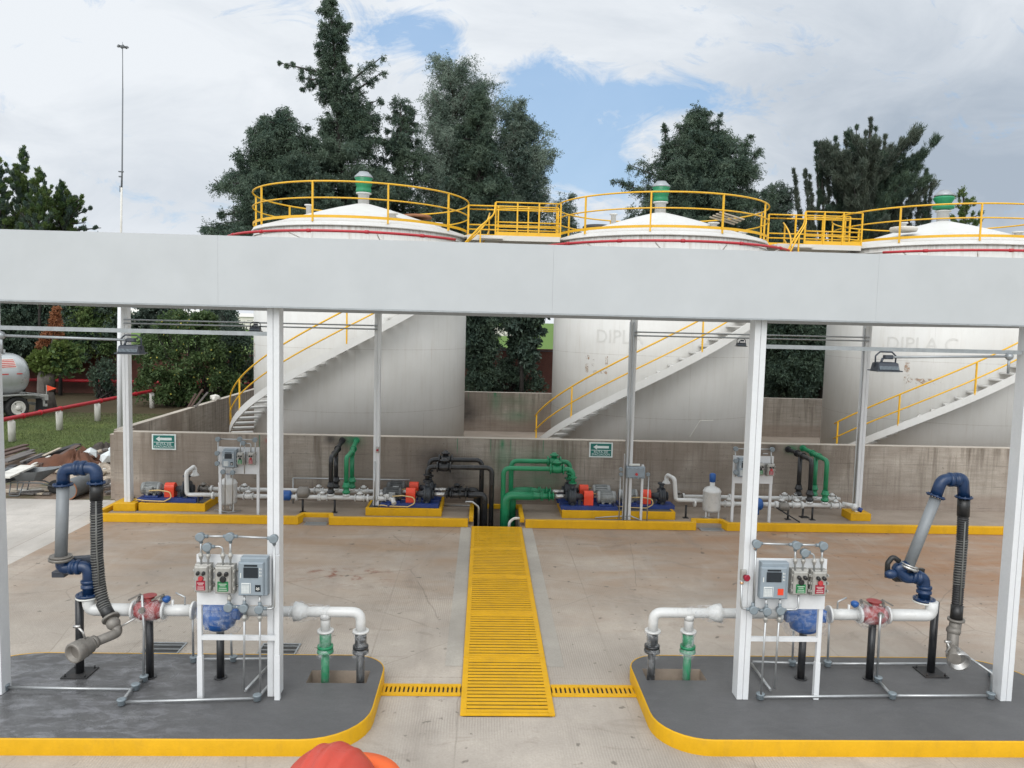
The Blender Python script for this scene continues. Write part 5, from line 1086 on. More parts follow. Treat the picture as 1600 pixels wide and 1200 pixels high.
def sign(label, u0, v0, u1, v1):
    y = YW-.02; a, b = P(u0, v0, y), P(u1, v1, y); c = (a+b)/2; w, h = b.x-a.x, a.z-b.z; g = thing('evacuation_sign', label, 'sign', (c.x, y, c.z), 'green evacuation route signs')
    mb = MB(); mb.box(c.x-w/2, c.x+w/2, y, y+.012, c.z-h/2, c.z+h/2); mb.build('backing', 'sign_white', g)
    mb = MB(); mb.box(c.x-w*.44, c.x+w*.44, y-.004, y-.001, c.z-h*.42, c.z+h*.42); mb.build('panel', 'sign_green', g)
    mb = MB(); ys = y-.007
    def poly(pts): n = len(pts); mb.add([(c.x+px*w, ys, c.z+pz*h) for px, pz in pts]+[(c.x+px*w, ys+.002, c.z+pz*h) for px, pz in pts], [tuple(range(n)), tuple(range(n, 2*n))]+[(i, (i+1) % n, n+(i+1) % n, n+i) for i in range(n)])
    poly([(-.33, .19), (-.17, .36), (-.17, .27), (.33, .27), (.33, .11), (-.17, .11), (-.17, .02)]); mb.build('arrow', 'sign_white', g)
    mb = MB(); mb.box(c.x-w*.42, c.x+w*.42, ys, ys+.002, c.z-h*.035, c.z-h*.005); mb.build('rule', 'sign_white', g)
    text_mesh('lettering', 'RUTA DE', h*.22, 'sign_white', g, lambda px, py, pz: (c.x+px*1.05, ys+.001+pz*.5, c.z-h*.14+py), .001)
    text_mesh('lettering', 'EVACUACIÓN', h*.20, 'sign_white', g, lambda px, py, pz: (c.x+px*.95, ys+.001+pz*.5, c.z-h*.31+py), .001)
sign('green sign with white arrow on the wall beside far left column', 237, 678, 275, 703)
sign('green sign with white arrow on the wall above the green-fed pumps', 921, 691, 957, 715)
# ------------------------------------------------------------------ storage tanks
TY, TR = 27.9, 3.71; TXS = [-4.38, 6.23, 16.62]; ROT = [0, 3, 9]; TOP = 7.96
def arc(cx, cy, r, z, a0, a1, n): return [V((cx+r*math.cos(math.radians(a0+(a1-a0)*i/n)), cy+r*math.sin(math.radians(a0+(a1-a0)*i/n)), z)) for i in range(n+1)]
def curved(mb, cx, cy, r, a0, a1, z0, z1, n=10, t=.004):
    vs = []; 
    for i in range(n+1):
        a = math.radians(a0+(a1-a0)*i/n)
        for rr in (r, r+t):
            for z in (z0, z1): vs.append((cx+rr*math.cos(a), cy+rr*math.sin(a), z))
    fs = []
    for i in range(n):
        k, q = i*4, i*4+4; fs += [(k+2, q+2, q+3, k+3), (k, k+1, q+1, q), (k, q, q+2, k+2), (k+1, k+3, q+3, q+1)]
    fs += [(0, 2, 3, 1), (n*4, n*4+1, n*4+3, n*4+2)]; mb.add(vs, fs)
tanks = []
names = ['white storage tank behind left of the yellow gratings, its top rail seen whole', 'white storage tank in the middle of the row of three', 'white storage tank at far right, cut by the picture edge']
for ti, (tx, rot) in enumerate(zip(TXS, ROT)):
    g = thing('storage_tank', names[ti], 'tank', (tx, TY, 0)); tanks.append(g)
    mb = MB(); n = 96; mb.lathe((tx, TY, .02), (0, 0, 1), [(0, TR), (TOP-.02, TR)], n); mb.build('shell', 'tank_white', g)
    mb = MB(); mb.lathe((tx, TY, TOP+.0), (0, 0, 1), [(-.10, TR+.0), (-.10, TR+.06), (-.05, TR+.06), (-.05, TR+.02), (.02, TR+.02), (.03, TR), (.26, TR*.80), (.48, TR*.62), (.72, TR*.42), (.90, TR*.26), (1.08, .30), (1.10, .2)], n)
    mb.lathe((tx, TY, TOP-.27), (0, 0, 1), [(0, TR), (.0, TR+.03), (.03, TR+.03), (.03, TR)], n); mb.build('roof', 'tank_roof', g)
    # roof fittings: vent, manhole, small nozzles
    vz = TOP+1.08; mb = MB(); mb.lathe((tx, TY, vz), (0, 0, 1), [(0, .2), (.36, .2), (.37, .27), (.41, .27), (.42, .2)], 20); vn = mb.build('vent_neck', 'white_pipe', g)
    mb = MB(); mb.lathe((tx, TY, vz+.42), (0, 0, 1), [(0, .26), (.02, .27), (.10, .27), (.20, .25), (.22, .27), (.36, .31), (.40, .31), (.42, .26), (.5, .33), (.52, .28)] if ti < 2 else [(0, .2), (.02, .22), (.06, .36), (.18, .36), (.2, .25), (.24, .25), (.42, .36), (.44, .36), (.5, .3)], 24); mb.build('vent_body', 'green_pipe', vn)
    mb = MB(); mb.lathe((tx, TY, vz+.92), (0, 0, 1), [(0, .29), (.01, .34), (.06, .32), (.16, .22), (.17, .2), (.22, .17), (.24, .02)], 24); mb.build('vent_cap', 'galv', vn)
    mb = MB()
    for (a, rr, h_, r_) in ((200, 1.9, .35, .09), (-60, 2.6, .16, .12), (-20, 2.9, .14, .10)):
        ax_, ay_ = tx+rr*math.cos(math.radians(a)), TY+rr*math.sin(math.radians(a)); z_ = TOP+1.2*(1-rr/TR); mb.lathe((ax_, ay_, z_-.05), (0, 0, 1), [(0, r_), (h_, r_), (h_+.01, r_*1.6), (h_+.05, r_*1.6)], 14)
    mb.build('roof_nozzle', 'tank_roof', g)
    # ring railing
    RR = TR+.02; zt, zm, zb = TOP+1.24, TOP+.74, TOP+.18; n = 90
    if ti == 2: zt -= .05
    def ringtube(z, r, rad): mb = MB(); mb.tube(arc(tx, TY, rad, z, 0, 360-360/n, n-1), r, 8, closed=True); return mb
    railg = ringtube(zt, .028, RR).build('top_rail', 'yellow_rail', g); ringtube(zm, .024, RR).build('mid_rail', 'yellow_rail', g)
    mb = MB(); curved(mb, tx, TY, RR-.005, 0, 360, zb-.045, zb+.04, 72, .01); mb.build('toe_plate', 'yellow_rail', g)
    off = {0: -105.5, 1: -107, 2: -140}[ti]
    for k in range(10):
        a = math.radians(off+36*k if k else off); x_, y_ = tx+RR*math.cos(a), TY+RR*math.sin(a); mb = MB(); mb.bar((x_, y_, TOP+.02), (x_, y_, zt), .05, .05, (math.cos(a), math.sin(a), 0)); mb.build('rail_post', 'yellow_rail', g)
    # red cooling ring with brackets
    rz, rr = 7.60, TR+.85; a0, a1 = ((-183, -42), (-158, -5), (-142, 40))[ti]
    mb = MB(); mb.tube(arc(tx, TY, rr, rz, a0, a1, 60), .042, 8)
    for a in np.linspace(a0+16, a1-16, 6): p = arc(tx, TY, rr, rz, a, a, 1)[0]; q = arc(tx, TY, rr, rz, a+1, a+1, 1)[0]; mb.tube([p+(p-q)*.8, p-(p-q)*.8], .056, 8)
    mb.build('cooling_ring', 'red_pipe', g); mb = MB()
    for a in ((-140, -106, -72) if ti == 0 else (-128, -100, -72, -42) if ti == 1 else (-130, -104, -78)):
        p = arc(tx, TY, TR, rz-.28, a, a, 1)[0]; q = arc(tx, TY, rr, rz-.05, a-4, a-4, 1)[0]; mb.bar(p, q, .03, .03); mb.bar(p+V((0, 0, .0)), V((p.x, p.y, rz+.18)), .04, .03)
    mb.build('ring_bracket', 'tank_roof', g)
    # spiral stair: outer stringer, treads, hand rail
    st = mb = MB(); z0a = -186; sl_ = .0427; RO = TR+.78
    zs_ = lambda a: 1.11+sl_*(a+160)
    A0, A1 = -184, -4; n = 60; vs = []
    for i in range(n+1):
        a = A0+(A1-A0)*i/n; z = zs_(a); th = math.radians(a+rot)
        for q_ in (RO-.02, RO+.02):
            for dz in (-.17, .08): vs.append((tx+q_*math.cos(th), TY+q_*math.sin(th), z+dz))
    fs = []
    for i in range(n): k, q = i*4, i*4+4; fs += [(k, k+1, q+1, q), (k+2, q+2, q+3, k+3), (k, q, q+2, k+2), (k+1, k+3, q+3, q+1)]
    mb.add(vs, fs); stair = mb.build('stair_stringer', 'tank_roof', g)
    nst = 36; da = (A1-A0)/nst
    for i in range(nst):
        a = A0+da*(i+.5); z = zs_(a)-.02; t0, t1 = math.radians(a+rot-da*.52), math.radians(a+rot+da*.62); mb = MB()
        pr = [(tx+(TR+.03)*math.cos(t0), TY+(TR+.03)*math.sin(t0)), (tx+(RO-.02)*math.cos(t0), TY+(RO-.02)*math.sin(t0)), (tx+(RO-.02)*math.cos(t1), TY+(RO-.02)*math.sin(t1)), (tx+(TR+.03)*math.cos(t1), TY+(TR+.03)*math.sin(t1))]
        mb.prism(pr, z-.045, z); mb.build('tread', 'tank_roof', stair)
    def hel(r, dz, a, b, n=50): return [V((tx+r*math.cos(math.radians(a+(b-a)*i/n+rot)), TY+r*math.sin(math.radians(a+(b-a)*i/n+rot)), zs_(a+(b-a)*i/n)+dz)) for i in range(n+1)]
    mb = MB(); sa = -170; mb.tube(hel(RO, 1.06, sa, A1), .027, 8); hr = mb.build('stair_rail', 'yellow_rail', g); mb = MB(); mb.tube(hel(RO, .53, sa, A1), .024, 8); mb.build('mid_rail', 'yellow_rail', hr)
    for a in np.arange(-168, A1, 27.): p = hel(RO, 0, a, a+1, 1)[0]; mb = MB(); mb.bar(p+V((0, 0, .02)), p+V((0, 0, 1.06)), .045, .045); mb.build('rail_post', 'yellow_rail', hr)
# old lettering showing through the paint, and bare rusty patches
def ghost(g, tx, body, a_mid, z, size):
    text_mesh('ghost_lettering', body, size, 'tank_white', g, lambda px, py, pz: (tx+(TR+.006+pz)*math.cos(math.radians(a_mid)+px/TR), TY+(TR+.006+pz)*math.sin(math.radians(a_mid)+px/TR), z+py), .0012)
def patch(g, tx, a0, a1, z0, z1): mb = MB(); curved(mb, tx, TY, TR+.002, a0, a1, z0, z1, 8, .003); mb.build('rust_patch', 'rust_patch', g)
ghost(tanks[1], TXS[1], 'DIPLA', -121, 4.62, .62); ghost(tanks[2], TXS[2], 'DIPLA', -131, 4.62, .6); ghost(tanks[2], TXS[2], 'C', -113, 4.62, .6)
for q in ((-140.5, -137.4, 3.85, 4.0), (-140, -137.8, 3.42, 3.72), (-135.6, -134.2, 3.42, 3.9), (-135.6, -126.4, 3.40, 3.50), (-127.6, -126.2, 3.5, 4.0)): patch(tanks[1], TXS[1], *q)
for q in ((-158, -154, 3.55, 4.1), (-157, -155, 3.2, 3.7)): patch(tanks[0], TXS[0], *q)
for q in ((-133, -116, 3.32, 3.5), (-133.5, -131, 3.3, 4.0)): patch(tanks[2], TXS[2], *q)
mb = MB(); curved(mb, TXS[1], TY, TR+.003, -78.5, -71.0, 2.02, 2.04, 6, .004); mb.bar(V((TXS[1]+(TR+.004)*math.cos(math.radians(-78.5)), TY+(TR+.004)*math.sin(math.radians(-78.5)), 2.03)), V((TXS[1]+(TR+.004)*math.cos(math.radians(-83.5)), TY+(TR+.004)*math.sin(math.radians(-83.5)), 1.5)), .02, .006)
mb.build('panel_seam', 'pedestal', tanks[1])
# pallet boards and hatch covers left on the roofs
mb = MB()
for k in range(4): mb.bar((TXS[1]+1.35+.05*k, 26.3-.2*k, 8.75+.0*k+.03*k), (TXS[1]+2.2+.04*k, 26.25-.2*k, 8.52+.03*k), .14, .03)
tag(mb.build('plank_stack', 'timber_pale', loc=(TXS[1]+1.7, 26.2, 8.6)), 'stack of reddish planks left on the middle tank roof', 'planks')
mb = MB(); mb.lathe((TXS[1]-2.1, 29.0, 8.55), (0, 0, 1), [(0, .55), (.08, .55), (.14, .48), (.16, .1)], 20); tag(mb.build('hatch_cover', 'timber_dark', loc=(TXS[1]-2.1, 29, 8.5)), 'dark round hatch cover on the middle tank roof', 'hatch')
mb = MB(); mb.lathe((TXS[2]-2.35, 26.2, 8.44), (0, 0, 1), [(0, .42), (.1, .45), (.14, .42), (.18, .1)], 20); tag(mb.build('hatch_cover', 'pedestal', loc=(TXS[2]-2.35, 26.2, 8.4)), 'pale round hatch cover on the far right tank roof', 'hatch')
mb = MB(); mb.lathe((TXS[0]+1.9, 27.6, 8.58), (0, 0, 1), [(0, .55), (.06, .55), (.10, .48), (.12, .1)], 20); tag(mb.build('hatch_cover', 'rust', loc=(TXS[0]+1.9, 27.6, 8.5)), 'rusty hatch cover on the left tank roof', 'hatch')
# catwalks between the tanks, each with its top flight
def catwalk(label, xa, xb):
    y0, y1, z = 26.35, 27.25, 7.86; g = thing('catwalk', label, 'catwalk', ((xa+xb)/2, 26.8, z), 'catwalks between the tanks')
    mb = MB(); mb.box(xa-.1, xb+.1, y0, y1, z, z+.05); mb.box(xa, xb, y0-.03, y0, z-.1, z+.07); mb.box(xa, xb, y1, y1+.03, z-.1, z+.07); mb.build('deck', 'tank_roof', g)
    xs0 = xa+.95
    for yy_, x0, x1 in ((y0, xs0, xb), (y1, xa, xb)):
        mb = MB()
        for dz in (1.18, .98 if yy_ == y0 else 1.05, .52, .36): mb.cyl((x0, yy_, z+dz), (x1, yy_, z+dz), .024, 8)
        mb.box(x0, x1, yy_-.005, yy_+.005, z+.07, z+.20); mb.build('rail', 'yellow_rail', g)
        for k in range(4): x_ = x0+(x1-x0)*k/3; mb = MB(); mb.bar((x_, yy_, z+.05), (x_, yy_, z+1.18), .05, .05); mb.build('rail_post', 'yellow_rail', g)
    mb = MB(); mb.cyl((xa, y1, z+1.05), (xs0-.3, y1, z+1.05), .024, 8)
    for sx_ in (0, .62): mb.tube(fillet([(xs0-sx_*.0-.02, y0-sx_*.0-.0, z+1.16), (xs0-.05-sx_*.0, y0-.03-sx_*.3, z+.75), (xs0-.55, y0-.5-sx_*.5, z+.22), (xs0-1.0, y0-1.0-sx_*.5, z-.35)], .5), .024, 8)
    mb.bar((xs0-.5, y0-.75, z-.75), (xs0-.5, y0-.75, z+.25), .045, .045); mb.build('flight_rail', 'yellow_rail', g)
    for k in range(6): mb = MB(); xx, yv = xs0-.10-.13*k, y0-.13*k; mb.box(xx-.42, xx+.35, yv-.25, yv-.02, z-.06-.2*k, z-.02-.2*k); mb.build('tread', 'tank_roof', g)
catwalk('yellow-railed catwalk between the left and middle tanks', TXS[0]+TR+.02, TXS[1]-TR-.02)
catwalk('yellow-railed catwalk between the middle and right tanks', TXS[1]+TR+.02, TXS[2]-TR-.02)
# oddments inside the dike
mb = MB(); mb.bar((.7, 24.2, .05), (1.9, 24.4, 1.05), .04, .03); mb.bar((.2, 24.6, .9), (3.3, 24.6, .55), .3, .04); mb.bar((.8, 24.5, 0), (.8, 24.5, .95), .3, .05)
tag(mb.build('scrap_boards', 'timber_brown', loc=(1.2, 24.4, 0)), 'leaning scrap boards behind the dike wall between two tanks', 'boards')
# ------------------------------------------------------------------ far setting
def brick_wall(label, x0, x1, y, z1):
    g = thing('brick_wall', label, 'wall', ((x0+x1)/2, y, 0)); mb = MB(); mb.box(x0, x1, y, y+.25, 0, z1); mb.build('wall', 'brick', g); mb = MB(); mb.box(x0-.003, x1+.003, y-.02, y+.27, z1, z1+.06); mb.build('coping', 'brick', g)
    mb = MB(); mb.cyl((x0, y-.05, z1-.05), (x1, y-.05, z1-.12), .025, 6); mb.build('cable', 'far_dark', g)
brick_wall('dark red brick boundary wall behind the grass at left', -90, -8, 48, 2.55)
brick_wall('dark red brick boundary wall behind the tanks', -7.99, 80, 48, 3.3)
g = thing('far_building', 'long pale wall far beyond the field at left', 'wall', (-110, 250, 0)); mb = MB(); mb.box(-230, 10, 262, 264, 0, 3.0); mb.build('wall', 'far_wall', g)
mb = MB()
for k in range(30): x_ = -225+k*8; mb.box(x_, x_+.4, 261.6, 262, 0, 3.2)
mb.build('pilaster', 'pedestal', g)
for i, (x_, w_, h_, y_) in enumerate(((-128, 34, 6.5, 300), (-88, 26, 5.6, 310), (-56, 22, 7.2, 320))):
    g = thing('far_shed', ('long', 'middle', 'short')[i]+' pale industrial shed far beyond the field, '+('leftmost', 'between its neighbours', 'nearest the left tank')[i], 'shed', (x_, y_, 0))
    mb = MB(); mb.box(x_-w_/2, x_+w_/2, y_, y_+20, 0, h_*.75); mb.build('wall', 'far_wall', g); mb = MB(); mb.add([(x_-w_/2-.5, y_-.5, h_*.75), (x_+w_/2+.5, y_-.5, h_*.75), (x_+w_/2+.5, y_+20, h_*.75), (x_-w_/2-.5, y_+20, h_*.75), (x_-w_/2-.5, y_+10, h_), (x_+w_/2+.5, y_+10, h_)], [(0, 1, 5, 4), (2, 3, 4, 5), (0, 4, 3), (1, 2, 5)]); mb.build('roof', 'pedestal', g)
    mb = MB()
    for k in range(5): xx = x_-w_/2+w_*(k+.3)/5; mb.box(xx, xx+w_/11, y_-.05, y_, .5, h_*.5)
    mb.build('opening', 'far_dark', g)
# mast
def mast():
    b = G(187.5, 701); yM = b.y; x = b.x; g = thing('mast', 'slender white mast topped by a small ring of lamps, left of the tanks', 'mast', (x, yM, 0))
    X = lambda u, v: P(u, v, yM); t_ = X(191.5, 73)
    mb = MB(); mb.tube([(x, yM, 0), tuple(X(187, 560)), tuple(X(188.5, 420))], [.095, .09, .085], 12); mb.build('lower_pole', 'white_paint', g)
    mb = MB(); mb.tube([X(188.5, 420), X(190, 293)], [.040, .036], 8); mb.build('middle_pole', 'pedestal', g)
    mb = MB(); mb.tube([X(190, 293), X(190.8, 268), X(191.8, 138)], [.034, .028, .022], 8); mb.tube([X(191.8, 138), t_], [.016, .014], 8); mb.build('upper_pole', 'far_dark', g)
    mb = MB(); p = X(190, 268); mb.box(p.x-.10, p.x+.06, yM-.05, yM+.05, p.z-.02, p.z+.01); p = X(189, 276); mb.box(p.x-.07, p.x+.03, yM-.04, yM+.04, p.z-.02, p.z+.02); p = X(187.5, 300); mb.cyl(p, p+V((0, 0, .22)), .016, 6); mb.bar(p+V((0, 0, .1)), X(190, 296), .012, .012); mb.build('antenna', 'far_dark', g)
    mb = MB(); mb.tube([V((t_.x+.12*math.cos(2*PI*k/12), yM+.12*math.sin(2*PI*k/12), t_.z)) for k in range(12)], .016, 6, closed=True); mb.bar(t_+V((-.19, 0, .01)), t_+V((.21, 0, -.02)), .04, .045); mb.cyl(t_, t_+V((0, 0, .16)), .008, 6)
    for k in range(6): a = 2*PI*k/6; mb.cbox(t_+V((.15*math.cos(a), .15*math.sin(a), -.0)), .05, .05, .05)
    mb.build('lamp_ring', 'far_dark', g)
mast()
# red fire mains on white pedestals
def ped(label, x, y, h, r, group):
    mb = MB(); mb.lathe((x, y, 0), (0, 0, 1), [(0, r), (h-.02, r), (h, r*.9)], 14); mb.cbox((x, y, h+.03), .12, .12, .06); tag(mb.build('pipe_pedestal', 'pedestal', loc=(x, y, 0)), label, 'pedestal', group)
pp = [G(15, 692), G(92, 672.5), G(148, 659), G(238, 637.5)]; zz_ = .82
def ext(p, q, s): return V(p)+(V(q)-V(p))*s
xL = lambda y: -17.55-(41.3-y)*.035
mb = MB(); pts = [(xL(y), y, .90) for y in np.linspace(18, 43.8, 20)]; mb.tube(pts, .085, 10)
for y in (30.5, 31.6, 33.0, 36.2, 39.5): mb.tube([(xL(y-.05), y-.05, .9), (xL(y+.05), y+.05, .9)], .11, 10)
tag(mb.build('fire_main', 'red_pipe', loc=pts[0]), 'red fire pipe running away across the grass on white pedestals', 'pipe')
for y, lb in ((26.9, 'white pedestal under the red grass pipe, cut by left picture edge'), (29.8, 'white pedestal under the red grass pipe, above the plank pile'), (32.9, 'white pedestal under the red grass pipe, above the dirt mound'), (35.9, 'white pedestal under the red grass pipe, left of the double white column'), (41.3, 'white pedestal under the red grass pipe, right of the double white column')): ped(lb, xL(y), y,   .78, .13, 'white pedestals of the red pipes')
mb = MB(); mb.tube([(-60, 47.1, .85), (-17, 47.1, .85), (-8, 47.1, .9)], .1, 8); tag(mb.build('fire_main', 'red_pipe', loc=(-30, 47.1, .85)), 'red fire pipe running along the foot of the brick wall', 'pipe')
for u, lb in ((82, 'white pedestal by the brick wall, right of the forked tree trunk'), (161, 'white pedestal by the brick wall, under the small shrub'), (277, 'white pedestal by the brick wall, under the big fruit bush')): ped(lb, P(u, 612, 47.1).x, 47.1, .72, .14, 'white pedestals of the red pipes')

# ------------------------------------------------------------------ tanker trailer
def tanker():
    g = thing('tanker_trailer', 'silver tanker trailer parked on the grass at left, only its rear showing', 'tanker', (-20.5, 36, 0))
    R0 = 1.04; base = G(25, 661); base2 = G(37, 655.5); ax = V((-.50, -.866, 0)).normalized(); side = V((-ax.y, ax.x, 0))   # ax points forward (to the left and nearer)
    if side.y > 0: side = -side
    side_near = side
    w2 = G(29.5, 655); C0 = w2 - side_near*1.0; C0.z = 0      # point on the centre line abreast of the rear axle
    rear = C0-ax*.75
    o = lambda f, s, z: rear+ax*f+side_near*s+V((0, 0, z))
    zc = 2.02
    mb = MB(); prof = [(0.0, .12), (.02, .5), (.10, .82), (.24, .92), (.45, 1.0), (.8, R0), (9.0, R0), (9.3, .9), (9.4, .3)]; mb.lathe(o(0, 0, zc), ax, [(d, r*.98) for d, r in prof], 40); mb.build('tank', 'truck_tank', g)
    mb = MB(); mb.bar(o(.9, 0, zc+R0+.05), o(8.5, 0, zc+R0+.05), .7, .16); mb.lathe(o(1.6, 0, zc+R0), (0, 0, 1), [(0, .3), (.28, .3), (.3, .2)], 16); mb.build('walkway', 'truck_tank', g)
    mb = MB(); mb.bar(o(-.45, .5, .96), o(9, .5, .96), .12, .22); mb.bar(o(-.45, -.5, .96), o(9, -.5, .96), .12, .22); mb.bar(o(-.5, -1.1, .92), o(-.5, 1.1, .92), .14, .26); mb.bar(o(-.5, -1.05, .55), o(-.5, 1.05, .55), .1, .12)
    for s in (-.9, .9): mb.bar(o(-.5, s, .55), o(-.5, s, .92), .1, .1)
    mb.build('chassis', 'frame_grey', g)
    for s in (1, -1):
        mb = MB(); pts = [o(-.35, s*.85, .98), o(.1, s*.85, 1.08), o(.75, s*.85, 1.12), o(2.1, s*.85, 1.12), o(2.7, s*.85, 1.05), o(2.95, s*.85, .75)]
        for a, b in zip(pts[:-1], pts[1:]): mb.bar(a, b, .5, .035)
        mb.build('mudguard', 'frame_grey', g)
    for f in (.75, 2.05):
        for s in (1, -1):
            mb = MB(); mb.lathe(o(f, s*.70, .52), side_near*s, [(0, .34), (.02, .46), (.05, .51), (.24, .52), (.27, .50), (.29, .45), (.30, .335), (.17, .325)], 28); wh = mb.build('wheel', 'tyre', g)
            mb = MB(); mb.lathe(o(f, s*.985, .52), side_near*s, [(0, .32), (.0, .33), (.03, .32), (.03, .28), (-.06, .22), (-.08, .14), (.02, .12), (.06, .11), (.07, .04)], 24); mb.build('rim', 'pedestal', wh)
            mb = MB()
            for k in range(2): a = 1+k*PI; mb.sphere(o(f, s*.96, .52)+ax*(.23*math.cos(a))+V((0, 0, .23*math.sin(a))), .045, 8)
            mb.build('hand_hole', 'tyre', wh)
    for s in (-1, 1):
        mb = MB()
        for k in range(3): mb.lathe(o(-.56, s*(.55+.16*k), .92), -ax, [(0, .06), (.03, .055)], 12)
        mb.build('tail_light', 'decal_red', g)
        mb = MB(); mb.bar(o(-.42, s*.78, .85), o(-.42, s*.78, .30), .5, .02); mb.build('mud_flap', 'tyre', g)
    mb = MB(); mb.lathe(o(-.05, 0, zc-.3), -ax, [(0, .25), (.06, .25), (.08, .2)], 18); mb.build('rear_hatch', 'truck_tank', g)
    mb = MB(); mb.bar(o(-.55, 1.0, 1.0), o(-.55, 1.0, 1.5), .03, .03); mb.build('flag_staff', 'frame_grey', g)
    p = o(-.55, 1.0, 1.5); e = V((1, .25, -.02)).normalized(); mb = MB(); mb.add([p, p+V((0, 0, -.30)), p+e*.42+V((0, 0, -.15)), p+V((0, .012, 0)), p+V((0, .012, -.30)), p+e*.42+V((0, .012, -.15))], [(0, 1, 2), (3, 5, 4), (0, 2, 5, 3), (1, 4, 5, 2), (0, 3, 4, 1)]); mb.build('pennant', 'flag_red', g)
    # striped hazard decal and small reflectors on the flank
    def decal(f0, f1, a0, a1, mat, nm, lift=.006):
        mb = MB(); vs = []
        for f in np.linspace(f0, f1, 3):
            for a in np.linspace(a0, a1, 4):
                q = (R0*.98+lift); vs.append(o(f, q*math.cos(a), zc+q*math.sin(a)))
        fs = [(i*4+j, i*4+j+1, i*4+j+5, i*4+j+4) for i in range(2) for j in range(3)]; mb.add(vs, fs); mb.build(nm, mat, g)
    decal(.75, 1.5, .35, .85, 'pedestal', 'decal_panel')
    for k in range(5): a = .38+k*.09; decal(.78, 1.47, a, a+.048, 'decal_red', 'decal_stripe', .010)
    decal(.55, .8, .05, .1, 'decal_red', 'reflector'); decal(1.15, 1.45, .05, .1, 'decal_red', 'reflector')
tanker()
# ------------------------------------------------------------------ scrap by the pad: planks, earth, rubble, barrow, drum
def heap(label, name, mat, x, y, rx, ry, h, amp=.25, n=36):
    vs = [(x, y, h)]; rng = np.random.default_rng(int(abs(x*97+y*31))); fs = []
    ph = rng.uniform(0, 6, 8)
    for i in range(1, 9):
        q = i/8
        for j in range(n):
            a = 2*PI*j/n; k = 1+amp*.6*math.sin(3*a+ph[0])+amp*.4*math.sin(5*a+ph[1]); zz = h*(1-q**1.3)*(1+amp*.7*math.sin(4*a+ph[2]+3*q)+rng.uniform(-amp, amp)*.9)
            vs.append((x+rx*q*k*math.cos(a), y+ry*q*k*math.sin(a), max(.0, zz) if i < 8 else -.02))
    for j in range(n): fs.append((0, 1+j, 1+(j+1) % n))
    for i in range(7):
        for j in range(n): fs.append((1+i*n+j, 1+(i+1)*n+j, 1+(i+1)*n+(j+1) % n, 1+i*n+(j+1) % n))
    mb = MB(); mb.add(vs, fs, True); return tag(mb.build(name, mat, loc=(x, y, 0)), label, name.replace('_', ' '))
def gd(u, v): return G(u, v, 0)
q = gd(120, 733); heap('mound of red-brown earth behind the plank pile', 'earth_mound', 'red_earth', q.x, q.y, 1.25, 1.2, .50, .5)
q = gd(163, 712); heap('low mound of dark earth beyond the rubble', 'earth_mound', 'dark_earth', q.x, q.y, .85, .8, .42)
q = gd(158, 745); heap('low heap of broken mortar beside the dike wall corner', 'rubble_heap', 'rubble_pale', q.x, q.y, .95, 1.6, .34)
rng = random.Random(5)
def board(label, u0, v0, u1, v1, w, h, mat, z0=.05, z1=.05, group='boards of the scrap pile'):
    a, b = G(u0, v0, z0), G(u1, v1, z1); c = (a+b)/2; mb = MB(); d_ = (b-a).normalized(); a, b = a, b
    mb.bar(a, b, w, h, (0, 0, 1)); tag(mb.build('scrap_board', mat, loc=tuple(c), bevel=.004), label, 'board', group)
bl = [('dark brown plank at the top left of the scrap pile, cut by the column', 2, 706, 41, 695, .20, .06, 'timber_brown', .25, .3), ('second dark brown plank just below the topmost one at left', 2, 712, 42, 700, .22, .06, 'timber_brown', .2, .3),
      ('grey weathered plank under the brown planks at left', 3, 722, 50, 703, .22, .05, 'timber_grey', .16, .22), ('pale grey plank with purple tint, third from the top at left', 8, 722, 52, 707, .18, .05, 'timber_grey', .22, .26),
      ('long dark steel channel lying across the scrap pile', 38, 723, 122, 695, .24, .10, 'timber_dark', .2, .26), ('thin pale lath lying on the dark steel channel', 68, 712, 94, 700, .10, .03, 'timber_pale', .34, .36),
      ('narrow grey lath below the dark steel channel', 33, 722, 66, 709, .10, .04, 'timber_grey', .25, .28), ('reddish brown plank resting against the earth mound', 86, 717, 122, 696, .20, .05, 'timber_brown', .22, .40),
      ('second reddish plank lying beside the earth mound', 91, 721, 118, 703, .16, .05, 'timber_brown', .18, .36), ('dark grey plank end pointing at the wheelbarrow', 3, 738, 22, 727, .2, .05, 'timber_dark', .25, .3),
      ('white printed board lying over the wheelbarrow tray', 3, 746, 44, 728, .42, .05, 'pedestal', .62, .72), ('dark board sticking out below the white printed board', 3, 753, 46, 737, .3, .05, 'timber_dark', .45, .55),
      ('pale lath leaning on the plank bundle', 50, 727, 78, 713, .08, .05, 'pedestal', .28, .34), ('brown log lying at the end of the plank bundle', 60, 728, 84, 718, .22, .16, 'timber_brown', .22, .24), ('grey lath under the brown log', 52, 730, 72, 720, .10, .05, 'timber_pale', .24, .24)]
for lb, *a in bl: board(lb, *a)
for i in range(11):
    u = 3+rng.random()*52; v = 762+rng.random()*9; a = G(u, v, .04); L = .35+rng.random()*.8; an = rng.uniform(-.35, .45); mb = MB(); mb.bar(a, a+V((L*math.cos(an), L*math.sin(an), .02)), .07+rng.random()*.07, .04)
    tag(mb.build('offcut', rng.choice(['timber_pale', 'pedestal', 'timber_grey']), loc=tuple(a)), 'pale timber offcut lying under the wheelbarrow', 'offcut', 'pale timber offcuts under the wheelbarrow')
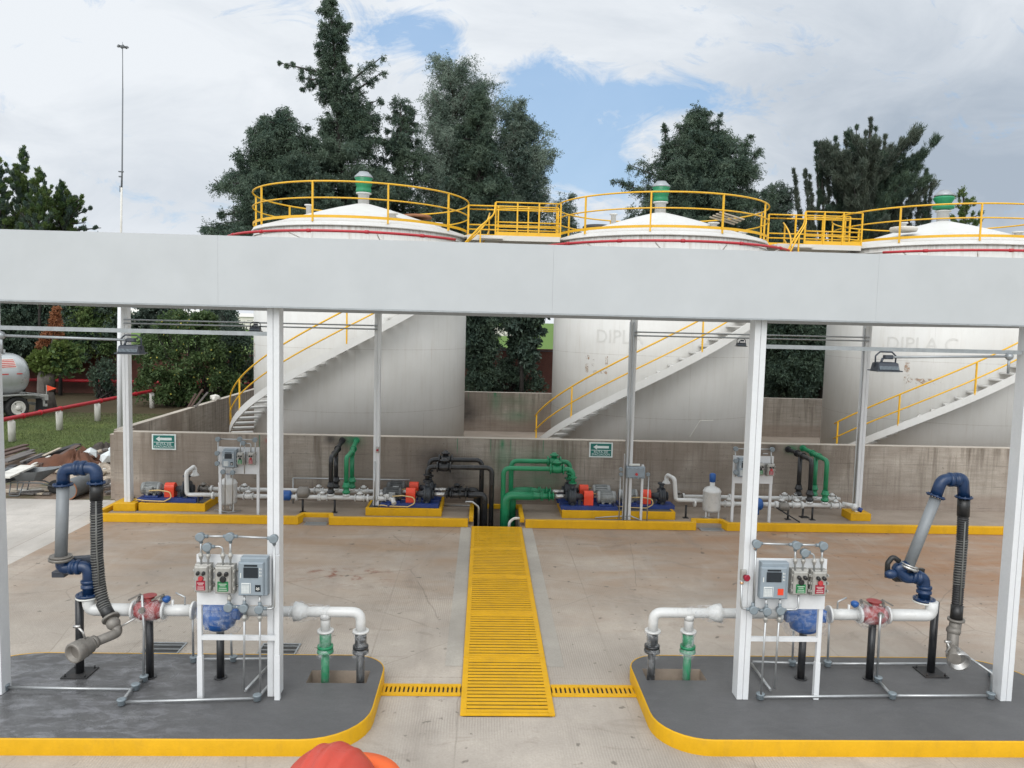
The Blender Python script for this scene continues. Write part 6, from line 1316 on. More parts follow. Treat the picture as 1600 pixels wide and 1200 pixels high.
for i in range(9):
    u, v = 150+rng.random()*22, 752+rng.random()*18; a = G(u, v, .06); L = .8+rng.random()*.7; an = rng.uniform(.6, 1.2); mb = MB(); mb.bar(a, a+V((L*math.cos(an), L*math.sin(an), .15*rng.random())), .10, .035)
    tag(mb.build('loose_board', rng.choice(['timber_grey', 'timber_dark', 'timber_grey']), loc=tuple(a)), 'grey board lying loose in the fan beside the dike wall corner', 'board', 'grey boards fanned beside the wall corner')
def stone(c, r, mat, label, group, cat='rubble', name='rubble_piece'):
    mb = MB(); vs = []; n = 7
    bm = bmesh.new(); bmesh.ops.create_icosphere(bm, subdivisions=1, radius=r)
    for v in bm.verts: v.co = V((v.co.x*rng.uniform(.7, 1.3), v.co.y*rng.uniform(.7, 1.2), v.co.z*rng.uniform(.45, .9)))+V(c)
    mb.add([v.co.copy() for v in bm.verts], [[v.index for v in f.verts] for f in bm.faces]) if [bm.verts.index_update()] else None; bm.free()
    tag(mb.build(name, mat, loc=c), label, cat, group)
for i in range(46):
    u, v = 138+rng.random()*48, 716+rng.random()*48; 
    if u+v*.2 < 290 and rng.random() < .5: continue
    p = G(u, v, .05); p.z = rng.uniform(.08, .42) if v < 750 else .08
    stone(tuple(p), rng.uniform(.06, .2), rng.choice(['rubble_pale', 'rubble_pale', 'pedestal', 'timber_grey', 'red_earth', 'timber_pale']), 'jagged piece of pale rubble tipped beside the dike wall corner', 'rubble pieces beside the wall corner')
for i in range(9):
    p = G(70+rng.random()*36, 722+rng.random()*14, .1); stone(tuple(p), rng.uniform(.1, .24), rng.choice(['timber_pale', 'rubble_pale', 'timber_brown']), 'pale lump of rubble at the end of the plank pile', 'rubble lumps at the end of the planks')
q = G(172, 722, .3); stone((q.x, q.y, .45), .34, 'bag_white', 'crumpled white and blue sack lying on the rubble', None, 'sack', 'plastic_sack')
q = G(178, 712, .3); stone((q.x, q.y, .5), .22, 'bag_white', 'smaller pale sack behind the white and blue one', None, 'sack', 'plastic_sack')
q = G(142, 716, .3); stone((q.x, q.y, .45), .26, 'bag_white', 'grey-blue crumpled bag on the edge of the earth mound', None, 'sack', 'plastic_sack')
a, b = G(105, 766, .26), G(140, 752, .28); g = thing('steel_drum', 'grey pipe-like drum lying on its side behind the blue arm', 'drum', tuple((a+b)/2-V((0, 0, .26)))); mb = MB(); d_ = (b-a); mb.lathe(a, d_, [(0, .25), (.02, .26), (d_.length-.02, .26), (d_.length, .25)], 24); mb.build('shell', 'barrow_grey', g)
_, bx_, cx_ = frame(d_); mb = MB(); mb.tube([a+bx_*(.255*math.cos(2*PI*k/24))+cx_*(.255*math.sin(2*PI*k/24)) for k in range(24)], .018, 6, closed=True); mb.build('rusty_rim', 'rust', g)
q = G(183, 758, 0); mb = MB(); mb.lathe((q.x, q.y, 0), (0, 0, 1), [(0, .12), (.75, .12), (.76, .1)], 14); tag(mb.build('black_post', 'black_rubber', loc=(q.x, q.y, 0)), 'short black tube standing at the dike wall corner', 'post')
# wheelbarrow
q = G(52, 772, 0); g = thing('wheelbarrow', 'grey steel wheelbarrow standing before the plank pile', 'wheelbarrow', tuple(q)); e = V((1, .18, 0)).normalized(); s_ = V((-e.y, e.x, 0)); o = lambda f, s, z: q+e*f+s_*s+V((0, 0, z))
top = [(-.75, -.34), (-.45, -.40), (.25, -.36), (.62, -.22), (.70, 0), (.62, .22), (.25, .36), (-.45, .40), (-.75, .34)]; bot = [(-.42, -.2), (-.25, -.22), (.08, -.2), (.22, -.12), (.25, 0), (.22, .12), (.08, .2), (-.25, .22), (-.42, .2)]; n = 9
mb = MB(); vs = [o(f, s, .68+.05*(f > .3)) for f, s in top]+[o(f, s, .40) for f, s in bot]+[o(f*.95, s*.95, .675+.05*(f > .3)) for f, s in top]+[o(f, s, .415) for f, s in bot]
mb.add(vs, [(i, (i+1) % n, n+(i+1) % n, n+i) for i in range(n)]+[tuple(range(n, 2*n))]+[(2*n+i, 2*n+(i+1) % n, 3*n+(i+1) % n, 3*n+i) for i in range(n)]+[tuple(range(3*n, 4*n))]+[(i, (i+1) % n, 2*n+(i+1) % n, 2*n+i) for i in range(n)]); mb.build('tray', 'barrow_grey', g)
mb = MB()
for s in (-1, 1): mb.pipe([o(-1.2, s*.3, .55), o(-.4, s*.24, .38), o(.25, s*.14, .33), o(.55, s*.07, .19)], .02, .1, 8); mb.pipe([o(-.45, s*.24, .38), o(-.5, s*.26, .02), o(-.25, s*.26, .02), o(-.15, s*.2, .37)], .016, .06, 8)
mb.build('frame', 'barrow_grey', g); mb = MB(); mb.lathe(o(.55, -.05, .19), s_, [(0, .13), (.01, .18), (.05, .19), (.09, .18), (.10, .13)], 20); mb.build('wheel', 'tyre', g)
a = G(98, 642, 0); 
for i, (u, v) in enumerate(((298, 634), (303, 633))): pass
g0 = [('orange-brown board leaning on the far dike wall', 296, 300, 634, 618, 'rubble_pale'), ('second orange-brown board leaning on the far dike wall', 303, 311, 632, 611, 'rubble_pale'), ('grey board leaning beside the orange-brown ones', 312, 319, 630, 616, 'timber_grey')]
for lb, u0, u1, v0, v1, mt in g0:
    a, b = P(u0, v0, 27.), P(u1, v1, 26.6); a.x = min(a.x, -10.3); mb = MB(); mb.bar(V((a.x-.5, 27, .8)), V((b.x-.1, 27.2, b.z)), .18, .06); tag(mb.build('leaning_board', {'rubble_pale': 'timber_brown'}.get(mt, mt), loc=tuple(a)), lb, 'board')
for lb, u, sc_ in (('pale broken block lying on the dike wall coping', 331, .2), ('small pale block beside the broken one on the coping', 340, .12)):
    p = P(u, 622, 29.2); stone((-10.12, 29.2+sc_, 1.78+sc_*.6), sc_, 'pedestal', lb, None, 'block', 'broken_block')
# ------------------------------------------------------------------ trees: tapered trunk, limbs, crowns of leaf sprays
def leaves(c, t, L, W, jit=.5):
    """one rhombic leaf spray per centre c, long axis near t"""
    n = len(c); r = RNG.normal(size=(n, 3)); t = t+jit*r; t /= np.linalg.norm(t, axis=1, keepdims=True)+1e-9
    b = np.cross(t, RNG.normal(size=(n, 3))); b /= np.linalg.norm(b, axis=1, keepdims=True)+1e-9
    L = L*RNG.uniform(.6, 1.35, (n, 1)); W = W*RNG.uniform(.6, 1.35, (n, 1))
    v = np.empty((n, 4, 3)); v[:, 0] = c-t*L/2; v[:, 1] = c+b*W/2+t*L*.1; v[:, 2] = c+t*L/2; v[:, 3] = c-b*W/2+t*L*.1
    return v.reshape(-1, 3), np.arange(4*n).reshape(n, 4)
DENS = 8.0
def crown_from(name, brs, mat, parent, n_per_m, spread, L, W, tmode='out', jit=.6, start=.15):
    """brs: list of (p0, p1, radius at start, radius at end). Leaves gather in clumps along each limb"""
    C_, T_ = [], []
    for p0, p1, ra, rb in brs:
        p0, p1 = np.array(p0), np.array(p1); d = p1-p0; ln = np.linalg.norm(d); nc = max(2, int(ln/.4)); 
        for k in range(nc):
            s = start+(1-start)*(k+RNG.uniform(.1, .9))/nc; r = (ra+(rb-ra)*s)*RNG.uniform(.65, 1.15); m = max(4, int(DENS*n_per_m*ln/nc*(.45+r)*RNG.uniform(.5, 1.4)))
            cc = p0+d*s+RNG.normal(size=3)*r*.30; dn = d/max(ln, 1e-6); nt = max(2, m//12); k_ = 12
            q = RNG.normal(size=(nt, 3)); q /= np.linalg.norm(q, axis=1, keepdims=True)      # twigs leaving the limb, leaves set along them
            if tmode == 'droop': td = q*.75+dn*.55+np.array([0, 0, -.30])
            elif tmode == 'up': td = q*.35+dn*.8+np.array([0, 0, .75])
            else: td = q+dn*.4
            td /= np.linalg.norm(td, axis=1, keepdims=True); tl = r*RNG.uniform(.6, 1.6, (nt, 1)); o_ = cc+q*r*RNG.uniform(0, .45, (nt, 1))*np.array([1, 1, spread])
            sg = RNG.uniform(0, 1, (nt, k_, 1))**.8; sag = -.22*r*sg**2 if tmode == 'droop' else 0*sg
            pp_ = o_[:, None]+td[:, None]*tl[:, None]*sg+RNG.normal(size=(nt, k_, 3))*(.03+.045*r); pp_[..., 2:] += sag; C_.append(pp_.reshape(-1, 3))
            tt = np.repeat(td, k_, 0)
            if tmode == 'droop': tt = tt*.8+np.array([0, 0, -.45])
            T_.append(tt)
    v, f = leaves(np.concatenate(C_), np.concatenate(T_), L, W, jit); return np_mesh(name, v, f, mat, parent)
def tree(label, y, spine, sil, mats, name='conifer_tree', nb=70, dens=150, blob=(.75, .32), spread=.7, L=.14, W=.036, tmode='droop', jit=.6, rise=-.05, extra=(), bark='bark_dark', rt=.25, group='trees behind the tanks', lenr=(.62, 1.1), dead=None, depth=.85):
    """spine: (u, v) trunk points from the foot up, at distance y; sil: (v, u left, u right) crown outline read against it"""
    sp = [P(u, v, y) for u, v in spine]; g = thing(name, label, 'tree', (sp[0].x, y, 0), group); rt = .07 if 'evergreen' in label else .14 if 'between' in label else rt
    tp = [V((sp[0].x, y, 0))]+sp[1:] if sp[0].z > .3 else [V((sp[0].x, y, 0))]+sp[1:]
    mb = MB(); k = len(tp); mb.tube(tp, [rt*(1-.92*i/(k-1))+.015 for i in range(k)], 8); 
    rows = [(P(400, v, y).z, [P(ul, v, y), P(ur, v, y)]) for v, ul, ur in sil]; rows = [(.5*(q[0].z+q[1].z), q[0].x, q[1].x) for _, q in rows]; rows.sort()
    zs_ = [r_[0] for r_ in rows]; zmin, zmax = zs_[0], zs_[-1]
    def at(z, arr): return float(np.interp(z, zs_, arr))
    def trunk(z): return float(np.interp(z, [p.z for p in tp], [p.x for p in tp]))
    brs = []
    for i in range(nb):
        z = zmin+(zmax-zmin)*((i+RNG.uniform(0, 1))/nb); az = RNG.uniform(0, 2*PI); tx = trunk(z); eL, eR = tx-at(z, [r_[1] for r_ in rows]), at(z, [r_[2] for r_ in rows])-tx
        ca, sa = math.cos(az), math.sin(az); ex = eR if ca > 0 else eL; em = max(.15, .5*(abs(eL)+abs(eR)))*depth; q = RNG.uniform(*lenr)
        x1, y1 = tx+ca*ex*q, y+sa*em*q; ln = math.hypot(x1-tx, y1-y); z1 = z+rise*ln*RNG.uniform(.5, 1.5)
        p0 = (tx, y, z-.12*ln*(1 if rise < .3 else 3)); rr = blob[1]+(blob[0]-blob[1])*min(1, ln/2.2); brs.append((p0, (x1, y1, z1), rr, rr*.55))
        if ln > .8: mb.tube([p0, (tx+(x1-tx)*.55, y+(y1-y)*.55, (p0[2]+z1)/2+.05*ln), (x1, y1, z1)], [.05+.015*ln*rt/.25*.5, .035, .012], 5)
    for (ua, va, ub, vb, ra, rb) in extra:
        a, b = P(ua, va, y), P(ub, vb, y); brs.append((tuple(a), tuple(b), ra, rb)); mb.tube([a, b], [.09, .02], 5)
    mb.build('trunk', bark, g)
    if isinstance(mats, str): mats = [mats]
    for j, mt in enumerate(mats): crown_from('crown', brs[j::len(mats)], mt, g, dens, spread, L, W, tmode, jit)
    return g
# tall ragged cypress over the left tank, its neighbours, the gums and the right-hand groups
tree('tallest dark conifer behind the left tank, its thin tip leaving the picture', 42, [(560, 640), (545, 420), (532, 250), (524, 120), (516, -14)],
     [(-12, 512, 520), (10, 500, 533), (50, 492, 545), (90, 497, 548), (130, 500, 560), (180, 500, 585), (215, 492, 598), (250, 470, 615), (290, 465, 640), (340, 465, 650), (420, 470, 650)], ['leaf_cedar', 'leaf_dark'],
     nb=250, dens=120, blob=(.62, .24), extra=((520, 118, 436, 98, .30, .10), (520, 128, 470, 122, .3, .2), (530, 140, 598, 88, .42, .2), (530, 160, 598, 112, .36, .2), (532, 180, 592, 156, .4, .25), (532, 205, 588, 186, .45, .25), (520, 48, 552, 36, .2, .1), (518, 125, 468, 140, .25, .15)), rise=.02, lenr=(.6, 1.12))
tree('broad dark conifer at the left of the tallest one, its limbs sweeping down', 41, [(455, 640), (450, 420), (442, 260), (438, 178)],
     [(172, 434, 442), (185, 405, 478), (215, 390, 505), (250, 360, 515), (285, 336, 525), (320, 332, 530), (362, 312, 530), (420, 320, 530)], ['leaf_cedar', 'leaf_dark'], nb=210, dens=120, blob=(.66, .28), rise=-.12,
     extra=((360, 300, 334, 280, .35, .12), (380, 330, 338, 338, .4, .2), (360, 355, 318, 358, .4, .2), (430, 190, 408, 184, .2, .1), (420, 255, 378, 262, .4, .25)))
tree('small ragged conifer between the tallest one and the gum trees', 43, [(632, 640), (630, 400), (628, 260), (626, 160)],
     [(155, 618, 638), (170, 606, 655), (195, 588, 655), (230, 578, 660), (260, 590, 665), (300, 580, 680), (345, 575, 690), (420, 580, 690)], ['leaf_dark', 'leaf_cedar'], nb=130, dens=110, blob=(.55, .25), rise=-.05, lenr=(.5, 1.08))
tree('tall silvery gum tree with an airy crown behind the left tank', 46, [(705, 640), (702, 400), (705, 240), (712, 100)],
     [(97, 700, 722), (108, 662, 742), (135, 660, 770), (175, 660, 795), (215, 660, 800), (260, 640, 810), (310, 640, 820), (400, 650, 820)], ['leaf_euc', 'leaf_euc', 'leaf_euc_dark'], name='gum_tree', nb=150, dens=80, blob=(.85, .5), spread=.9, L=.14, W=.034, rise=.35, tmode='droop', bark='bark', jit=.9, lenr=(.4, 1.05))
tree('dark green conifer standing before the silvery gum tree', 44.5, [(745, 640), (745, 400), (748, 240), (750, 140)],
     [(135, 747, 753), (160, 728, 770), (200, 712, 785), (250, 700, 800), (310, 690, 815), (400, 690, 815)], ['leaf_dark', 'leaf_cedar'], nb=180, dens=110, blob=(.62, .3), rise=-.15)
tree('round-shouldered gum tree at the right of the silvery one', 47, [(815, 640), (815, 400), (812, 280), (805, 165)],
     [(160, 795, 815), (185, 770, 830), (210, 770, 845), (245, 775, 865), (285, 775, 872), (330, 780, 868), (400, 780, 868)], ['leaf_euc_dark', 'leaf_euc_dark', 'leaf_euc'], name='gum_tree', nb=130, dens=100, blob=(.8, .45), spread=.9, L=.15, W=.04, rise=.3, bark='bark', jit=.9, lenr=(.45, 1.03))
tree('low leafy tree between the left and middle tanks', 44, [(880, 640), (882, 420), (884, 310)], [(305, 876, 890), (318, 868, 905), (345, 862, 912), (400, 850, 915), (440, 850, 915)], 'leaf_euc_dark', name='leafy_tree', nb=40, dens=120, blob=(.7, .4), rise=.15, lenr=(.4, 1.0))
tree('dark many-tipped conifer behind the middle tank', 42, [(1100, 640), (1100, 400), (1098, 250), (1092, 172)],
     [(170, 1086, 1098), (185, 1065, 1118), (205, 1048, 1150), (235, 1040, 1170), (270, 1008, 1185), (310, 985, 1205), (345, 970, 1225), (420, 970, 1225)], ['leaf_cedar', 'leaf_dark'], nb=250, dens=110, blob=(.6, .26), rise=-.08,
     extra=((1060, 290, 985, 258, .45, .3), (1040, 310, 956, 282, .4, .25), (1070, 260, 1030, 240, .45, .3), (1045, 270, 1038, 192, .38, .12), (1040, 250, 1045, 215, .4, .2), (1150, 270, 1172, 210, .45, .18), (1150, 290, 1186, 232, .45, .25), (1120, 230, 1124, 180, .35, .15), (1065, 300, 1010, 330, .4, .3)))
tree('pale feathery small tree between the middle and right tanks', 45, [(1215, 640), (1215, 420), (1212, 300)], [(288, 1205, 1222), (305, 1185, 1250), (340, 1175, 1270), (400, 1170, 1275), (440, 1170, 1275)], 'leaf_euc_dark', name='leafy_tree', nb=90, dens=110, blob=(.6, .35), rise=.15, lenr=(.4, 1.0))
g = tree('grey-green casuarina with upright feathery plumes at right', 44, [(1352, 640), (1352, 420), (1356, 300), (1360, 182)],
     [(250, 1285, 1425), (300, 1265, 1450), (345, 1262, 1462), (420, 1262, 1462)], ['leaf_casuarina', 'leaf_casuarina', 'leaf_dark'], name='casuarina_tree', nb=60, dens=130, blob=(.6, .35), spread=1.5, L=.34, W=.03, tmode='up', jit=.5, rise=.6,
     extra=tuple((1352+(u-1352)*.90, 390, u, v, .34, .05) for u, v in ((1241, 262), (1258, 262), (1275, 222), (1282, 218), (1292, 245), (1305, 212), (1318, 235), (1322, 205), (1338, 198), (1345, 215), (1360, 183), (1372, 222), (1383, 208), (1392, 230), (1398, 238), (1412, 240), (1425, 262), (1448, 264), (1440, 275), (1455, 290), (1335, 250), (1380, 250), (1265, 275), (1310, 260), (1330, 230), (1352, 205), (1368, 200), (1376, 235), (1405, 258))))
tree('small bright conifer beside the right tank vent', 41, [(1510, 640), (1510, 420), (1505, 298)], [(296, 1504, 1507), (312, 1494, 1520), (335, 1488, 1532), (380, 1480, 1545), (440, 1480, 1545)], 'leaf_cypress', nb=50, dens=120, blob=(.4, .2), rise=.4, tmode='up')
# sprayed cypresses at left
for lb, tip, foot, sil in (('leftmost cypress, cut by the picture edge', (-2, 252), (-2, 640), [(250, -4, 0), (285, -22, 14), (320, -32, 24), (360, -40, 32), (440, -40, 30)]),
    ('tallest cypress at left, with a thin bare leader', (37, 234), (37, 640), [(232, 36, 38), (250, 31, 43), (280, 20, 50), (310, 8, 62), (350, 0, 72), (440, 0, 70)]),
    ('yellow-green cypress right of the tallest one at left', (60, 268), (62, 640), [(266, 58, 62), (285, 52, 70), (310, 44, 82), (350, 32, 92), (440, 30, 95)]),
    ('rightmost cypress at left, its boughs reaching toward the mast', (97, 288), (95, 640), [(286, 96, 98), (300, 90, 106), (320, 84, 124), (345, 76, 135), (358, 70, 130), (440, 60, 125)])):
    ex_ = ()
    if foot[0] == 95: ex_ = ((95, 330, 130, 308, .22, .1), (95, 345, 144, 325, .25, .1), (98, 335, 128, 316, .2, .1), (95, 350, 134, 348, .25, .12), (90, 362, 158, 356, .16, .05))
    if foot[0] == 37: ex_ = ((35, 300, 8, 255, .2, .07), (36, 310, 20, 268, .2, .08))
    if foot[0] == 62: ex_ = ((62, 330, 82, 290, .25, .08), (62, 320, 70, 282, .22, .08))
    tree(lb, 45+RNG.uniform(-1.5, 1.5), [foot, (foot[0], 450), tip], sil, ['leaf_cypress', 'leaf_cypress', 'leaf_cedar'], name='cypress_tree', nb=130, dens=150, blob=(.36, .15), spread=1.2, L=.16, W=.034, tmode='up', jit=.45, rise=.75, extra=ex_, rt=.10, group='cypresses at the left edge', lenr=(.55, 1.05))
# under the canopy at left: sawn forked trunk, its sprouts, dense evergreens, fruit bush
g = thing('forked_tree', 'grey forked tree trunk with sprouting green tufts and one dead orange bough, beside the tanker', 'tree', tuple(G(72, 640)))
f0 = G(72, 641); yy_ = f0.y; q = lambda u, v: P(u, v, yy_)
mb = MB(); mb.tube([f0+V((0, 0, -.05)), q(71, 615), q(68, 585), q(66, 570)], [.52, .38, .27, .2], 10); mb.tube([q(72, 610), q(78, 585), q(81, 567), q(83, 540), q(84, 500)], [.34, .27, .2, .09, .05], 10); mb.tube([q(80, 570), q(96, 556), q(112, 540)], [.12, .08, .03], 6); mb.build('trunk', 'bark', g)
crown_from('crown', [(q(66, 572), q(57, 560), .5, .3), (q(75, 572), q(93, 556), .5, .35), (q(70, 575), q(72, 562), .45, .4), (q(66, 565), q(66, 555), .35, .25)], 'leaf_light', g, 420, .7, .26, .12, 'out', .7, 0)
crown_from('crown', [(q(84, 560), q(112, 545), .6, .4), (q(95, 570), q(112, 560), .5, .4)], 'leaf_cypress', g, 260, .7, .26, .12, 'out', .7, 0)
mb = MB(); mb.tube([q(88, 482), q(86, 505), q(84, 520), q(72, 534)], [.02, .04, .05, .02], 5); mb.build('dead_limb', 'rust', g)
crown_from('dead_bough', [(q(88, 480), q(88, 496), .10, .2), (q(88, 492), q(86, 514), .2, .24), (q(86, 512), q(74, 524), .24, .2), (q(76, 522), q(58, 542), .2, .1), (q(86, 510), q(93, 525), .16, .1), (q(84, 512), q(84, 526), .2, .15)], 'leaf_dead', g, 300, .9, .2, .05, 'out', .8, 0)
tree('dense dark evergreen over the tanker at far left', 46, [(20, 640), (20, 560), (20, 400)], [(380, -40, 70), (440, -60, 90), (500, -70, 90), (530, -65, 85), (556, -60, 70)], ['leaf_cedar', 'leaf_dark'], nb=150, dens=120, blob=(.8, .4), L=.18, W=.06, group='evergreens before the brick wall')
tree('dense dark evergreen behind the dead orange bough', 46.5, [(85, 640), (85, 560), (85, 400)], [(380, 45, 140), (440, 35, 150), (500, 35, 150), (530, 40, 145), (556, 60, 125)], ['leaf_dark', 'leaf_cedar'], nb=150, dens=120, blob=(.8, .4), L=.18, W=.06, group='evergreens before the brick wall')
tree('bright green evergreen left of the double white column', 46, [(152, 640), (152, 560), (152, 400)], [(380, 100, 184), (440, 95, 188), (480, 95, 188), (512, 100, 186), (540, 110, 175)], ['leaf_cypress', 'leaf_cedar'], nb=140, dens=120, blob=(.75, .4), L=.18, W=.06, group='evergreens before the brick wall')
def bush(label, y, cx, cy_v, ru, v0, v1, mat, n, fruit=0, name='bush', L=.19, W=.09, gap=.5, group=None):
    a, b = P(cx-ru, v1, y), P(cx+ru, v0, y); w, h = (b.x-a.x)/2, b.z-a.z; cx_ = (a.x+b.x)/2; z0 = a.z; g = thing(name, label, 'bush', (cx_, y, 0), group)
    mb = MB(); tips = []
    for k in range(int(16+ru/6)):
        an = RNG.uniform(0, 2*PI); rr = RNG.uniform(.2, .95); tz = z0+h*RNG.uniform(.35, .95); sh = math.sqrt(max(.08, 1-((tz-z0)/h*2-1)**2)) if tz-z0 > h*.5 else 1
        p = V((cx_+w*rr*sh*math.cos(an), y+w*.6*rr*sh*math.sin(an), tz)); mb.tube([(cx_+RNG.uniform(-.5, .5)*w, y+RNG.uniform(-.3, .3), 0), (cx_+(p.x-cx_)*.6, y+(p.y-y)*.6, tz*.5), p], [.06, .035, .012], 5); tips.append(p)
    mb.build('stem', 'bark_dark', g)
    C_, T_ = [], []; ncl = int(w*h*11)
    for k in range(ncl):
        an = RNG.uniform(0, 2*PI); rr = RNG.uniform(.15, 1)**.6; s = RNG.uniform(0, 1); sh = (1 if s < .55 else math.sqrt(max(.05, 1-((s-.55)/.45)**2)))*(.75+.25*min(1, s*4)); c = np.array([cx_+w*rr*sh*math.cos(an), y+w*.55*rr*sh*math.sin(an), z0+h*s])
        r = RNG.uniform(.3, .62); m = int(n*RNG.uniform(.5, 1.4)); qv = RNG.normal(size=(m, 3)); qv /= np.linalg.norm(qv, axis=1, keepdims=True); qv *= (RNG.uniform(0, 1, (m, 1))**.5)*r; C_.append(c+qv); T_.append(qv/r+np.array([0, 0, -.3]))
    v, f = leaves(np.concatenate(C_), np.concatenate(T_), L, W, .5); np_mesh('leaves', v, f, mat, g)
    if fruit:
        mb = MB()
        for k in range(fruit):
            c = C_[int(RNG.integers(len(C_)))]; c = c[int(RNG.integers(len(c)))]
            if c[1] < y+.2: mb.sphere(tuple(c), RNG.uniform(.035, .06), 6)
        fo = mb.build('fruit', 'fruit', g); fo['kind'] = 'stuff'
    return g
bush('big dark leafy bush dotted with small yellow fruit behind the left dike wall', 42.5, 300, 0, 90, 498, 628, 'leaf_bush', 170, 130, group=None)
bush('dark leafy bush behind the rear left floodlight, against the left tank', 44, 372, 0, 34, 512, 620, 'leaf_dark', 110)
bush('small round shrub against the brick wall left of the double white column', 45.5, 164, 0, 22, 568, 618, 'leaf_dark', 100)
bush('thin bush beyond the field, rising over the fruit bush', 58, 335, 0, 40, 478, 560, 'leaf_euc_dark', 40, name='bush')
tree('open-crowned tree in front of the far pale wall', 60, [(232, 600), (235, 540), (240, 470)], [(468, 215, 290), (485, 200, 300), (500, 205, 300), (520, 215, 270)], 'leaf_euc_dark', name='leafy_tree', nb=36, dens=60, blob=(.7, .5), L=.24, W=.10, rise=.1, group='open trees before the far wall', lenr=(.4, 1.0))
tree('open-crowned tree beside the left tank edge, before the far pale wall', 62, [(352, 600), (350, 540), (345, 470)], [(468, 310, 385), (485, 310, 380), (500, 315, 375), (520, 320, 370)], 'leaf_euc_dark', name='leafy_tree', nb=36, dens=70, blob=(.7, .5), L=.24, W=.10, rise=.1, group='open trees before the far wall', lenr=(.4, 1.0))
tree('dark conifer between the left and middle tanks, nearer the left one', 43, [(745, 640), (745, 560), (748, 380)], [(360, 725, 790), (440, 722, 800), (500, 722, 790), (545, 725, 780), (590, 726, 770), (605, 726, 760)], ['leaf_dark'], nb=150, dens=110, blob=(.75, .4), L=.18, W=.06)
tree('dark broadleaf tree between the left and middle tanks, nearer the middle one', 44, [(815, 640), (815, 560), (820, 380)], [(360, 780, 880), (440, 790, 880), (500, 790, 868), (530, 800, 850), (560, 800, 836)], ['leaf_dark', 'leaf_euc_dark'], name='leafy_tree', nb=70, dens=130, blob=(.7, .4), L=.24, W=.10, rise=.05)
bush('dark undergrowth below the trees between the left and middle tanks', 45.5, 790, 0, 66, 566, 624, 'leaf_dark', 110)
tree('dark conifer between the middle and right tanks', 43, [(1225, 640), (1225, 560), (1225, 380)], [(370, 1180, 1290), (440, 1180, 1300), (500, 1178, 1300), (560, 1180, 1290), (600, 1185, 1270)], ['leaf_dark'], nb=170, dens=110, blob=(.8, .45), L=.18, W=.06)
tree('dark conifer hidden behind the right tank edge', 44, [(1285, 640), (1285, 560), (1285, 400)], [(380, 1240, 1330), (460, 1240, 1330), (520, 1240, 1330), (590, 1255, 1330)], ['leaf_dark'], nb=100, dens=110, blob=(.8, .45), L=.18, W=.06)
bush('dark undergrowth below the trees between the middle and right tanks', 45.5, 1240, 0, 60, 560, 632, 'leaf_dark', 110)
# grass blades on the lawn at left
n = 60000; gx_ = RNG.uniform(-24, -10.4, n); gy_ = 27.2+(RNG.uniform(0, 1, n)**1.3)*11.5; keep = RNG.uniform(0, 1, n) < .95; c = np.stack([gx_, gy_, np.zeros(n)], 1)[keep]; n = len(c)
h_ = RNG.uniform(.02, .07, (n, 1)); a_ = RNG.uniform(0, 2*PI, n); dx = np.stack([np.cos(a_), np.sin(a_), np.zeros(n)], 1)*RNG.uniform(.006, .016, (n, 1)); ln_ = RNG.normal(size=(n, 3))*.03; ln_[:, 2] = 0
v = np.empty((n, 3, 3)); v[:, 0] = c-dx; v[:, 1] = c+dx; v[:, 2] = c+ln_+np.array([0, 0, 1.])*h_; tag(np_mesh('grass_tufts', v.reshape(-1, 3), np.arange(3*n).reshape(n, 3), 'grass_blade', tri=True), kind='stuff')

# ------------------------------------------------------------------ the person below the camera and what they stand on
hy = 1.86; hc = P(511, 1236, hy); ZF = hc.z-.105-1.60; px, py = hc.x, hc.y
g = thing('access_platform', 'grey steel access platform the person in the red helmet stands on', 'platform', (px, 1.5, 0))
mb = MB(); mb.box(px-1.2, px+1.9, .7, 2.35, ZF-.06, ZF-.0); mb.build('deck', 'galv', g)
for x_ in (px-1.15, px+1.85):
    for y_ in (.75, 2.3): mb = MB(); mb.bar((x_, y_, 0), (x_, y_, ZF-.06), .08, .08); mb.build('leg', 'galv', g)
mb = MB(); 
for z_ in (ZF+.5, ZF+.95): mb.cyl((px-1.15, 2.3, z_), (px+1.85, 2.3, z_), .02, 8)
for x_ in (px-1.15, px+.35, px+1.85): mb.bar((x_, 2.3, ZF), (x_, 2.3, ZF+.95), .04, .04)
mb.build('handrail', 'yellow_rail', g)
pg = thing('person', 'person in a red-orange safety helmet at the bottom edge, seen from above', 'person', (px, py, ZF))
def skin(name, verts, edges, mat, parent, sub=2, root=0):
    me = bpy.data.meshes.new(name); off = WL[parent.name]; bm = bmesh.new(); lay = bm.verts.layers.skin.verify(); vs = []
    for i, (p, r_) in enumerate(verts):
        v_ = bm.verts.new(V(p)); sk = v_[lay]; sk.radius = r_ if isinstance(r_, tuple) else (r_, r_); sk.use_root = (i == root); vs.append(v_)
    for a, b in edges: bm.edges.new((vs[a], vs[b]))
    bm.to_mesh(me); bm.free(); me.materials.append(MATS[mat]); o = bpy.data.objects.new(name, me); COL.objects.link(o); o.parent = parent; o.location = V((px, py, ZF))-off; WL[o.name] = V((px, py, ZF))
    mo = o.modifiers.new('skin', 'SKIN'); mo.use_smooth_shade = True; s_ = o.modifiers.new('sub', 'SUBSURF'); s_.levels = sub; s_.render_levels = sub; return o
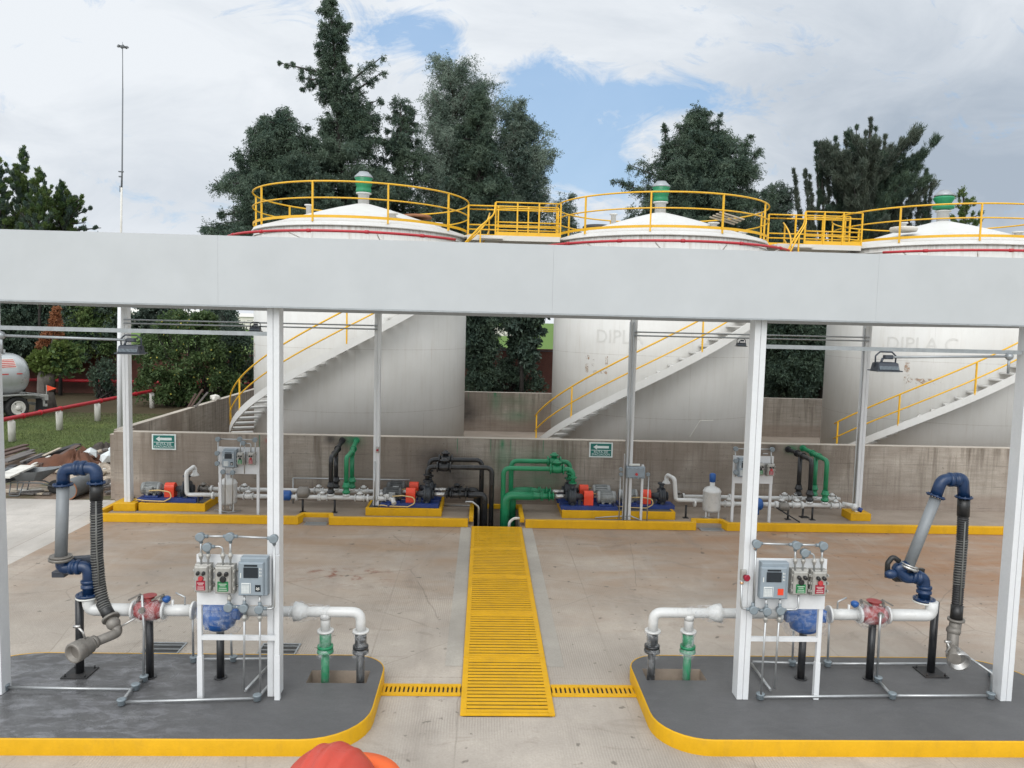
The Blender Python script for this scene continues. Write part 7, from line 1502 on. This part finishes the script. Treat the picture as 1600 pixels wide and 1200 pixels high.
# standing, turned a little to the right, arms hanging slightly bent; the body is one surface from shoes to scalp
fa = math.radians(14); fx, fy = math.sin(fa), math.cos(fa)         # facing
def B(s, f, z): return (s*fy+f*fx, -s*fx+f*fy, z)                  # s to the person's right, f forward
vt = [(B(0, 0, .95), (.16, .125)), (B(0, 0, 1.10), (.14, .11)), (B(0, 0, 1.30), (.17, .12)), (B(0, 0, 1.41), (.13, .10)), (B(0, .0, 1.47), .058), (B(0, .015, 1.53), .055), (B(0, .03, 1.60), (.075, .092)), (B(0, .02, 1.68), (.072, .088))]
ed = [(i, i+1) for i in range(7)]
for s in (-1, 1):
    k = len(vt); vt += [(B(.17*s, 0, 1.40), .062), (B(.215*s, -.02, 1.14), .043), (B(.22*s, .07, .90), .030), (B(.215*s, .10, .83), (.038, .018)), (B(.212*s, .12, .775), (.036, .014))]; ed += [(3, k), (k, k+1), (k+1, k+2), (k+2, k+3), (k+3, k+4)]
    for j, (off_, L_) in enumerate(((-.027, .062), (-.009, .074), (.010, .069), (.027, .054))):
        kk = len(vt); vt += [(B(.212*s+.0, .12+off_, .755), .0095), (B(.205*s, .13+off_, .755-L_*.55), .0085), (B(.19*s, .128+off_, .755-L_), .0075)]; ed += [(k+4, kk), (kk, kk+1), (kk+1, kk+2)]
    kk = len(vt); vt += [(B(.20*s, .155, .80), .011), (B(.19*s, .178, .765), .010), (B(.185*s, .182, .735), .008)]; ed += [(k+3, kk), (kk, kk+1), (kk+1, kk+2)]
    k = len(vt); vt += [(B(.095*s, 0, .88), .088), (B(.10*s, .015, .50), .056), (B(.105*s, -.01, .12), .040), (B(.105*s, .0, .05), .042), (B(.12*s, .16, .035), (.045, .03))]; ed += [(0, k), (k, k+1), (k+1, k+2), (k+2, k+3), (k+3, k+4)]
body = skin('body', vt, ed, 'skin', pg)
lv = [(B(0, 0, .98), (.175, .14)), (B(0, 0, .90), (.17, .135))]; le = [(0, 1)]
for s in (-1, 1): k = len(lv); lv += [(B(.097*s, 0, .82), .105), (B(.10*s, .015, .50), .078), (B(.105*s, -.01, .10), .068)]; le += [(1, k), (k, k+1), (k+1, k+2)]
skin('trousers', lv, le, 'jeans', pg)
tv = [(B(0, 0, .93), (.18, .145)), (B(0, 0, 1.10), (.16, .13)), (B(0, 0, 1.30), (.19, .14)), (B(0, 0, 1.42), (.14, .11))]; te = [(0, 1), (1, 2), (2, 3)]
for s in (-1, 1): k = len(tv); tv += [(B(.18*s, 0, 1.40), .078), (B(.218*s, -.02, 1.14), .060), (B(.222*s, .06, .93), .045)]; te += [(3, k), (k, k+1), (k+1, k+2)]
skin('shirt', tv, te, 'shirt', pg)
skin('safety_vest', [(B(0, 0, 1.0), (.19, .155)), (B(0, 0, 1.15), (.175, .142)), (B(0, 0, 1.32), (.20, .152))], [(0, 1), (1, 2)], 'vest_orange', pg)
Wp = lambda s, f, z: V(B(s, f, z))+V((px, py, ZF))
mb = MB()
for s in (-1, 1): mb.sphere(Wp(.03*s, .105, 1.62), .012, 8)
eo = mb.build('eye', 'pale_mark', pg); mb = MB()
for s in (-1, 1): mb.sphere(Wp(.03*s, .115, 1.62), .006, 6)
mb.build('pupil', 'black_knob', eo)
mb = MB(); mb.tube([Wp(0, .105, 1.625), Wp(0, .128, 1.585), Wp(0, .118, 1.575)], [.008, .014, .01], 8); mb.build('nose', 'skin', pg); mb = MB()
for s in (-1, 1): mb.sphere(Wp(.078*s, .01, 1.605), .028, 8, (.4, .8, 1.2))
mb.build('ear', 'skin', pg); mb = MB(); mb.tube([Wp(-.024, .108, 1.55), Wp(0, .116, 1.548), Wp(.024, .108, 1.55)], .006, 6); mb.build('mouth', 'red_valve', pg)
mb = MB(); mb.sphere(Wp(0, .0, 1.63), .088, 14, (1, 1.05, 1)); 
mb.v = [q_ for q_ in mb.v]; mb.build('hair', 'hair', pg)
for s in (-1, 1): mb = MB(); mb.tube([Wp(.105*s, -.06, .05), Wp(.11*s, .06, .05), Wp(.12*s, .2, .04)], [.045, .055, .04], 10); mb.box(*[0]*0) if False else None; mb.build('boot', 'boot', pg)
# helmet: a ridged dome with a peak
mb = MB(); n = 160; rows = 30; vs = []; aw, al, hh_ = .132, .155, .150; z0 = 1.655
for i in range(rows+1):
    ph_ = PI/2*i/rows
    for j in range(n):
        a = 2*PI*j/n; s_, f_ = aw*math.cos(a)*math.cos(ph_), al*math.sin(a)*math.cos(ph_); rd = 0
        for rc, rw, rh in ((0, .018, .007), (.046, .009, .006), (-.046, .009, .006)):
            if abs(s_-rc) < rw: rd = max(rd, rh*(1-abs(s_-rc)/rw)**.5*min(1, (math.sin(ph_)*1.8)))
        vs.append(Wp(s_, f_+.005, z0+(hh_+rd)*math.sin(ph_)))
fs = [(i*n+j, i*n+(j+1) % n, (i+1)*n+(j+1) % n, (i+1)*n+j) for i in range(rows) for j in range(n)]; mb.add(vs, fs, True)
hm = mb.build('helmet', 'helmet_red', pg)
mb = MB(); vs = []; k = 24
for i in range(k+1):
    a = PI*(.06+.88*i/k)-.95
    for rr, dz in ((1.0, .01), (1.0, 0), (1.06+.34*max(0, math.sin(a+.95))**1.5, .004), (1.06+.34*max(0, math.sin(a+.95))**1.5, .014)): vs.append(Wp(aw*math.cos(a)*rr, al*math.sin(a)*rr+.005, z0+.03+dz))
fs = [(i*4+j, i*4+(j+1) % 4, i*4+4+(j+1) % 4, i*4+4+j) for i in range(k) for j in range(4)]; mb.add(vs, fs, True); mb.build('helmet_peak', 'vest_orange', hm)  # brighter orange paints the peak as catching the light
mb = MB(); mb.tube([Wp(aw*1.01*math.cos(2*PI*j/40), al*1.01*math.sin(2*PI*j/40)+.005, z0) for j in range(40)], .005, 6, closed=True); mb.build('helmet_rim', 'vest_orange', hm)
bpy.context.view_layer.update()
